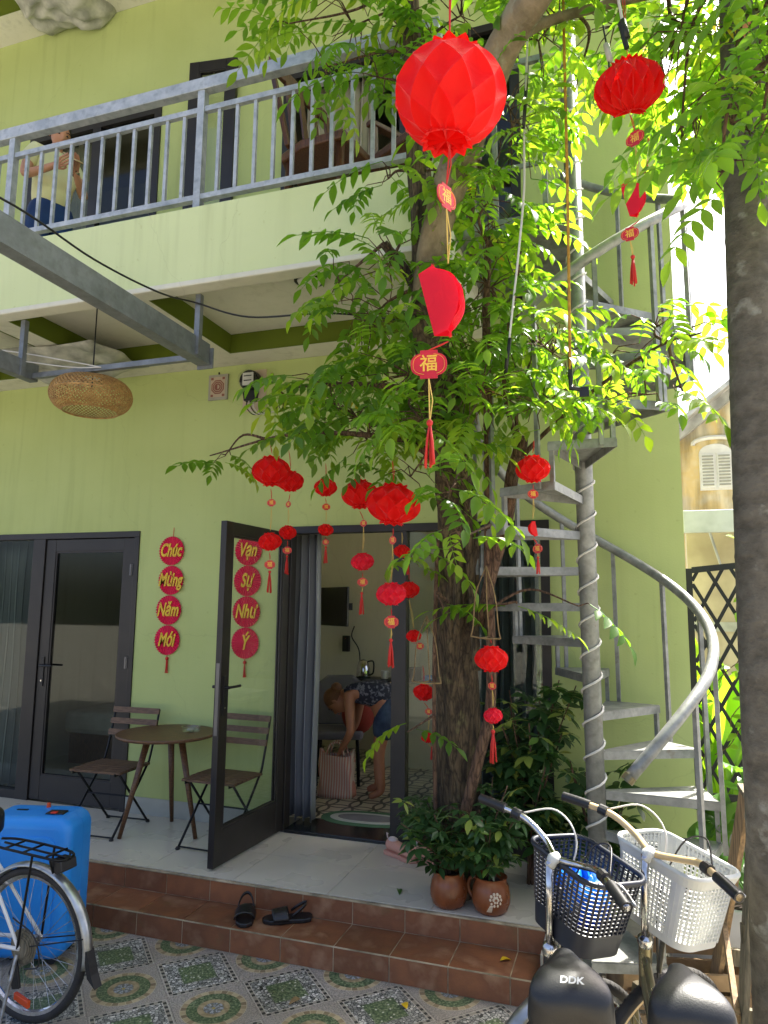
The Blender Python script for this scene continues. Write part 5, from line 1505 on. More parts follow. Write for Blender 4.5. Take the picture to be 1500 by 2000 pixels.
def basket(parent, M_, m, w, d, h, taper, rows, cols, style):
    """open plastic basket: rounded rim, ribs and slots; solid base"""
    o = bpy.data.objects.new('basket', None); COL.objects.link(o); o.parent = parent
    def ringp(t, grow=0.0, n=6):
        ww = (w/2)*(taper+(1-taper)*t)+grow; dd = (d/2)*(taper+(1-taper)*t)+grow; rr = .055
        pts = []
        for cx, cy, a0 in ((1, 1, 0), (-1, 1, 90), (-1, -1, 180), (1, -1, 270)):
            for q in range(n+1):
                a_ = R(a0+90*q/n)
                pts.append((cx*(dd-rr)+rr*math.cos(a_), cy*(ww-rr)+rr*math.sin(a_), h*t))
        return pts
    def along(pts, s):
        L = [0]
        k = len(pts)
        for i in range(k): L.append(L[-1]+(Vector(pts[(i+1) % k])-Vector(pts[i])).length)
        x_ = s*L[-1]
        for i in range(k):
            if L[i+1] >= x_: 
                f_ = (x_-L[i])/max(1e-9, L[i+1]-L[i]); return Vector(pts[i]).lerp(Vector(pts[(i+1) % k]), f_)
        return Vector(pts[0])
    MB(M_).tube(ringp(1, .004), .0085, 8, closed=True).build('rim', m, o, smooth=True)
    gr = MB(M_)
    solid = .30 if style == 'black' else .10
    for j in range(rows+1):
        t_ = solid+(1-solid)*j/rows
        gr.tube(ringp(t_), .0026, 5, closed=True)
    per = cols
    for i in range(per):
        s = i/per
        gr.bar(along(ringp(solid), s), along(ringp(1), s), .006, .0055, (along(ringp(1), s)-Vector((0, 0, h))))
    go = gr.build('grid', m, o); go['kind'] = 'stuff'
    if style == 'grey':
        pn = MB(M_)
        for s0, s1 in ((0.0, .045), (.225, .275), (.475, .525), (.73, .775), (.955, 1.0)):
            k = 6
            for q in range(k):
                a_, b_ = s0+(s1-s0)*q/k, s0+(s1-s0)*(q+1)/k
                p = [along(ringp(.05, .003), a_), along(ringp(.05, .003), b_), along(ringp(1, .003), b_), along(ringp(1, .003), a_)]
                pi_ = [along(ringp(.05, -.002), a_), along(ringp(.05, -.002), b_), along(ringp(1, -.002), b_), along(ringp(1, -.002), a_)]
                pn.add(p+pi_, [(0, 1, 2, 3), (7, 6, 5, 4), (0, 3, 7, 4), (1, 5, 6, 2), (3, 2, 6, 7), (0, 4, 5, 1)])
        # flared collar below the rim
        A_, B_ = ringp(.86, .003, 6), ringp(1.0, .010, 6); C_, D_ = ringp(.86, -.001, 6), ringp(1.0, .005, 6)
        k = len(A_)
        pn.add(A_+B_+C_+D_, [f for i in range(k) for f in ((i, (i+1) % k, k+(i+1) % k, k+i), (2*k+(i+1) % k, 2*k+i, 3*k+i, 3*k+(i+1) % k), (k+i, k+(i+1) % k, 3*k+(i+1) % k, 3*k+i), (i, 2*k+i, 2*k+(i+1) % k, (i+1) % k))])
        pn.build('panel', m, o, smooth=False)
    bs = MB(M_)
    lo, hi = ringp(0), ringp(solid)
    k = len(lo)
    li, hi2 = [(x_*.97, y_*.97, z_+.004) for x_, y_, z_ in lo], [(x_*.975, y_*.975, z_) for x_, y_, z_ in hi]
    bs.add(lo+hi+hi2+li, [tuple(range(k-1, -1, -1)), tuple(range(3*k, 4*k))]+[f for i in range(k) for f in ((i, (i+1) % k, k+(i+1) % k, k+i), (k+i, k+(i+1) % k, 2*k+(i+1) % k, 2*k+i), (2*k+i, 2*k+(i+1) % k, 3*k+(i+1) % k, 3*k+i))])
    bs.build('tub', m, o, autosmooth=40)
    return o
def bicycle(label, rear, az, steer, frame, bars, basket_style, fend, rim='chrome', word=None, tube_r=.017, saddle_z=.975, saddle_x=.35):
    """bike lying along local X, front at +X; rear contact at the origin"""
    t = thing('bicycle', label, 'bicycle', (rear[0], rear[1], 0.0), R(90)-R(az), 'parked bicycles')
    I = Matrix.Identity(4)
    HB, HT = Vector((.915, 0, .62)), Vector((.890, 0, .75))     # head tube
    axis = (HT-HB).normalized()
    S = Matrix.Translation(HT) @ Matrix.Rotation(R(steer), 4, axis) @ Matrix.Translation(-HT)
    RH, BBk, FH = Vector((0, 0, .33)), Vector((.44, 0, .29)), Vector((1.045, 0, .33))
    ST = Vector((.30, 0, .70))
    fb = MB()
    fb.tube([HB-axis*.01, HT+axis*.01], .021, 12)
    fb.tube([BBk, ST], tube_r, 12)
    fb.tube(smooth_path([HT-axis*.10, (.72, 0, .53), (.52, 0, .36), BBk], 6), tube_r+.002, 12)
    fb.tube(smooth_path([HT-axis*.03, (.70, 0, .62), (.5, 0, .48), (.36, 0, .52)], 6), tube_r*.8, 12)
    for s in (-1, 1):
        fb.tube([BBk+Vector((-.02, s*.03, 0)), RH+Vector((0, s*.062, 0))], .009, 8)
        fb.tube([ST+Vector((0, s*.02, -.03)), RH+Vector((0, s*.062, 0))], .008, 8)
    fb.lathe([(.022, -.036), (.022, .036)], 14, tuple(BBk), 'Y')
    fb.build('frame', frame, t, autosmooth=40)
    MB().tube([ST, (saddle_x-.01, 0, saddle_z-.05)], .0125, 10).build('seat_post', 'chrome', t, smooth=True)
    so = saddle(t, word=word); so.location = (saddle_x, 0, saddle_z); so.scale = (.68, .86, .9); so.rotation_euler = (0, R(-4), 0)
    # steering assembly
    fk = MB(S)
    cr = HB-axis*.03
    for s in (-1, 1):
        fk.tube(smooth_path([cr+Vector((0, s*.03, .01)), cr+Vector((.02, s*.055, -.05)), cr+Vector((.06, s*.058, -.17)), FH+Vector((0, s*.058, 0))], 5), .011, 8)
    fk.bar(cr+Vector((0, -.045, .0)), cr+Vector((0, .045, .0)), .03, .03)
    fk.build('fork', 'chrome' if frame != 'bike_champagne' else frame, t, autosmooth=40)
    stem_top = HT+axis*.31
    MB(S).tube([HT, stem_top], .0125, 12).build('stem', 'chrome', t, smooth=True)
    MB(S).lathe([(.020, -.012), (.026, 0), (.026, .016), (.018, .026)], 14, tuple(HT+axis*.012)).build('headset', 'chrome', t, autosmooth=40)
    cl = stem_top+Vector((.03, 0, .005))
    MB(S).tube([stem_top-axis*.02, stem_top+Vector((.012, 0, .004)), cl], [.017, .019, .02], 12).build('stem_clamp', 'basket_grey', t, smooth=True)
    hb = smooth_path([cl+Vector((-.065, -.36, .045)), cl+Vector((-.035, -.275, .05)), cl+Vector((.0, -.18, .048)), cl+Vector((.02, -.09, .018)), cl, cl+Vector((.02, .09, .018)), cl+Vector((.0, .18, .048)), cl+Vector((-.035, .275, .05)), cl+Vector((-.065, .36, .045))], 6)
    MB(S).tube(hb, .0112, 10).build('handlebar', bars, t, smooth=True)
    for s, seg in ((-1, hb[:8]), (1, hb[-8:])):
        pts = [p for p in seg]
        gp = pts if s < 0 else pts
        MB(S).tube(gp, .0165, 12).build('grip', 'black_plastic', t, autosmooth=50)
        j = 9 if s < 0 else len(hb)-10
        p = hb[j]; q = hb[j+3 if s < 0 else j-3]
        MB(S).tube([p, p.lerp(q, .6)], .018, 10).build('brake_clamp', 'black_plastic' , t)
        e = hb[2] if s < 0 else hb[-3]
        MB(S).tube(smooth_path([p+Vector((.03, 0, -.012)), p+Vector((.05, s*.02, -.02)), e+Vector((.055, 0, -.02))], 4), .005, 6).build('brake_lever', 'dull_steel', t, smooth=True)
        MB(S).tube(smooth_path([p+Vector((.025, -s*.01, 0)), p+Vector((.10, -s*.10, .045)), cl+Vector((.10, s*.03, .03)), cl+Vector((.05, s*.01, -.16)), HB+Vector((.03, s*.02, .03))], 6), .003, 6).build('brake_cable', 'black_plastic' if s < 0 else 'cable_white', t, smooth=True)
    wheel(t, FH, S, rim=rim, name='front_wheel')
    wheel(t, RH, I, rim=rim, name='rear_wheel')
    if fend == 'fender_silver': fender(t, FH, S, 100, 182, m=fend)
    fender(t, RH, I, 40, 188, m=fend)
    if basket_style:
        BM = S @ Matrix.Translation(cl+Vector((.122, 0, -.255)))
        if basket_style == 'black': basket(t, BM, 'basket_black', .315, .235, .245, .80, 13, 46, 'black')
        else: basket(t, BM, 'basket_grey', .33, .235, .24, .84, 15, 60, 'grey')
        br = MB(S)
        br.bar(HB+Vector((.03, -.02, .05)), cl+Vector((.075, -.03, -.20)), .02, .004, (1, 0, 0)); br.bar(HB+Vector((.03, .02, .05)), cl+Vector((.075, .03, -.20)), .02, .004, (1, 0, 0))
        br.box(cl.x+.06, cl.x+.075, -.05, .05, cl.z-.20, cl.z-.12)
        br.build('basket_bracket', 'dull_steel', t)
    # drive side
    MB().lathe([(.088, -.004), (.088, .004)], 30, (BBk.x, -.05, BBk.z), 'Y').build('chainring', 'black_metal', t)
    for s, a_ in ((-1, R(30)), (1, R(210))):
        p = Vector((BBk.x, s*.06, BBk.z)); q = p+Vector((math.cos(a_)*.165, s*.02, math.sin(a_)*.165))
        MB().bar(p, q, .018, .012).build('crank', 'dull_steel', t)
        MB().box(q.x-.04, q.x+.04, min(q.y, q.y+s*.085), max(q.y, q.y+s*.085), q.z-.012, q.z+.012).build('pedal', 'black_plastic', t)
    MB().tube([RH+Vector((.0, .07, -.02)), (-.02, .17, .006)], .008, 8).build('kickstand', 'dull_steel', t)
    return t
bicycle('bicycle with a black basket holding a blue bag and a saddle marked DDK', (-.096, 1.599), -10.4, -57, 'bike_black', 'chrome', 'black', 'fender_silver', word='DDK')
bicycle('champagne bicycle with a pale grey slotted basket and a plain black saddle', (.154, 1.756), -7.7, -52, 'bike_champagne', 'rim_tan', 'grey', 'bike_champagne', rim='rim_tan', saddle_z=.945, saddle_x=.275)
lb = bicycle('bicycle with silver mudguard and black rear rack parked by the blue suitcase', (-2.575, 2.73), -87, 0, 'bike_white', 'chrome', None, 'fender_silver', saddle_z=.88, saddle_x=.40)
# rear rack, sprocket, reflector of the left bicycle (rear hub at the local origin)
rk = MB()
for s in (-1, 1): rk.tube(smooth_path([(.26, s*.035, .735), (.16, s*.06, .735), (-.10, s*.06, .725), (-.175, s*.045, .717), (-.195, 0, .715)], 4), .006, 8)
for x_ in (.14, .02, -.12): rk.tube([(x_, -.06, .731), (x_, .06, .731)], .005, 6)
rk.tube([(.2, 0, .735), (-.19, 0, .716)], .005, 6)
rk.build('rear_rack', 'black_metal', lb, smooth=True)
for s in (-1, 1):
    MB().tube([(-.04, s*.062, .722), (.005, s*.066, .33)], .0055, 8).build('rack_stay', 'black_metal', lb)
    MB().tube([(-.14, s*.058, .715), (-.15, s*.045, .66)], .0045, 6).build('rack_strut', 'black_metal', lb)
MB().prism([(-.19, .712), (-.12, .712), (-.135, .67), (-.17, .655), (-.20, .672)], -.045, .045).build('rack_clamp', 'black_plastic', lb, bevel=.004)
sp = MB()
for i, rr in enumerate((.075, .066, .057, .049, .042)): sp.lathe([(rr, -.0015), (rr, .0015)], 26, (0, .036+.005*i, .33), 'Y')
sp.build('sprocket', 'wood_weathered', lb)
MB().prism([(.02, .30), (.05, .22), (.02, .16), (-.02, .17), (.0, .25)], .05, .065).build('derailleur', 'black_plastic', lb, bevel=.004)
MB().tube(smooth_path([(.05, .06, .45), (-.09, .07, .40), (-.13, .07, .29), (-.05, .07, .26)], 6), .0035, 6).build('gear_cable', 'black_plastic', lb)
MB().prism([(-.04, .075), (.045, .10), (.045, .128), (-.04, .105)], .012, .03).build('wheel_reflector', 'orange_reflector', lb, bevel=.003)
MB().prism([(-.345, .36), (-.325, .36), (-.355, .255), (-.40, .22), (-.375, .27)], -.022, .022).build('mud_flap', 'black_plastic', lb)

# blue plastic bag in the black basket
random.seed(21)
bb = MB(); vs = []; fs = []; n, m_ = 22, 12
for i in range(m_+1):
    t_ = PI*i/m_
    for j in range(n):
        a_ = 2*PI*j/n
        k = .84+.10*math.sin(3*a_+2*t_)+.08*math.sin(7*a_-3*t_)+rnd(-.08, .08)
        vs.append((.14*k*math.sin(t_)*math.cos(a_)*.85, .17*k*math.sin(t_)*math.sin(a_)*.85, .07*math.cos(t_)*(1+.35*math.sin(5*a_+3*t_))+rnd(-.012, .012)))
for i in range(m_):
    for j in range(n): fs.append((i*n+j, (i+1)*n+j, (i+1)*n+(j+1) % n, i*n+(j+1) % n))
bag = MB().add(vs, fs).build('blue_bag', 'blue_bag', None, smooth=True)
bag.location = (-.16, 2.545, .915); bag.scale = (.80, .80, 1.0); bag.rotation_euler = (0, 0, R(34)); tag(bag, 'crumpled bright blue plastic bag in the black bicycle basket', 'bag')

# ================================================================== SUITCASE, SHOES, LADDER
sc_ = thing('suitcase', 'bright blue hard-shell suitcase standing behind the left bicycle', 'suitcase', (-3.04, 3.22, 0), R(16))
def rbox(w, h, d, r, y0, y1, n=6, z0=.03):
    pts = []
    for cx, cz, a0 in ((1, 1, 0), (-1, 1, 90), (-1, -1, 180), (1, -1, 270)):
        for q in range(n+1):
            a_ = R(a0+90*q/n); pts.append((cx*(w/2-r)+r*math.cos(a_), z0+h/2+cz*(h/2-r)+r*math.sin(a_)))
    return pts
for y0, y1, nm, rr in ((-.0012, -.15, 'front_shell', .055), (.0012, .13, 'rear_shell', .045)):
    secs = [(y0, 0.0)]+[(y1-math.copysign(rr*(1-math.sin(R(a_))), y1), rr*(1-math.cos(R(a_)))) for a_ in range(0, 91, 15)]
    vs = []; fs = []
    for yy, ins in secs:
        ring_ = rbox(.50-2*ins, .70-2*ins, .28, max(.03, .085-ins), 0, 0, z0=.03+ins)
        vs += [(a_, yy, b_) for a_, b_ in ring_]; k = len(ring_)
    for i in range(len(secs)-1):
        for q in range(k):
            f = (i*k+q, i*k+(q+1) % k, (i+1)*k+(q+1) % k, (i+1)*k+q)
            fs.append(f if y1 > 0 else f[::-1])
    fs.append(tuple(range((len(secs)-1)*k, len(secs)*k))); fs.append(tuple(range(k-1, -1, -1)))
    MB().add(vs, fs).build(nm, 'blue_shell', sc_, autosmooth=40)
MB().prism(rbox(.36, .52, .28, .06, 0, 0, z0=.12), -.158, -.149).build('front_panel', 'blue_shell', sc_, bevel=.006)
MB().prism(rbox(.494, .694, .28, .082, 0, 0, z0=.033), -.0013, .0013).build('seam', 'black_plastic', sc_)
MB().prism([(.07, .7305), (.17, .7305), (.165, .738), (.075, .738)], -.075, -.01).build('lock', 'black_plastic', sc_, bevel=.002)
MB().box(.105, .135, -.085, -.06, .7375, .745).build('lock_button', 'red_plastic', sc_, bevel=.002)
MB().box(-.12, -.06, -.01, .004, .7298, .7345).build('handle_slot', 'black_plastic', sc_)
MB().lathe([(.001, .73), (.012, .73), (.010, .752), (.001, .755)], 10, (.02, .06, 0)).build('latch_pin', 'orange_reflector', sc_)
MB().box(.251, .253, -.06, .0, .20, .33).build('luggage_label', 'lilac_card', sc_)
for sx in (-1, 1):
    for sy in (-.09, .07): MB().lathe([(.001, -.012), (.024, -.012), (.024, .012), (.001, .012)], 16, (sx*.17, sy, .026), 'Y').build('caster', 'black_plastic', sc_)
def sandal(label, x_, y_, rz, flip):
    t = thing('sandal', label, 'sandal', (x_, y_, .1245), rz, 'black slide sandals on the step')
    out = [(-.045, -.125), (-.05, -.06), (-.04, 0), (-.052, .06), (-.045, .115), (-.015, .138), (.02, .132), (.045, .095), (.05, .04), (.04, -.03), (.045, -.09), (.03, -.13), (-.02, -.138)]
    if flip: out = [(-a_, b_) for a_, b_ in reversed(out)]
    MB().prism(out, 0, .024, 'XY').build('sole', 'sandal', t, bevel=.006)
    vs = []; fs = []
    for i in range(9):
        y2 = -.01+.085*i/8
        for j in range(11):
            a_ = PI*j/10
            vs.append((.052*math.cos(a_), y2+.012*math.sin(a_), .018+(.052-.014*i/8)*math.sin(a_)))
    for i in range(8):
        for j in range(10): fs.append((i*11+j, i*11+j+1, (i+1)*11+j+1, (i+1)*11+j))
    o = MB().add(vs, fs).build('strap', 'sandal', t, smooth=True); s_ = o.modifiers.new('thick', 'SOLIDIFY'); s_.thickness = .007
    vs = []; fs = []
    for i in range(11):
        a_ = PI*i/10
        for dz in (0, .016): vs.append((.045*math.cos(a_), -.02-.085*math.sin(a_), .03+.055*math.sin(a_)+dz))
    for i in range(10): fs.append((2*i, 2*i+1, 2*i+3, 2*i+2))
    o = MB().add(vs, fs).build('heel_strap', 'sandal', t, smooth=True); s_ = o.modifiers.new('thick', 'SOLIDIFY'); s_.thickness = .005
sandal('left one of the two black sandals on the step', -2.045, 3.735, R(205), False)
sandal('right one of the two black sandals on the step, lying askew', -1.805, 3.775, R(118), True)
def sneaker(label, x_, y_, rz):
    t = thing('sneaker', label, 'shoe', (x_, y_, FLOOR+.0005), rz, 'pink knitted shoes by the door')
    prof = [(-.125, .030, .075), (-.10, .038, .085), (-.05, .038, .078), (0, .040, .068), (.05, .046, .055), (.09, .045, .044), (.12, .030, .034), (.135, .012, .026)]
    vs = []; fs = []; k = 12
    for x2, w_, h_ in prof:
        for j in range(k):
            a_ = 2*PI*j/k
            vs.append((x2, w_*math.cos(a_), .022+max(0, h_*.5+h_*.5*math.sin(a_))))
    for i in range(len(prof)-1):
        for j in range(k): fs.append((i*k+j, (i+1)*k+j, (i+1)*k+(j+1) % k, i*k+(j+1) % k))
    fs.append(tuple(range(k))); fs.append(tuple(range(len(vs)-1, len(vs)-1-k, -1)))
    o = MB().add(vs, fs).build('upper', 'sneaker_pink', t, smooth=True); o.modifiers.new('s', 'SUBSURF').levels = 1
    MB().prism([(-.135, -.03), (-.12, -.04), (0, -.04), (.07, -.05), (.12, -.036), (.142, 0), (.12, .036), (.07, .05), (0, .04), (-.12, .04), (-.135, .03)], 0, .026, 'XY').build('sole', 'sneaker_pink', t, bevel=.006)
    MB().sphere((-.075, 0, .095), .03, 12, 8, (1.3, .9, .6)).build('collar', 'sneaker_grey', t, smooth=True)
    MB().tube([(-.125, 0, .095), (-.135, 0, .125), (-.122, 0, .12)], .004, 6).build('pull_tab', 'sneaker_grey', t)
sneaker('pink knitted slip-on shoe nearest the doorway post, left of the pair', -1.40, 4.58, R(-28))
sneaker('pink knitted slip-on shoe by the post, the right one, behind leaves', -1.22, 4.56, R(-20))
# --- wooden trestle ladder at the right
ld = thing('wooden_trestle', 'weathered wooden trestle ladder leaning beside the palm trunk', 'ladder', (.40, 3.5, 0))
ld.location = (0, 0, 0)
MB().bar((.455, 3.33, 1.115), (.325, 3.86, .004), .085, .022, (1, .2, 0)).build('leg', 'wood_raw', ld, bevel=.002)
MB().bar((.475, 3.30, 1.10), (.350, 3.18, .004), .085, .022, (1, .1, 0)).build('leg', 'wood_weathered', ld, bevel=.002)
MB().bar((.95, 3.33, 1.115), (.98, 3.86, .004), .085, .022, (1, .2, 0)).build('leg', 'wood_raw', ld, bevel=.002)
MB().bar((.95, 3.30, 1.10), (.98, 3.18, .004), .085, .022, (1, .1, 0)).build('leg', 'wood_weathered', ld, bevel=.002)
MB().bar((.43, 3.315, 1.12), (.99, 3.315, 1.12), .16, .022).build('top_board', 'wood_weathered', ld, bevel=.002)
MB().bar((.375, 3.62, .50), (.365, 3.20, .30), .06, .02, (1, 0, 0)).build('brace', 'wood_raw', ld)
for z_ in (.30, .60): MB().bar((.36+.06*z_, 3.215+.05*z_, z_), (1.0, 3.215+.05*z_, z_), .022, .07).build('rung', 'wood_weathered', ld)
for z_ in (.32,): MB().bar((.375, 3.70, z_), (1.0, 3.70, z_), .022, .07).build('rung', 'wood_weathered', ld)
pl = thing('wooden_crate', 'raw wooden crate on the ground behind the bicycle wheels', 'crate', (.18, 3.80, .0045), R(14))
for z_ in (.03, .12, .21):
    for s in (-1, 1): MB().box(-.28, .28, s*.17-.009, s*.17+.009, z_-.03, z_+.035).build('board', 'box_wood_pallet', pl)
for s in (-1, 1): MB().box(s*.27-.01, s*.27+.01, -.16, .16, .0, .25).build('end_board', 'box_wood_pallet', pl)
CLUSTERS = [
 (-1.24,3.10,4.86, 0.21,0.30,0.16, 13),
 (-1.38,3.10,4.66, 0.22,0.25,0.12, 6),
 (-0.99,3.10,4.79, 0.24,0.35,0.18, 17),
 (-1.10,3.10,4.53, 0.16,0.25,0.12, 6),
 (-1.62,3.10,4.98, 0.13,0.20,0.10, 3),
 (-0.67,3.10,4.76, 0.28,0.40,0.13, 22),
 (-0.80,3.10,3.96, 0.12,0.30,0.15, 8),
 (-1.04,3.10,3.96, 0.13,0.20,0.08, 6),
 (-0.28,2.95,4.39, 0.15,0.35,0.13, 18),
 (-0.43,3.15,4.14, 0.16,0.35,0.25, 26),
 (-0.56,3.25,3.85, 0.14,0.35,0.23, 24),
 (-0.59,3.48,3.73, 0.16,0.30,0.21, 16),
 (0.05,3.15,4.55, 0.21,0.40,0.12, 21),
 (0.29,2.76,4.12, 0.18,0.45,0.12, 40),
 (0.48,2.74,3.98, 0.13,0.40,0.14, 36),
 (0.33,2.62,3.72, 0.10,0.30,0.11, 22),
 (0.41,2.51,3.52, 0.09,0.30,0.12, 24),
 (0.36,2.42,3.29, 0.07,0.20,0.06, 9),
 (0.51,2.35,3.75, 0.03,0.15,0.06, 8),
 (0.49,2.32,3.55, 0.03,0.15,0.05, 8),
 (0.47,2.34,3.40, 0.02,0.12,0.05, 6),
 (0.24,3.14,4.31, 0.13,0.25,0.13, 22),
 (0.29,2.91,3.81, 0.08,0.20,0.08, 9),
 (-0.12,3.13,4.31, 0.07,0.25,0.10, 3),
 (-1.31,3.10,3.44, 0.12,0.25,0.15, 8),
 (-1.03,3.10,3.50, 0.18,0.35,0.18, 15),
 (-1.21,3.32,3.32, 0.24,0.35,0.16, 18),
 (-0.81,3.36,3.26, 0.23,0.40,0.21, 24),
 (-0.58,3.41,3.47, 0.21,0.40,0.23, 26),
 (-0.99,3.33,3.02, 0.29,0.40,0.18, 28),
 (-1.47,3.38,3.03, 0.28,0.35,0.14, 24),
 (-1.77,3.50,3.02, 0.17,0.25,0.10, 9),
 (-1.32,3.46,2.85, 0.30,0.30,0.12, 22),
 (-0.87,3.20,2.71, 0.22,0.35,0.17, 22),
 (-2.16,3.52,2.71, 0.18,0.15,0.05, 4),
 (-0.61,3.27,2.89, 0.22,0.40,0.22, 26),
 (-0.50,3.37,3.17, 0.18,0.30,0.18, 18),
 (-1.76,3.85,2.83, 0.19,0.20,0.08, 5),
 (-0.29,3.45,3.10, 0.20,0.30,0.16, 24),
 (-0.05,3.34,2.98, 0.22,0.30,0.13, 8),
 (0.17,3.19,3.07, 0.20,0.30,0.12, 8),
 (0.31,3.14,2.99, 0.10,0.25,0.16, 4),
 (0.13,3.31,2.81, 0.23,0.25,0.08, 4),
 (-0.34,3.47,2.85, 0.18,0.30,0.14, 14),
 (0.28,3.16,2.73, 0.07,0.15,0.04, 1),
 (-0.70,2.99,2.35, 0.13,0.20,0.07, 6),
 (-0.62,2.84,2.13, 0.13,0.20,0.07, 4),
 (-1.06,3.59,2.54, 0.14,0.20,0.11, 8),
 (-1.11,3.74,2.14, 0.10,0.20,0.13, 5),
 (-1.31,3.69,2.75, 0.20,0.20,0.09, 7),
 (-1.15,3.86,1.16, 0.08,0.08,0.06, 2),
 (-0.54,3.86,1.87, 0.14,0.10,0.07, 3),
 (-0.89,3.64,1.84, 0.07,0.08,0.05, 1),
 (-0.22,3.86,1.86, 0.07,0.08,0.03, 1),
 # crown carrying on above and to the right of the view
 (-0.90,3.30,5.50, 0.60,0.60,0.40, 26),
 (-0.20,2.90,5.20, 0.70,0.60,0.40, 34),
 (0.60,2.80,5.00, 0.70,0.70,0.40, 40),
 (0.20,2.00,4.90, 0.70,0.60,0.40, 26),
 (-1.30,3.20,5.20, 0.50,0.50,0.40, 16),
 (1.70,3.20,5.20, 0.60,0.60,0.40, 26),
]

# ================================================================== COURTYARD TREE
random.seed(11)
tree = thing('courtyard_tree', 'leafy tree with a gnarled trunk growing beside the doorway, hung with red lanterns', 'tree', (-.905, 4.22, FLOOR))
TO = Vector(tree.location)
def trunk_mesh(pts, rad, lobes, amp, n=20, sub=5, tw=.6):
    """fluted trunk: radius waved round the section, uneven along the length"""
    pth = smooth_path(pts, sub); rr = lerp_list(rad, sub)
    prev = None; vs = []; fs = []
    for i, p in enumerate(pth):
        d = (pth[min(i+1, len(pth)-1)]-pth[max(i-1, 0)]).normalized()
        if prev is None: u, w = frame_z(d)
        else:
            u = (prev-d*prev.dot(d)).normalized(); w = d.cross(u)
        prev = u
        for j in range(n):
            a_ = 2*PI*j/n
            q_ = i*5/sub
            k = 1+amp*math.sin(lobes*a_+tw*q_*.25)+amp*.6*math.sin((lobes+2)*a_-q_*.31)+rnd(-.015, .015)
            if n > 40:
                k += .035*abs(math.sin(9*a_+1.3*math.sin(q_*.55)))+.03*abs(math.sin(15.5*a_-.9*math.sin(q_*.8+1)))-.03
                for ka, kq, kh in ((4.4, 9, .22), (5.2, 17, .16), (3.9, 24, .2), (4.9, 29, .25), (5.6, 25, .18), (4.1, 33, .2)):
                    da = (a_-ka+PI) % (2*PI)-PI
                    k += kh*math.exp(-(da/.22)**2-((q_-kq)/1.6)**2)
            vs.append(p-TO+(u*math.cos(a_)+w*math.sin(a_))*rr[i]*k)
    for i in range(len(pth)-1):
        for j in range(n):
            fs.append((i*n+j, i*n+(j+1) % n, (i+1)*n+(j+1) % n, (i+1)*n+j))
    fs.append(tuple(range(n-1, -1, -1))); fs.append(tuple(range(len(vs)-n, len(vs))))
    return MB().add(vs, fs)
MAIN = [(-.935, 4.22, .20), (-.940, 4.20, .64), (-.927, 4.15, 1.22), (-.930, 4.10, 1.66), (-.890, 4.0, 2.10), (-.875, 3.85, 2.52), (-.878, 3.60, 2.90), (-.876, 3.30, 3.19), (-.868, 3.2, 3.41)]
trunk_mesh(MAIN, [.150, .120, .112, .116, .116, .106, .092, .076, .070], 4, .09, 64, 12).build('trunk', 'bark', tree, smooth=True)
LIMB = [(-.87, 3.22, 3.35), (-.799, 3.1, 3.62), (-.675, 3.0, 3.876), (-.548, 2.85, 4.03), (-.39, 2.65, 4.15), (-.214, 2.45, 4.2), (.0, 2.3, 4.35), (.25, 2.1, 4.8)]
trunk_mesh(LIMB, [.075, .072, .07, .07, .068, .06, .05, .03], 2, .16, 18).build('limb', 'bark_smooth', tree, smooth=True)
UPR = [(-.868, 3.2, 3.36), (-.877, 3.16, 3.77), (-.905, 3.15, 4.10), (-.935, 3.15, 4.68), (-.952, 3.1, 5.5)]
trunk_mesh(UPR, [.07, .06, .055, .048, .03], 3, .08, 16).build('limb', 'bark', tree, smooth=True)
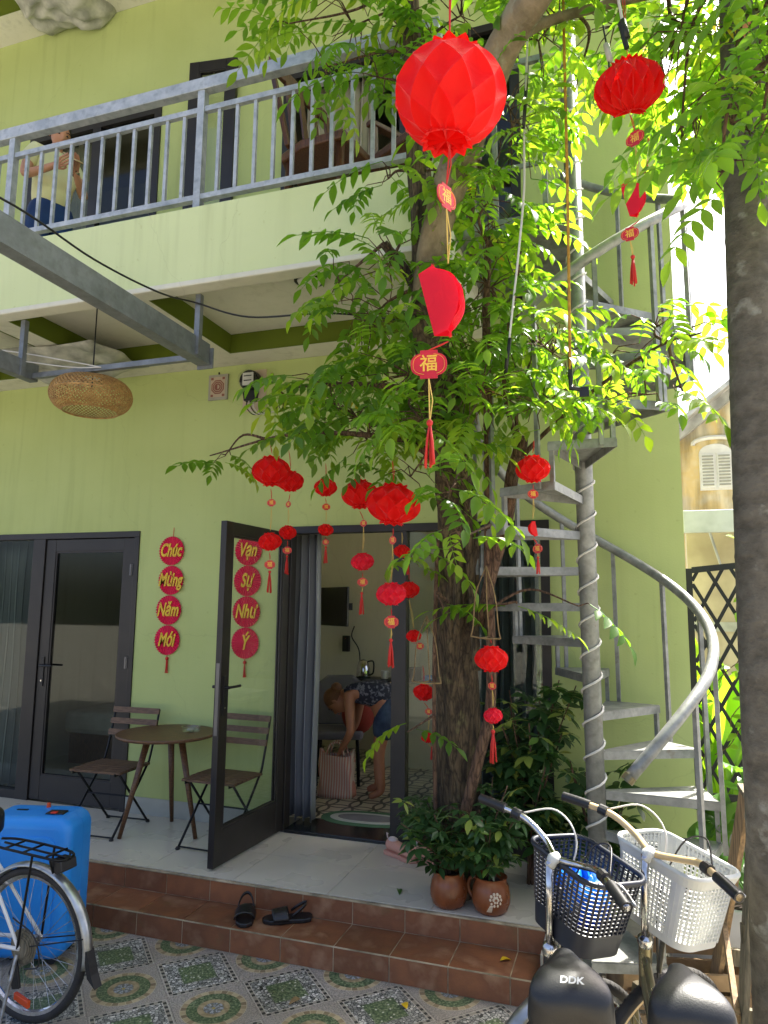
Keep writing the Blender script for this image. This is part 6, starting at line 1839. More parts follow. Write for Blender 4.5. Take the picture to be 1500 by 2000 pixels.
STEMS = [
 ([(-.93, 4.10, .30), (-.878, 4.05, .653), (-.798, 4.02, .966), (-.717, 3.98, 1.252), (-.695, 3.95, 1.531), (-.696, 3.9, 1.978), (-.664, 3.75, 2.637), (-.627, 3.5, 3.291), (-.575, 3.3, 3.633)], [.030, .032, .032, .030, .028, .028, .026, .022, .014], 'vine_bark'),
 ([(-1.03, 4.08, .22), (-1.039, 4.05, .774), (-1.033, 4.0, 1.231), (-1.015, 3.95, 1.805), (-.975, 3.85, 2.234)], [.014, .012, .012, .012, .010], 'vine_bark'),
 ([(-.779, 3.97, 1.5), (-.80, 3.93, 2.0), (-.805, 3.78, 2.5), (-.818, 3.5, 2.978), (-.823, 3.3, 3.236)], [.024, .028, .028, .024, .018], 'bark'),
 ([(-.884, 3.94, 1.7), (-.877, 3.88, 2.2), (-.865, 3.7, 2.696), (-.915, 3.5, 3.042)], [.022, .026, .026, .018], 'bark'),
 ([(-.76, 3.97, 1.75), (-.682, 3.9, 2.034), (-.586, 3.85, 2.339), (-.548, 3.8, 2.556), (-.502, 3.78, 2.691), (-.483, 3.75, 2.76)], [.03, .034, .036, .037, .038, .032], 'vine_bark'),
 ([(-.55, 3.81, 2.55), (-.443, 3.75, 2.695), (-.128, 3.6, 2.919), (.177, 3.3, 3.02), (.348, 3.1, 2.996)], [.016, .013, .010, .007, .004], 'vine_bark'),
 ([(-.90, 3.88, 2.5), (-1.01, 3.7, 2.704), (-1.306, 3.6, 2.788), (-1.86, 3.7, 2.849), (-2.508, 3.9, 2.804)], [.035, .024, .016, .010, .004], 'vine_bark'),
 ([(-.875, 3.6, 2.899), (-1.055, 3.45, 2.984), (-1.413, 3.4, 3.029), (-1.833, 3.5, 3.069)], [.026, .018, .012, .005], 'vine_bark'),
 ([(-.502, 3.78, 2.691), (-.502, 3.7, 2.897), (-.404, 3.6, 3.164)], [.013, .010, .005], 'vine_bark'),
 ([(-.502, 3.78, 2.691), (-.553, 3.6, 2.984), (-.48, 3.4, 3.288), (-.398, 3.2, 3.579)], [.014, .012, .010, .005], 'vine_bark'),
 ([(-.876, 3.25, 3.33), (-.984, 3.2, 3.52), (-1.06, 3.1, 3.62)], [.03, .026, .022], 'bark'),
 ([(-.39, 2.65, 4.15), (-.2, 2.75, 4.3), (.25, 2.75, 4.3), (.55, 2.7, 4.2), (.75, 2.55, 3.95)], [.03, .022, .016, .011, .005], 'bark_smooth'),
 ([(.0, 2.3, 4.35), (.3, 2.35, 4.35), (.52, 2.3, 4.0), (.54, 2.25, 3.6)], [.03, .018, .012, .006], 'bark_smooth'),
]
for pts, rad, m_ in STEMS:
    MB().tube([p-TO for p in smooth_path(pts, 6)], lerp_list(rad, 6), 9).build('branch', m_, tree, smooth=True)
# leaf sprays: pinnate, 9 to 13 pointed leaflets along a drooping rachis
def leaflet(mb, base, d, nrm, L, W, tint, cup=.18):
    d = d.normalized(); s = d.cross(nrm).normalized(); n_ = s.cross(d).normalized()
    prof = [(0, .10), (.18, .62), (.42, 1.0), (.68, .78), (.88, .34), (1.0, 0.02)]
    vs = []
    for u, w_ in prof:
        c_ = base+d*(L*u)-n_*(L*.22*u*u)
        vs += [c_-s*(W*w_*.5)+n_*(W*cup*w_), c_, c_+s*(W*w_*.5)+n_*(W*cup*w_)]
    fs = []
    for i in range(len(prof)-1):
        a_ = 3*i
        fs += [(a_, a_+1, a_+4, a_+3), (a_+1, a_+2, a_+5, a_+4)]
    mb.add(vs, fs, tint)
def spray(mb, M_, n, L, W, droop, tint0, rg):
    """rachis runs along +X of M_, +Z up"""
    step = L*.62
    old = mb.M; mb.M = M_
    p = Vector((0, 0, 0)); ang = rg.uniform(.05, .35); pts = [p]
    for i in range(n//2+1):
        d = Vector((math.cos(ang), 0, math.sin(ang))); ang -= droop/(n//2+1)
        for s in (-1, 1):
            if i == 0: continue
            ld = (d*.55+Vector((0, s*.8, -.18+rg.uniform(-.15, .15)))).normalized()
            k = (1-.35*abs(i/(n//2+1)-.5))*rg.uniform(.85, 1.1)
            leaflet(mb, p, ld, Vector((rg.uniform(-.25, .25), rg.uniform(-.25, .25), 1)), L*k, W*k, min(1, max(0, tint0+rg.uniform(-.08, .08))))
        p = p+d*step; pts.append(p)
    leaflet(mb, p, Vector((math.cos(ang), 0, math.sin(ang))), Vector((0, 0, 1)), L*1.05, W, min(1, max(0, tint0+.05)))
    k = len(pts)
    n0 = len(mb.v)
    mb.tube(pts, [.0022-.0012*i/k for i in range(k)], 4, caps=False)
    mb.tint.extend([min(1, tint0*.5+.2)]*(len(mb.v)-n0))
    mb.M = old
SUNNY = []
VAR = []
for v in range(14):
    rg = random.Random(100+v)
    mb = MB()
    spray(mb, Matrix.Identity(4), rg.choice((9, 9, 11, 11)), rg.uniform(.070, .092), rg.uniform(.034, .044), rg.uniform(.4, 1.1), [.25, .35, .45, .55, .3, .62, .7, .4, .5, .2, .35, .8, .58, .96][v], rg)
    VAR.append(mb.mesh('leaf_spray', 'leaf', True))
crown = MB(); twigs = MB(); cand = []
rg = random.Random(5)
skel = [Vector(p) for pts, _, _ in STEMS for p in smooth_path(pts, 4)]+[Vector(p) for p in smooth_path(LIMB, 4)]+[Vector(p) for p in smooth_path(UPR, 4)]+[Vector(p) for p in smooth_path(MAIN[4:], 4)]
CAMP = Vector((0, 0, EYE))
for ci, (cx, cy, cz, rx, ry, rz, n) in enumerate(CLUSTERS):
    c_ = Vector((cx, cy, cz))
    src = min(skel, key=lambda q: (q-c_).length)
    mid = (src+c_)/2+Vector((rg.uniform(-.08, .08), rg.uniform(-.08, .08), rg.uniform(0, .10)))
    bp = smooth_path([src, mid, c_], 5)
    if (src-c_).length > .06: twigs.tube([p-TO for p in bp], [.010-.006*i/(len(bp)-1) for i in range(len(bp))], 6)
    for i in range(n):
        while True:
            q = Vector((rg.uniform(-1, 1), rg.uniform(-1, 1), rg.uniform(-1, 1)))
            if q.length < 1: break
        pos = c_+Vector((q.x*rx, q.y*ry, q.z*rz))
        if pos.y > 4.70: pos.y = 4.70-rg.uniform(0, .15)
        if pos.x < -.7 and pos.z > 3.4 and pos.y > 3.22: pos.y = 3.22-rg.uniform(0, .12)
        if pos.x > .30 and pos.y < 2.0: pos.y = 2.0+rg.uniform(0, .3)
        if pos.y < 2.80 and any((pos-Vector(q_)).length < .38 for q_ in ((.085, 2.625, 3.82), (.10, 2.67, 3.45))): continue
        if any((pos-Vector(q_)).length < .30 for q_ in ((-2.05, 3.88, 2.55), (-1.87, 4.3, 2.5), (-1.49, 3.98, 2.4), (-1.09, 3.39, 2.25))): continue
        out = (pos-c_); out.z *= .3
        yaw = math.atan2(out.y, out.x)+rg.uniform(-1.1, 1.1)
        pitch = rg.uniform(-.25, .75)
        # join the spray to its branch with a twig
        anchor = min(bp, key=lambda w_: (w_-pos).length)
        if (anchor-pos).length > .05:
            m_ = (anchor+pos)/2+Vector((rg.uniform(-.03, .03), rg.uniform(-.03, .03), rg.uniform(0, .04)))
            twigs.tube([anchor-TO, m_-TO, pos-TO], [.004, .003, .0022], 4, caps=False)
        r_ = rg.random()
        vi = 13 if r_ > .985 else rg.randrange(13)
        sc = rg.uniform(.8, 1.2) if vi < 13 else .6
        cand.append((pos, yaw, pitch, rg.uniform(-.4, .4), vi, sc, (pos-CAMP).length))
cand.sort(key=lambda e: e[6])
def inview(p):
    v = cam.matrix_world.inverted() @ p
    return v.z < 0 and abs(v.x/-v.z) < .56 and abs(v.y/-v.z) < .74
shown = [e for e in cand if inview(e[0])]
single = set(id(e) for e in shown[:290])
for e in cand:
    pos, yaw, pitch, roll, vi, sc, _ = e
    M_ = Matrix.Translation(pos-TO) @ Euler((roll, pitch, yaw)).to_matrix().to_4x4() @ Matrix.Scale(sc, 4)
    if id(e) in single:
        o = link('leaf_spray', VAR[vi], tree); o.matrix_local = M_
    else:
        me = VAR[vi]; tv = [a_.value for a_ in me.attributes['tint'].data]
        o0 = len(crown.v); dt = rg.uniform(-.05, .05)
        crown.v.extend([tuple(M_ @ v.co) for v in me.vertices]); crown.f.extend([tuple(i+o0 for i in p.vertices) for p in me.polygons])
        crown.tint.extend([min(1, max(0, q+dt)) for q in tv])
co = crown.build('crown', 'leaf', tree, smooth=True); co['kind'] = 'stuff'
to = twigs.build('twigs', 'vine_bark', tree, smooth=True); to['kind'] = 'stuff'

for lab, x_, y_, z_, m_, rz_ in (('curled yellow fallen leaf on the lower step near the right end', -.60, 3.74, .126, 'gold', .6), ('yellow fallen leaf on the patterned tiles close to the step', -1.02, 3.42, .003, 'gold', 2.1), ('brown fallen leaf on the patterned tiles, left of the yellow one', -1.52, 3.28, .003, 'twig', 4.0), ('small green fallen leaf on the grey porch floor near the pots', -1.25, 4.05, FLOOR+.003, 'heart_leaf', 5.0)):
    mb = MB(); leaflet(mb, Vector((-.03, 0, .004)), Vector((1, .1, .1)), Vector((0, .1, 1)), .062, .032, .5, .35); mb.tint = []
    o = mb.build('fallen_leaf', m_, None, smooth=True); o.location = (x_, y_, z_); o.rotation_euler = (0, 0, rz_); tag(o, lab, 'leaf')
    s_ = o.modifiers.new('thick', 'SOLIDIFY'); s_.thickness = .001

# ================================================================== PALM TRUNK
pt = thing('palm_trunk', 'tall grey ringed palm trunk at the right edge', 'palm', (.462, 2.80, 0))
vs = []; fs = []; n = 28
zs = []
z = 0.0
random.seed(4)
while z < 6.6:
    zs.append((z, 1.0)); zs.append((z+.012, 1.022)); zs.append((z+.028, 1.0)); z += rnd(.17, .25)
for z, k in zs:
    r_ = (.104-.012*min(1, z/1.2)-.0035*z)*k
    lx = .014*max(0, z-1.4)**1.3; ly = 0.0
    for j in range(n):
        a_ = 2*PI*j/n
        vs.append((lx+r_*math.cos(a_)*(1+.02*math.sin(3*a_+z)), ly*.55+r_*math.sin(a_), z))
for i in range(len(zs)-1):
    for j in range(n): fs.append((i*n+j, i*n+(j+1) % n, (i+1)*n+(j+1) % n, (i+1)*n+j))
MB().add(vs, fs).build('trunk', 'palm_bark', pt, smooth=True)
fr_ = MB()
rg = random.Random(8)
for k in range(9):
    a_ = 2*PI*k/9+.3; top = Vector((-.025, -.14, 6.55))
    pts = [top+Vector((math.cos(a_)*r_, math.sin(a_)*r_, .55*r_-.30*r_*r_)) for r_ in (0, .4, .8, 1.2, 1.6, 2.0)]
    fr_.tube(pts, [.02, .016, .012, .009, .006, .003], 5); fr_.tint = []
fr_.build('frond_rib', 'vine_bark', pt)
fl = MB()
for k in range(9):
    a_ = 2*PI*k/9+.3; top = Vector((-.025, -.14, 6.55))
    for i in range(3, 40):
        r_ = .05*i; p = top+Vector((math.cos(a_)*r_, math.sin(a_)*r_, .55*r_-.30*r_*r_))
        for s in (-1, 1):
            leaflet(fl, p, Vector((math.cos(a_)*.6-s*math.sin(a_), math.sin(a_)*.6+s*math.cos(a_), -.25)), Vector((0, 0, 1)), .45, .035, rg.uniform(.3, .6))
fo = fl.build('frond', 'leaf', pt, smooth=True); fo['kind'] = 'stuff'

# ================================================================== POTTED UMBRELLA PLANTS
def umbrella_mesh(seed, var):
    rg = random.Random(seed); mb = MB()
    n = rg.choice((6, 7, 8))
    for i in range(n):
        a_ = 2*PI*i/n+rg.uniform(-.15, .15)
        d = Vector((math.cos(a_), math.sin(a_), rg.uniform(-.35, .1)))
        t_ = rg.uniform(.1, .6) if rg.random() > var else rg.uniform(.8, 1.0)
        leaflet(mb, Vector((0, 0, 0))+d*.012, d, Vector((0, 0, 1)), rg.uniform(.072, .10), rg.uniform(.034, .046), t_, .10)
    return mb.mesh('umbrella_leaf', 'umbrella_leaf', True)
UMB = [umbrella_mesh(300+i, [.03, .05, .12, .3, .05, .02, .6, .08][i]) for i in range(8)]
def umbrella_plant(root, c, spread, h, nstem, nleaf, seed, droop=.0, lean=(0, 0), sz=1.0):
    rg = random.Random(seed)
    k = 0
    for s in range(nstem):
        a_ = 2*PI*s/nstem+rg.uniform(-.4, .4); out = rg.uniform(.3, 1.0)
        tip = Vector((math.cos(a_)*spread*out+lean[0], math.sin(a_)*spread*out+lean[1], h*rg.uniform(.55, 1.0)))
        b_ = Vector(c)+Vector((rg.uniform(-.03, .03), rg.uniform(-.03, .03), 0))
        pth = smooth_path([b_, b_+Vector((tip.x*.25, tip.y*.25, tip.z*.5)), b_+tip], 6)
        MB().tube(pth, [.007-.003*i/(len(pth)-1) for i in range(len(pth))], 6).build('stem', 'vine_bark', root, smooth=True)
        for q in range(nleaf//nstem):
            u = rg.uniform(.30, 1.0); p = pth[min(len(pth)-1, int(u*(len(pth)-1)))]
            ba = rg.uniform(0, 2*PI); L = rg.uniform(.06, .17)
            e = p+Vector((math.cos(ba)*L, math.sin(ba)*L, rg.uniform(-.02, .10)-droop*(1-u)))
            MB().tube([p, (p+e)/2+Vector((0, 0, .02)), e], .0022, 4).build('petiole', 'umbrella_leaf_stalk', root)
            o = link('umbrella_leaf', UMB[rg.randrange(8)], root, e, (rg.uniform(-.5, .5), rg.uniform(-.5, .5), rg.uniform(0, 6.28)), rg.uniform(.75, 1.15)*sz)
pm('umbrella_leaf_stalk', lin(96, 124, 62), 0.5)
def mug_pot(label, x_, y_, rz, motif):
    t = thing('potted_umbrella_plant', label, 'potted plant', (x_, y_, FLOOR+.0005), 0, 'umbrella plants in clay pots on the porch')
    pot = MB().lathe([(.001, 0), (.085, 0), (.103, .018), (.118, .06), (.119, .10), (.110, .15), (.096, .185), (.102, .205), (.096, .207), (.088, .19), (.001, .18)], 32).build('pot', 'pot_glaze', t, autosmooth=60)
    hd = MB().tube(smooth_path([(-.088, 0, .185), (-.135, 0, .17), (-.15, 0, .12), (-.13, 0, .075), (-.10, 0, .06)], 5), .012, 10).build('pot_handle', 'pot_glaze', pot, smooth=True); hd.rotation_euler = (0, 0, rz)
    MB().lathe([(.001, .183), (.086, .186)], 20).build('soil', 'soil', pot)
    if motif:
        rgm = random.Random(3); mo = MB()
        for i in range(16):
            rr_ = .030 if i < 10 else .013; q = 2*PI*i/(10 if i < 10 else 6)
            a_ = -PI/2+.42+rr_*math.cos(q)/.105; z_ = .125+rr_*1.15*math.sin(q)
            mo.sphere((.1155*math.cos(a_), .1155*math.sin(a_), z_-.02), .0085, 8, 6, (1, .55, 1.15))
        for i in range(5):
            a_ = -PI/2-.05+.06*i; mo.tube([(.112*math.cos(a_), .112*math.sin(a_), .035), (.1195*math.cos(a_*.5-PI/4+.16), .1195*math.sin(a_*.5-PI/4+.16), .075)], .0022, 5)
        mo.build('painted_flower', 'pot_motif', pot)
    t.scale = (.86, .86, .86)
    return t
t = mug_pot('clay pot with a leafy umbrella plant, the left one at the porch edge', -.945, 3.985, R(-110), False)
umbrella_plant(t, (0, 0, .18), .30, .45, 10, 70, 31, .08, (-.07, -.03))
t = mug_pot('clay mug-shaped pot with a white painted flower and umbrella plant, the right one', -.715, 3.985, R(-8), True)
umbrella_plant(t, (0, 0, .18), .28, .60, 10, 70, 32, .08, (.03, -.02))
t = thing('umbrella_shrub', 'tall dark umbrella shrub between the trunk and the spiral stair', 'shrub', (-.55, 4.45, FLOOR))
umbrella_plant(t, (0, 0, 0), .36, 1.25, 12, 156, 33, 0, (.02, -.05), 1.15)
t = thing('umbrella_shrub', 'dark leafy shrub behind the foot of the stair pole', 'shrub', (-.16, 4.52, .0045))
umbrella_plant(t, (0, 0, 0), .26, 1.05, 7, 56, 34, 0, (.0, -.02), 1.2)

# ================================================================== BEYOND THE WALL: FENCE, BIG LEAVES, HOUSE
fe = thing('lattice_fence', 'black metal diamond lattice fence right of the house corner', 'fence', (.42, 5.2, 0))
fe.location = (0, 0, 0)
FYY = 5.15
def onf(x_, z_): return Vector((x_, FYY, z_))
B('post', 'fence_black', fe, (.400, .445, FYY-.022, FYY+.022, 0, 2.12)); B('post', 'fence_black', fe, (1.9, 1.945, FYY-.022, FYY+.022, 0, 2.3))
MB().bar(onf(.446, 2.11), onf(1.899, 2.26), .03, .04).build('top_rail', 'fence_black', fe)
MB().bar(onf(.446, .66), onf(1.899, .66), .03, .05).build('bottom_rail', 'fence_black', fe)
for i in range(-8, 16):
    for s in (1, -1):
        x0, z0 = .44+i*.145, .69; 
        x1 = x0+s*.78; z1 = 2.13
        if s < 0: x0 += .0
        # clip to the panel
        P0, P1 = Vector((x0, z0)), Vector((x1, z1))
        d = P1-P0
        t0, t1 = 0.0, 1.0
        for xlim, sg in ((.446, 1), (1.898, -1)):
            den = d.x*sg; num = (xlim-P0.x)*sg
            if den > 0: t0 = max(t0, num/den)
            elif den < 0: t1 = min(t1, num/den)
        if t1-t0 < .05: continue
        A_, B_ = P0+d*t0, P0+d*t1
        MB().bar((A_.x, FYY+s*.0065, A_.y), (B_.x, FYY+s*.0065, B_.y), .0125, .022, (s*.88, 0, -.47)).build('lattice_bar', 'fence_black', fe)
B('footing', 'concrete', fe, (.40, 1.95, FYY-.05, FYY+.05, 0, .6345))
vine = thing('climbing_vine', 'thin vine with small leaves twining through the lattice fence', 'vine', (0, 0, 0))
rg = random.Random(17)
for k in range(6):
    p = Vector((.43+.10*k, FYY-.03, .75+.18*k)); pts = [p]
    for i in range(9):
        p = p+Vector((rg.uniform(-.05, .09), rg.uniform(-.015, .015), rg.uniform(.02, .15))); p.y = FYY-.03+rg.uniform(-.015, .01); p.x = max(.42, p.x); pts.append(p.copy())
    MB().tube(smooth_path(pts, 3), .0032, 5).build('stem', 'vine_bark', vine, smooth=True)
    for i, q in enumerate(pts[1:]):
        mb = MB(); leaflet(mb, Vector((0, 0, 0)), Vector((rg.uniform(-1, 1), -.4, rg.uniform(-.5, .4))), Vector((0, -.6, 1)), rg.uniform(.05, .09), .05, .9)
        mb.tint = []
        mb.build('vine_leaf', 'canna_leaf', vine, smooth=True).location = q
def big_leaf(root, base, tip, W, m_, sag, name='broad_leaf', heart=False):
    base, tip = Vector(base), Vector(tip)
    d = tip-base; L = d.length; d.normalize()
    side = d.cross(Vector((0, 0, 1))); side = side.normalized() if side.length > .05 else Vector((1, 0, 0))
    side = (side+Vector((rg.uniform(-.4, .4), rg.uniform(-.4, .4), 0))).normalized()
    nrm = side.cross(d).normalized()
    nu, nv = 14, 8; vs = []; fs = []
    for i in range(nu+1):
        u = i/nu
        w_ = W*(math.sin(PI*min(1, u*.97+.03))**.7 if not heart else (1.0-(u*.98)**1.6)*min(1, .55+3*u))
        for j in range(nv+1):
            v = j/nv*2-1
            p = base+d*(L*u)+side*(v*w_/2)+nrm*(.10*W*abs(v)-sag*u*u+.012*math.sin(18*u+3*v))
            if heart and u < .25: p = p-d*(abs(v)*.22*L*(1-u*4))
            vs.append(p)
    for i in range(nu):
        for j in range(nv): fs.append((i*(nv+1)+j, i*(nv+1)+j+1, (i+1)*(nv+1)+j+1, (i+1)*(nv+1)+j))
    o = MB().add(vs, fs).build(name, m_, root, smooth=True)
    MB().tube([base+d*(L*u)+nrm*(-sag*u*u+.003) for u in (0, .25, .5, .75, .97)], [.006, .005, .004, .003, .001], 5).build('midrib', m_, o)
    return o
rg = random.Random(23)
for lab, x_, y_ in (('clump of tall broad bright green leaves close behind the lattice fence', .62, 5.6), ('clump of tall broad leaves further right behind the lattice fence', 1.15, 5.7), ('clump of broad leaves in the narrow gap beside the house corner', .55, 6.3)):
    t = thing('broad_leaf_plant', lab, 'plant', (x_, y_, 0))
    for k in range(11):
        a_ = rg.uniform(0, 6.28); r_ = rg.uniform(.05, .3); zb = rg.uniform(.35, .95); L = rg.uniform(.55, .95)
        b_ = Vector((math.cos(a_)*r_*.5, math.sin(a_)*r_*.5, zb)); e = b_+Vector((math.cos(a_)*r_*1.1, math.sin(a_)*r_*1.1, L))
        MB().tube([(0, 0, 0), b_*.6, b_], .008, 6).build('stalk', 'canna_leaf', t)
        big_leaf(t, b_, e, rg.uniform(.18, .28), 'canna_leaf', rg.uniform(.0, .15))
# heart-leaved plants in a white trough by the trestle
t = thing('heart_leaf_plant', 'plant with large heart-shaped leaves between the stair and the trestle', 'plant', (.62, 4.25, 0))
pl_ = MB().box(-.45, .45, -.13, .13, .02, .36).build('trough', 'planter_white', t, bevel=.015)
MB().box(-.43, .43, -.11, .11, .3605, .366).build('soil', 'soil', pl_)
leaves = [((-.12, -.05, .86), (-.30, -.20, .70), .26), ((-.08, -.04, .94), (.10, -.22, .92), .28), ((-.20, -.02, .72), (-.36, -.16, .52), .22), ((.0, -.05, .78), (.05, -.3, .60), .26), ((-.16, -.06, .60), (-.24, -.28, .40), .22), ((-.2, .0, .80), (-.16, -.24, .76), .24), ((.1, 0, 1.0), (.3, -.15, .95), .28), ((.25, 0, .7), (.4, -.2, .55), .24), ((-.30, -.02, .56), (-.42, -.2, .58), .15), ((.0, .0, .55), (-.06, -.26, .44), .2), ((-.05, .05, 1.0), (-.12, -.16, 1.08), .24)]
for b_, e_, w_ in leaves:
    MB().tube(smooth_path([(b_[0]*.2, 0, .36), (b_[0]*.6, .03, b_[2]*.75), b_], 4), .005, 6).build('stalk', 'heart_leaf', t)
    big_leaf(t, b_, e_, w_, 'heart_leaf', .05, 'heart_leaf', True)
# far yellow house: gable end with shuttered window
fh = thing('yellow_house', 'weathered yellow plaster house with a white gable in the distance', 'house', (2.2, 19.5, 0))
fh.location = (0, 0, 0)
YY = 19.4
MB().prism([(1.2, 0), (6.2, 0), (6.2, 5.9), (3.6, 7.75), (1.2, 5.95)], YY, YY+6).build('wall', 'plaster_yellow', fh)
MB().bar((.85, YY-.1, 5.78), (3.62, YY-.1, 7.92), .5, .22, (0, 0, 1)).build('gable_trim', 'roof_white', fh)
MB().bar((3.62, YY-.1, 7.92), (6.5, YY-.1, 5.8), .5, .22, (0, 0, 1)).build('gable_trim', 'roof_white', fh)
MB().bar((.85, YY+2, 5.98), (3.62, YY+2, 8.12), 6, .1, (0, 0, 1)).build('roof_slope', 'roof_white', fh)
MB().bar((3.62, YY+2, 8.12), (6.5, YY+2, 6.0), 6, .1, (0, 0, 1)).build('roof_slope', 'roof_white', fh)
wn_ = MB().box(1.97, 2.73, YY-.06, YY+.02, 4.85, 5.80).build('window', 'white_paint', fh)
arch = [(2.35+.38*math.cos(R(a_)), 5.80+.24*math.sin(R(a_))) for a_ in range(0, 181, 15)]
MB().prism(arch, YY-.06, YY+.02).build('window_head', 'white_paint', wn_)
MB().tube([(2.35+.52*math.cos(R(a_)), YY-.06, 6.05+.16*math.sin(R(a_))) for a_ in range(-10, 191, 20)], .06, 6).build('hood_moulding', 'white_paint', wn_)
for sx in (-1, 1):
    sh_ = MB().box(min(2.35+sx*.03, 2.35+sx*.35), max(2.35+sx*.03, 2.35+sx*.35), YY-.10, YY-.061, 4.9, 5.78).build('shutter', 'white_paint', wn_)
    for k in range(10): MB().box(min(2.35+sx*.06, 2.35+sx*.32), max(2.35+sx*.06, 2.35+sx*.32), YY-.125, YY-.1005, 4.96+k*.082, 5.0+k*.082).build('louvre', 'plaque_grey', sh_)
nb = thing('neighbour_shed', 'pale wall with a grey metal awning behind the lattice fence', 'shed', (0, 0, 0))
MB().box(.9, 5.2, 11.0, 11.2, 0, 2.95).build('wall', 'wall_far', nb)
MB().box(.8, 5.3, 10.2, 11.3, 3.02, 3.14).build('awning', 'awning', nb, bevel=.01)
MB().box(.8, 5.3, 10.15, 10.1999, 2.86, 3.16).build('gutter', 'awning', nb, bevel=.01)
for x_ in (1.1, 1.9, 2.7): MB().tube([(x_, 10.3, 3.01), (x_+.25, 10.99, 2.4)], .018, 8).build('bracket', 'awning', nb)
MB().box(.9, 5.2, 10.97, 10.9999, 1.55, 1.68).build('ledge', 'roof_white', nb)

# ================================================================== PEOPLE
def skinned(name, verts, edges, radii, m, parent, sub=2, root=0):
    me = bpy.data.meshes.new(name); me.from_pydata(verts, edges, []); me.update()
    o = bpy.data.objects.new(name, me); COL.objects.link(o)
    sk = o.modifiers.new('skin', 'SKIN'); sk.use_smooth_shade = True
    sl = me.skin_vertices[0].data
    for i, r_ in enumerate(radii): sl[i].radius = r_ if isinstance(r_, tuple) else (r_, r_); sl[i].use_root = (i == root)
    sb = o.modifiers.new('sub', 'SUBSURF'); sb.levels = sub; sb.render_levels = sub
    dg = bpy.context.evaluated_depsgraph_get()
    me2 = bpy.data.meshes.new_from_object(o.evaluated_get(dg)); bpy.data.objects.remove(o)
    me2.materials.clear(); me2.materials.append(MATS[m])
    me2.polygons.foreach_set('use_smooth', [True]*len(me2.polygons))
    return link(name, me2, parent)
def head_mesh(M_, sc=1.0):
    """head of 0.22 m: front +X, crown +Z, origin at the centre; brow, nose, lips, chin, ears"""
    vs = []; fs = []; n, m_ = 28, 22
    for i in range(m_+1):
        t_ = PI*i/m_
        for j in range(n):
            a_ = 2*PI*j/n
            x_, y_, z_ = math.sin(t_)*math.cos(a_), math.sin(t_)*math.sin(a_), math.cos(t_)
            X, Y, Z = x_*.093, y_*.074, z_*.112
            if z_ < 0:
                X *= 1-.10*(-z_) if x_ > 0 else 1-.42*(-z_); Y *= 1-.34*(-z_)
                if x_ > 0: X += .014*(-z_)
            if x_ > .35:
                f_ = math.exp(-(y_/.22)**2)
                X += .026*f_*math.exp(-((z_+.22)/.14)**2)          # nose
                X += .008*math.exp(-(y_/.45)**2)*math.exp(-((z_-.20)/.10)**2)   # brow
                X -= .010*(math.exp(-((y_-.42)/.18)**2)+math.exp(-((y_+.42)/.18)**2))*math.exp(-((z_-.04)/.10)**2)  # sockets
                X += .008*math.exp(-(y_/.34)**2)*math.exp(-((z_+.55)/.09)**2)   # lips
                X += .010*math.exp(-(y_/.4)**2)*math.exp(-((z_+.86)/.10)**2)    # chin
            vs.append((X*sc, Y*sc, Z*sc))
    for i in range(m_):
        for j in range(n): fs.append((i*n+j, (i+1)*n+j, (i+1)*n+(j+1) % n, i*n+(j+1) % n))
    mb = MB(M_).add(vs, fs)
    for s in (-1, 1): mb.sphere((-.006*sc, s*.076*sc, -.008*sc), .03*sc, 10, 8, (.62, .28, 1.0))
    return mb
def face_details(parent, M_, sc=1.0):
    e = MB(M_)
    for s in (-1, 1): e.sphere((.080*sc, s*.031*sc, .004*sc), .011*sc, 10, 6, (.5, 1.25, .5))
    e.build('eye', 'eye_dark', parent, smooth=True)
    b_ = MB(M_)
    for s in (-1, 1): b_.tube([(.090*sc, s*.014*sc, .026*sc), (.090*sc, s*.034*sc, .030*sc), (.078*sc, s*.052*sc, .024*sc)], .0035*sc, 6)
    b_.build('eyebrow', 'hair_dark', parent, smooth=True)
    MB(M_).sphere((.099*sc, 0, -.062*sc), .012*sc, 10, 6, (.5, 1.6, .55)).build('mouth', 'lip', parent, smooth=True)
def hand(mb_list, wrist, fwd, palm_n, curl, side):
    """returns vertex chains for palm, four fingers and a thumb"""
    f = Vector(fwd).normalized(); nrm = Vector(palm_n).normalized(); s = f.cross(nrm).normalized()*side
    w_ = Vector(wrist); out = []
    for k, (off, L) in enumerate(((-.030, .070), (-.010, .080), (.010, .076), (.028, .060))):
        kn = w_+f*.085+s*off
        p1 = kn+(f*math.cos(curl*.5)+nrm*math.sin(curl*.5))*L*.45
        p2 = p1+(f*math.cos(curl*1.4)+nrm*math.sin(curl*1.4))*L*.35
        p3 = p2+(f*math.cos(curl*2.1)+nrm*math.sin(curl*2.1))*L*.25
        out.append([w_+f*.03+s*off*.6, kn, p1, p2, p3])
    tb = w_+f*.025-s*.030
    out.append([w_+f*.015-s*.010, tb, tb+(f*.8-s*.6+nrm*.3).normalized()*.035, tb+(f*.9-s*.35+nrm*.7).normalized()*.062])
    return out
def limbs_mesh(name, chains, m, parent):
    """one body mesh from a list of (points, radii) chains; chains start on existing points"""
    V = []; E = []; Rr = []
    idx = {}
    def vid(p, r_):
        k = tuple(round(c, 4) for c in p)
        if k not in idx: idx[k] = len(V); V.append(tuple(p)); Rr.append(r_)
        return idx[k]
    for pts, rad in chains:
        prev = None
        for p, r_ in zip(pts, rad):
            i = vid(p, r_)
            if prev is not None and prev != i: E.append((prev, i))
            prev = i
    return skinned(name, V, E, Rr, m, parent)

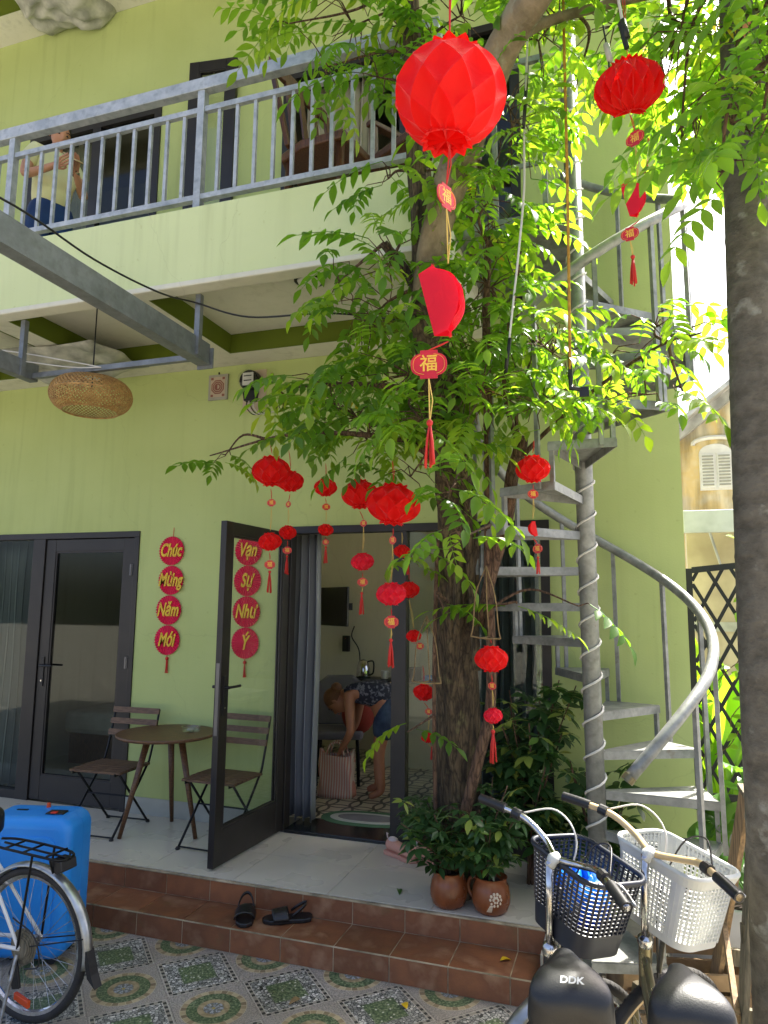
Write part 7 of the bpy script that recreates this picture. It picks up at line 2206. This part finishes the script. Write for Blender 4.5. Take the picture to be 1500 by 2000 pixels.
# --- woman on the balcony reading a phone; she faces +X, seen from below
pb = thing('person', 'person in a cream T-shirt and navy trousers looking at a phone on the balcony', 'person', (-4.07, 3.98, UF+.002), R(-22)); pb.scale = (.945,)*3
pel, wst, chs, nck = (0, 0, .86), (.0, 0, 1.02), (.01, 0, 1.22), (.02, 0, 1.375)
hd_c = Vector((.085, 0, 1.50))
shR, shL = (.0, -.165, 1.33), (.0, .165, 1.33)
elR, wrR = (.03, -.235, 1.06), (.27, -.11, 1.095)
elL, wrL = (.12, .215, 1.03), (.29, .055, 1.10)
ch = [([pel, wst, chs, nck, tuple(hd_c+Vector((-.03, 0, -.04)))], [.10, .09, .10, .052, .05]),
      ([chs, shR, elR, wrR], [.10, .055, .040, .026]), ([chs, shL, elL, wrL], [.125, .055, .040, .026]),
      ([pel, (0, -.09, .80), (.015, -.10, .44), (-.01, -.10, .07), (.10, -.11, .03)], [.13, .085, .055, .038, .030]),
      ([pel, (0, .09, .80), (.015, .10, .44), (-.01, .10, .07), (.10, .11, .03)], [.13, .085, .055, .038, .030])]
for wr, fw, sd_ in ((wrR, (.8, .35, .25), 1), (wrL, (.7, -.30, .3), -1)):
    for c_ in hand(None, wr, fw, (.1, .5*sd_, .6), .55, sd_): ch.append(([wr]+c_[0:], [.026]+[.012 if i == 0 else .0085 for i in range(len(c_))]))
body = limbs_mesh('body', ch, 'skin', pb)
HM = Matrix.Translation(hd_c) @ Euler((0, R(28), R(-6))).to_matrix().to_4x4()
head_mesh(HM).build('head', 'skin', pb, smooth=True)
face_details(pb, HM)
hc = MB(HM)
vs = []; fs = []
n, m_ = 24, 12
for i in range(m_+1):
    t_ = PI*.62*i/m_
    for j in range(n):
        a_ = 2*PI*j/n
        front = max(0, math.cos(a_))
        t2 = t_*(1-.42*front)
        vs.append((-.012+.098*math.sin(t2)*math.cos(a_), .083*math.sin(t2)*math.sin(a_), .010+.115*math.cos(t2)))
for i in range(m_):
    for j in range(n): fs.append((i*n+j, (i+1)*n+j, (i+1)*n+(j+1) % n, i*n+(j+1) % n))
hc.add(vs, fs); hc.sphere((-.105, 0, .0), .045, 12, 8)
hc.build('hair', 'hair_dark', pb, smooth=True)
limbs_mesh('shirt', [([(0, 0, .85), (.0, 0, 1.02), (.01, 0, 1.22), (.012, 0, 1.335)], [(.185, .160), (.172, .148), (.172, .135), (.09, .08)]),
                     ([(.01, 0, 1.22), (0, -.155, 1.325), (.012, -.218, 1.165)], [(.172, .135), .078, .072]), ([(.01, 0, 1.22), (0, .155, 1.325), (.05, .205, 1.165)], [(.172, .135), .078, .072])], 'shirt_cream', pb)
limbs_mesh('trousers', [([(0, 0, .96), (0, 0, .86)], [(.165, .145), (.165, .145)]), ([(0, 0, .86), (0, -.09, .76), (.015, -.10, .44), (-.01, -.10, .09)], [(.165, .145), .105, .085, .075]), ([(0, 0, .86), (0, .09, .76), (.015, .10, .44), (-.01, .10, .09)], [(.165, .145), .105, .085, .075])], 'trouser_navy', pb)
MB().lathe([(.030, -.012), (.032, 0), (.030, .012)], 16, wrL).build('watch', 'bike_champagne', pb)
ph = thing('phone', 'pale gold phone held by the person on the balcony', 'phone', (0, 0, 0))
pw = pb.matrix_basis @ Vector((.38, -.012, 1.165))
bpy.context.view_layer.update(); pw = pb.matrix_world @ Vector((.38, -.012, 1.165)); ph.location = pw; ph.rotation_euler = (R(20), R(-52), R(-22))
MB().box(-.004, .004, -.037, .037, -.075, .075).build('case', 'rim_tan', ph, bevel=.003)
MB().box(-.0058, -.0042, -.033, .033, -.07, .07).build('screen', 'tv_black', ph)
for k in range(3): MB().lathe([(.001, .0042), (.009, .0042), (.009, .008), (.001, .008)], 12, (0, .02, .055-.022*k), 'X').build('lens', 'black_plastic', ph)

# --- person in the room bending over a striped bag, facing -X
pi = thing('person', 'person in a dark printed top and denim shorts bending over a striped bag indoors', 'person', (-1.93, 5.85, FLOOR+.013), R(180))
pel, wst, chs, nck = (-.06, 0, .76), (.06, 0, .86), (.25, 0, .90), (.36, 0, .85)
hd_c = Vector((.455, 0, .77))
shR, shL = (.28, .155, .84), (.28, -.155, .84)
elR, wrR = (.24, .20, .55), (.37, .09, .37)
elL, wrL = (.34, -.19, .56), (.43, -.07, .37)
ch = [([pel, wst, chs, nck, tuple(hd_c+Vector((-.02, 0, .02)))], [.125, .115, .12, .05, .048]),
      ([chs, shR, elR, wrR], [.12, .052, .037, .025]), ([chs, shL, elL, wrL], [.12, .052, .037, .025]),
      ([pel, (-.02, .09, .68), (.03, .10, .39), (.0, .10, .07), (.11, .115, .028)], [.125, .085, .052, .036, .028]),
      ([pel, (-.02, -.09, .68), (.10, -.09, .39), (.09, -.09, .07), (.20, -.10, .028)], [.125, .085, .052, .036, .028])]
for wr, fw, sd_ in ((wrR, (.45, -.2, -.8), 1), (wrL, (.2, .2, -.85), -1)):
    for c_ in hand(None, wr, fw, (.7, 0, .2), .6, sd_): ch.append(([wr]+c_, [.025]+[.012 if i == 0 else .0085 for i in range(len(c_))]))
limbs_mesh('body', ch, 'skin_tan', pi)
HM = Matrix.Translation(hd_c) @ Euler((0, R(72), 0)).to_matrix().to_4x4()
head_mesh(HM).build('head', 'skin_tan', pi, smooth=True)
face_details(pi, HM)
hc = MB(HM).add(vs, fs); hc.sphere((-.10, 0, .035), .05, 12, 8)
hc.build('hair', 'hair_brown', pi, smooth=True)
limbs_mesh('top', [([(-.06, 0, .77), (.07, 0, .865), (.25, 0, .905), (.335, 0, .865)], [(.165, .15), (.158, .14), (.165, .138), (.085, .08)]), ([(.25, 0, .905), (.28, .145, .85)], [(.165, .138), .075]), ([(.25, 0, .905), (.28, -.145, .85)], [(.165, .138), .075])], 'dress_print', pi)
limbs_mesh('shorts', [([(0, 0, .80), (-.06, 0, .75)], [(.16, .15), (.165, .15)]), ([(-.06, 0, .75), (-.02, .09, .66), (.01, .10, .46)], [(.165, .15), .11, .095]), ([(-.06, 0, .75), (-.02, -.09, .66), (.06, -.09, .46)], [(.165, .15), .11, .095])], 'denim', pi)
# striped tote bag
random.seed(9)
bg_ = thing('striped_bag', 'pink striped canvas bag standing on the floor inside the doorway', 'bag', (-2.34, 5.78, FLOOR+.0125), R(4))
vs2 = []; fs2 = []; n, m_ = 28, 10
for i in range(m_+1):
    v = i/m_; z_ = .36*v
    for j in range(n):
        a_ = 2*PI*j/n
        x_ = math.copysign(abs(math.cos(a_))**.35, math.cos(a_))*.155*(1-.06*v); y_ = math.copysign(abs(math.sin(a_))**.45, math.sin(a_))*.085*(1-.25*v)
        vs2.append((x_+.006*math.sin(9*v+3*a_), y_+.010*math.sin(7*v+5*a_), z_+(.028*math.sin(2*a_+1) if i == m_ else 0)))
for i in range(m_):
    for j in range(n): fs2.append((i*n+j, i*n+(j+1) % n, (i+1)*n+(j+1) % n, (i+1)*n+j))
fs2.append(tuple(range(n-1, -1, -1)))
o = MB().add(vs2, fs2).build('bag_body', 'bag_stripe', bg_, smooth=True); s_ = o.modifiers.new('thick', 'SOLIDIFY'); s_.thickness = .005
for s in (-1, 1): MB().tube(smooth_path([(-.08, s*.06, .34), (-.04, s*.045, .43), (.04, s*.045, .43), (.08, s*.06, .34)], 5), .008, 8).build('handle', 'bag_stripe', bg_, smooth=True)
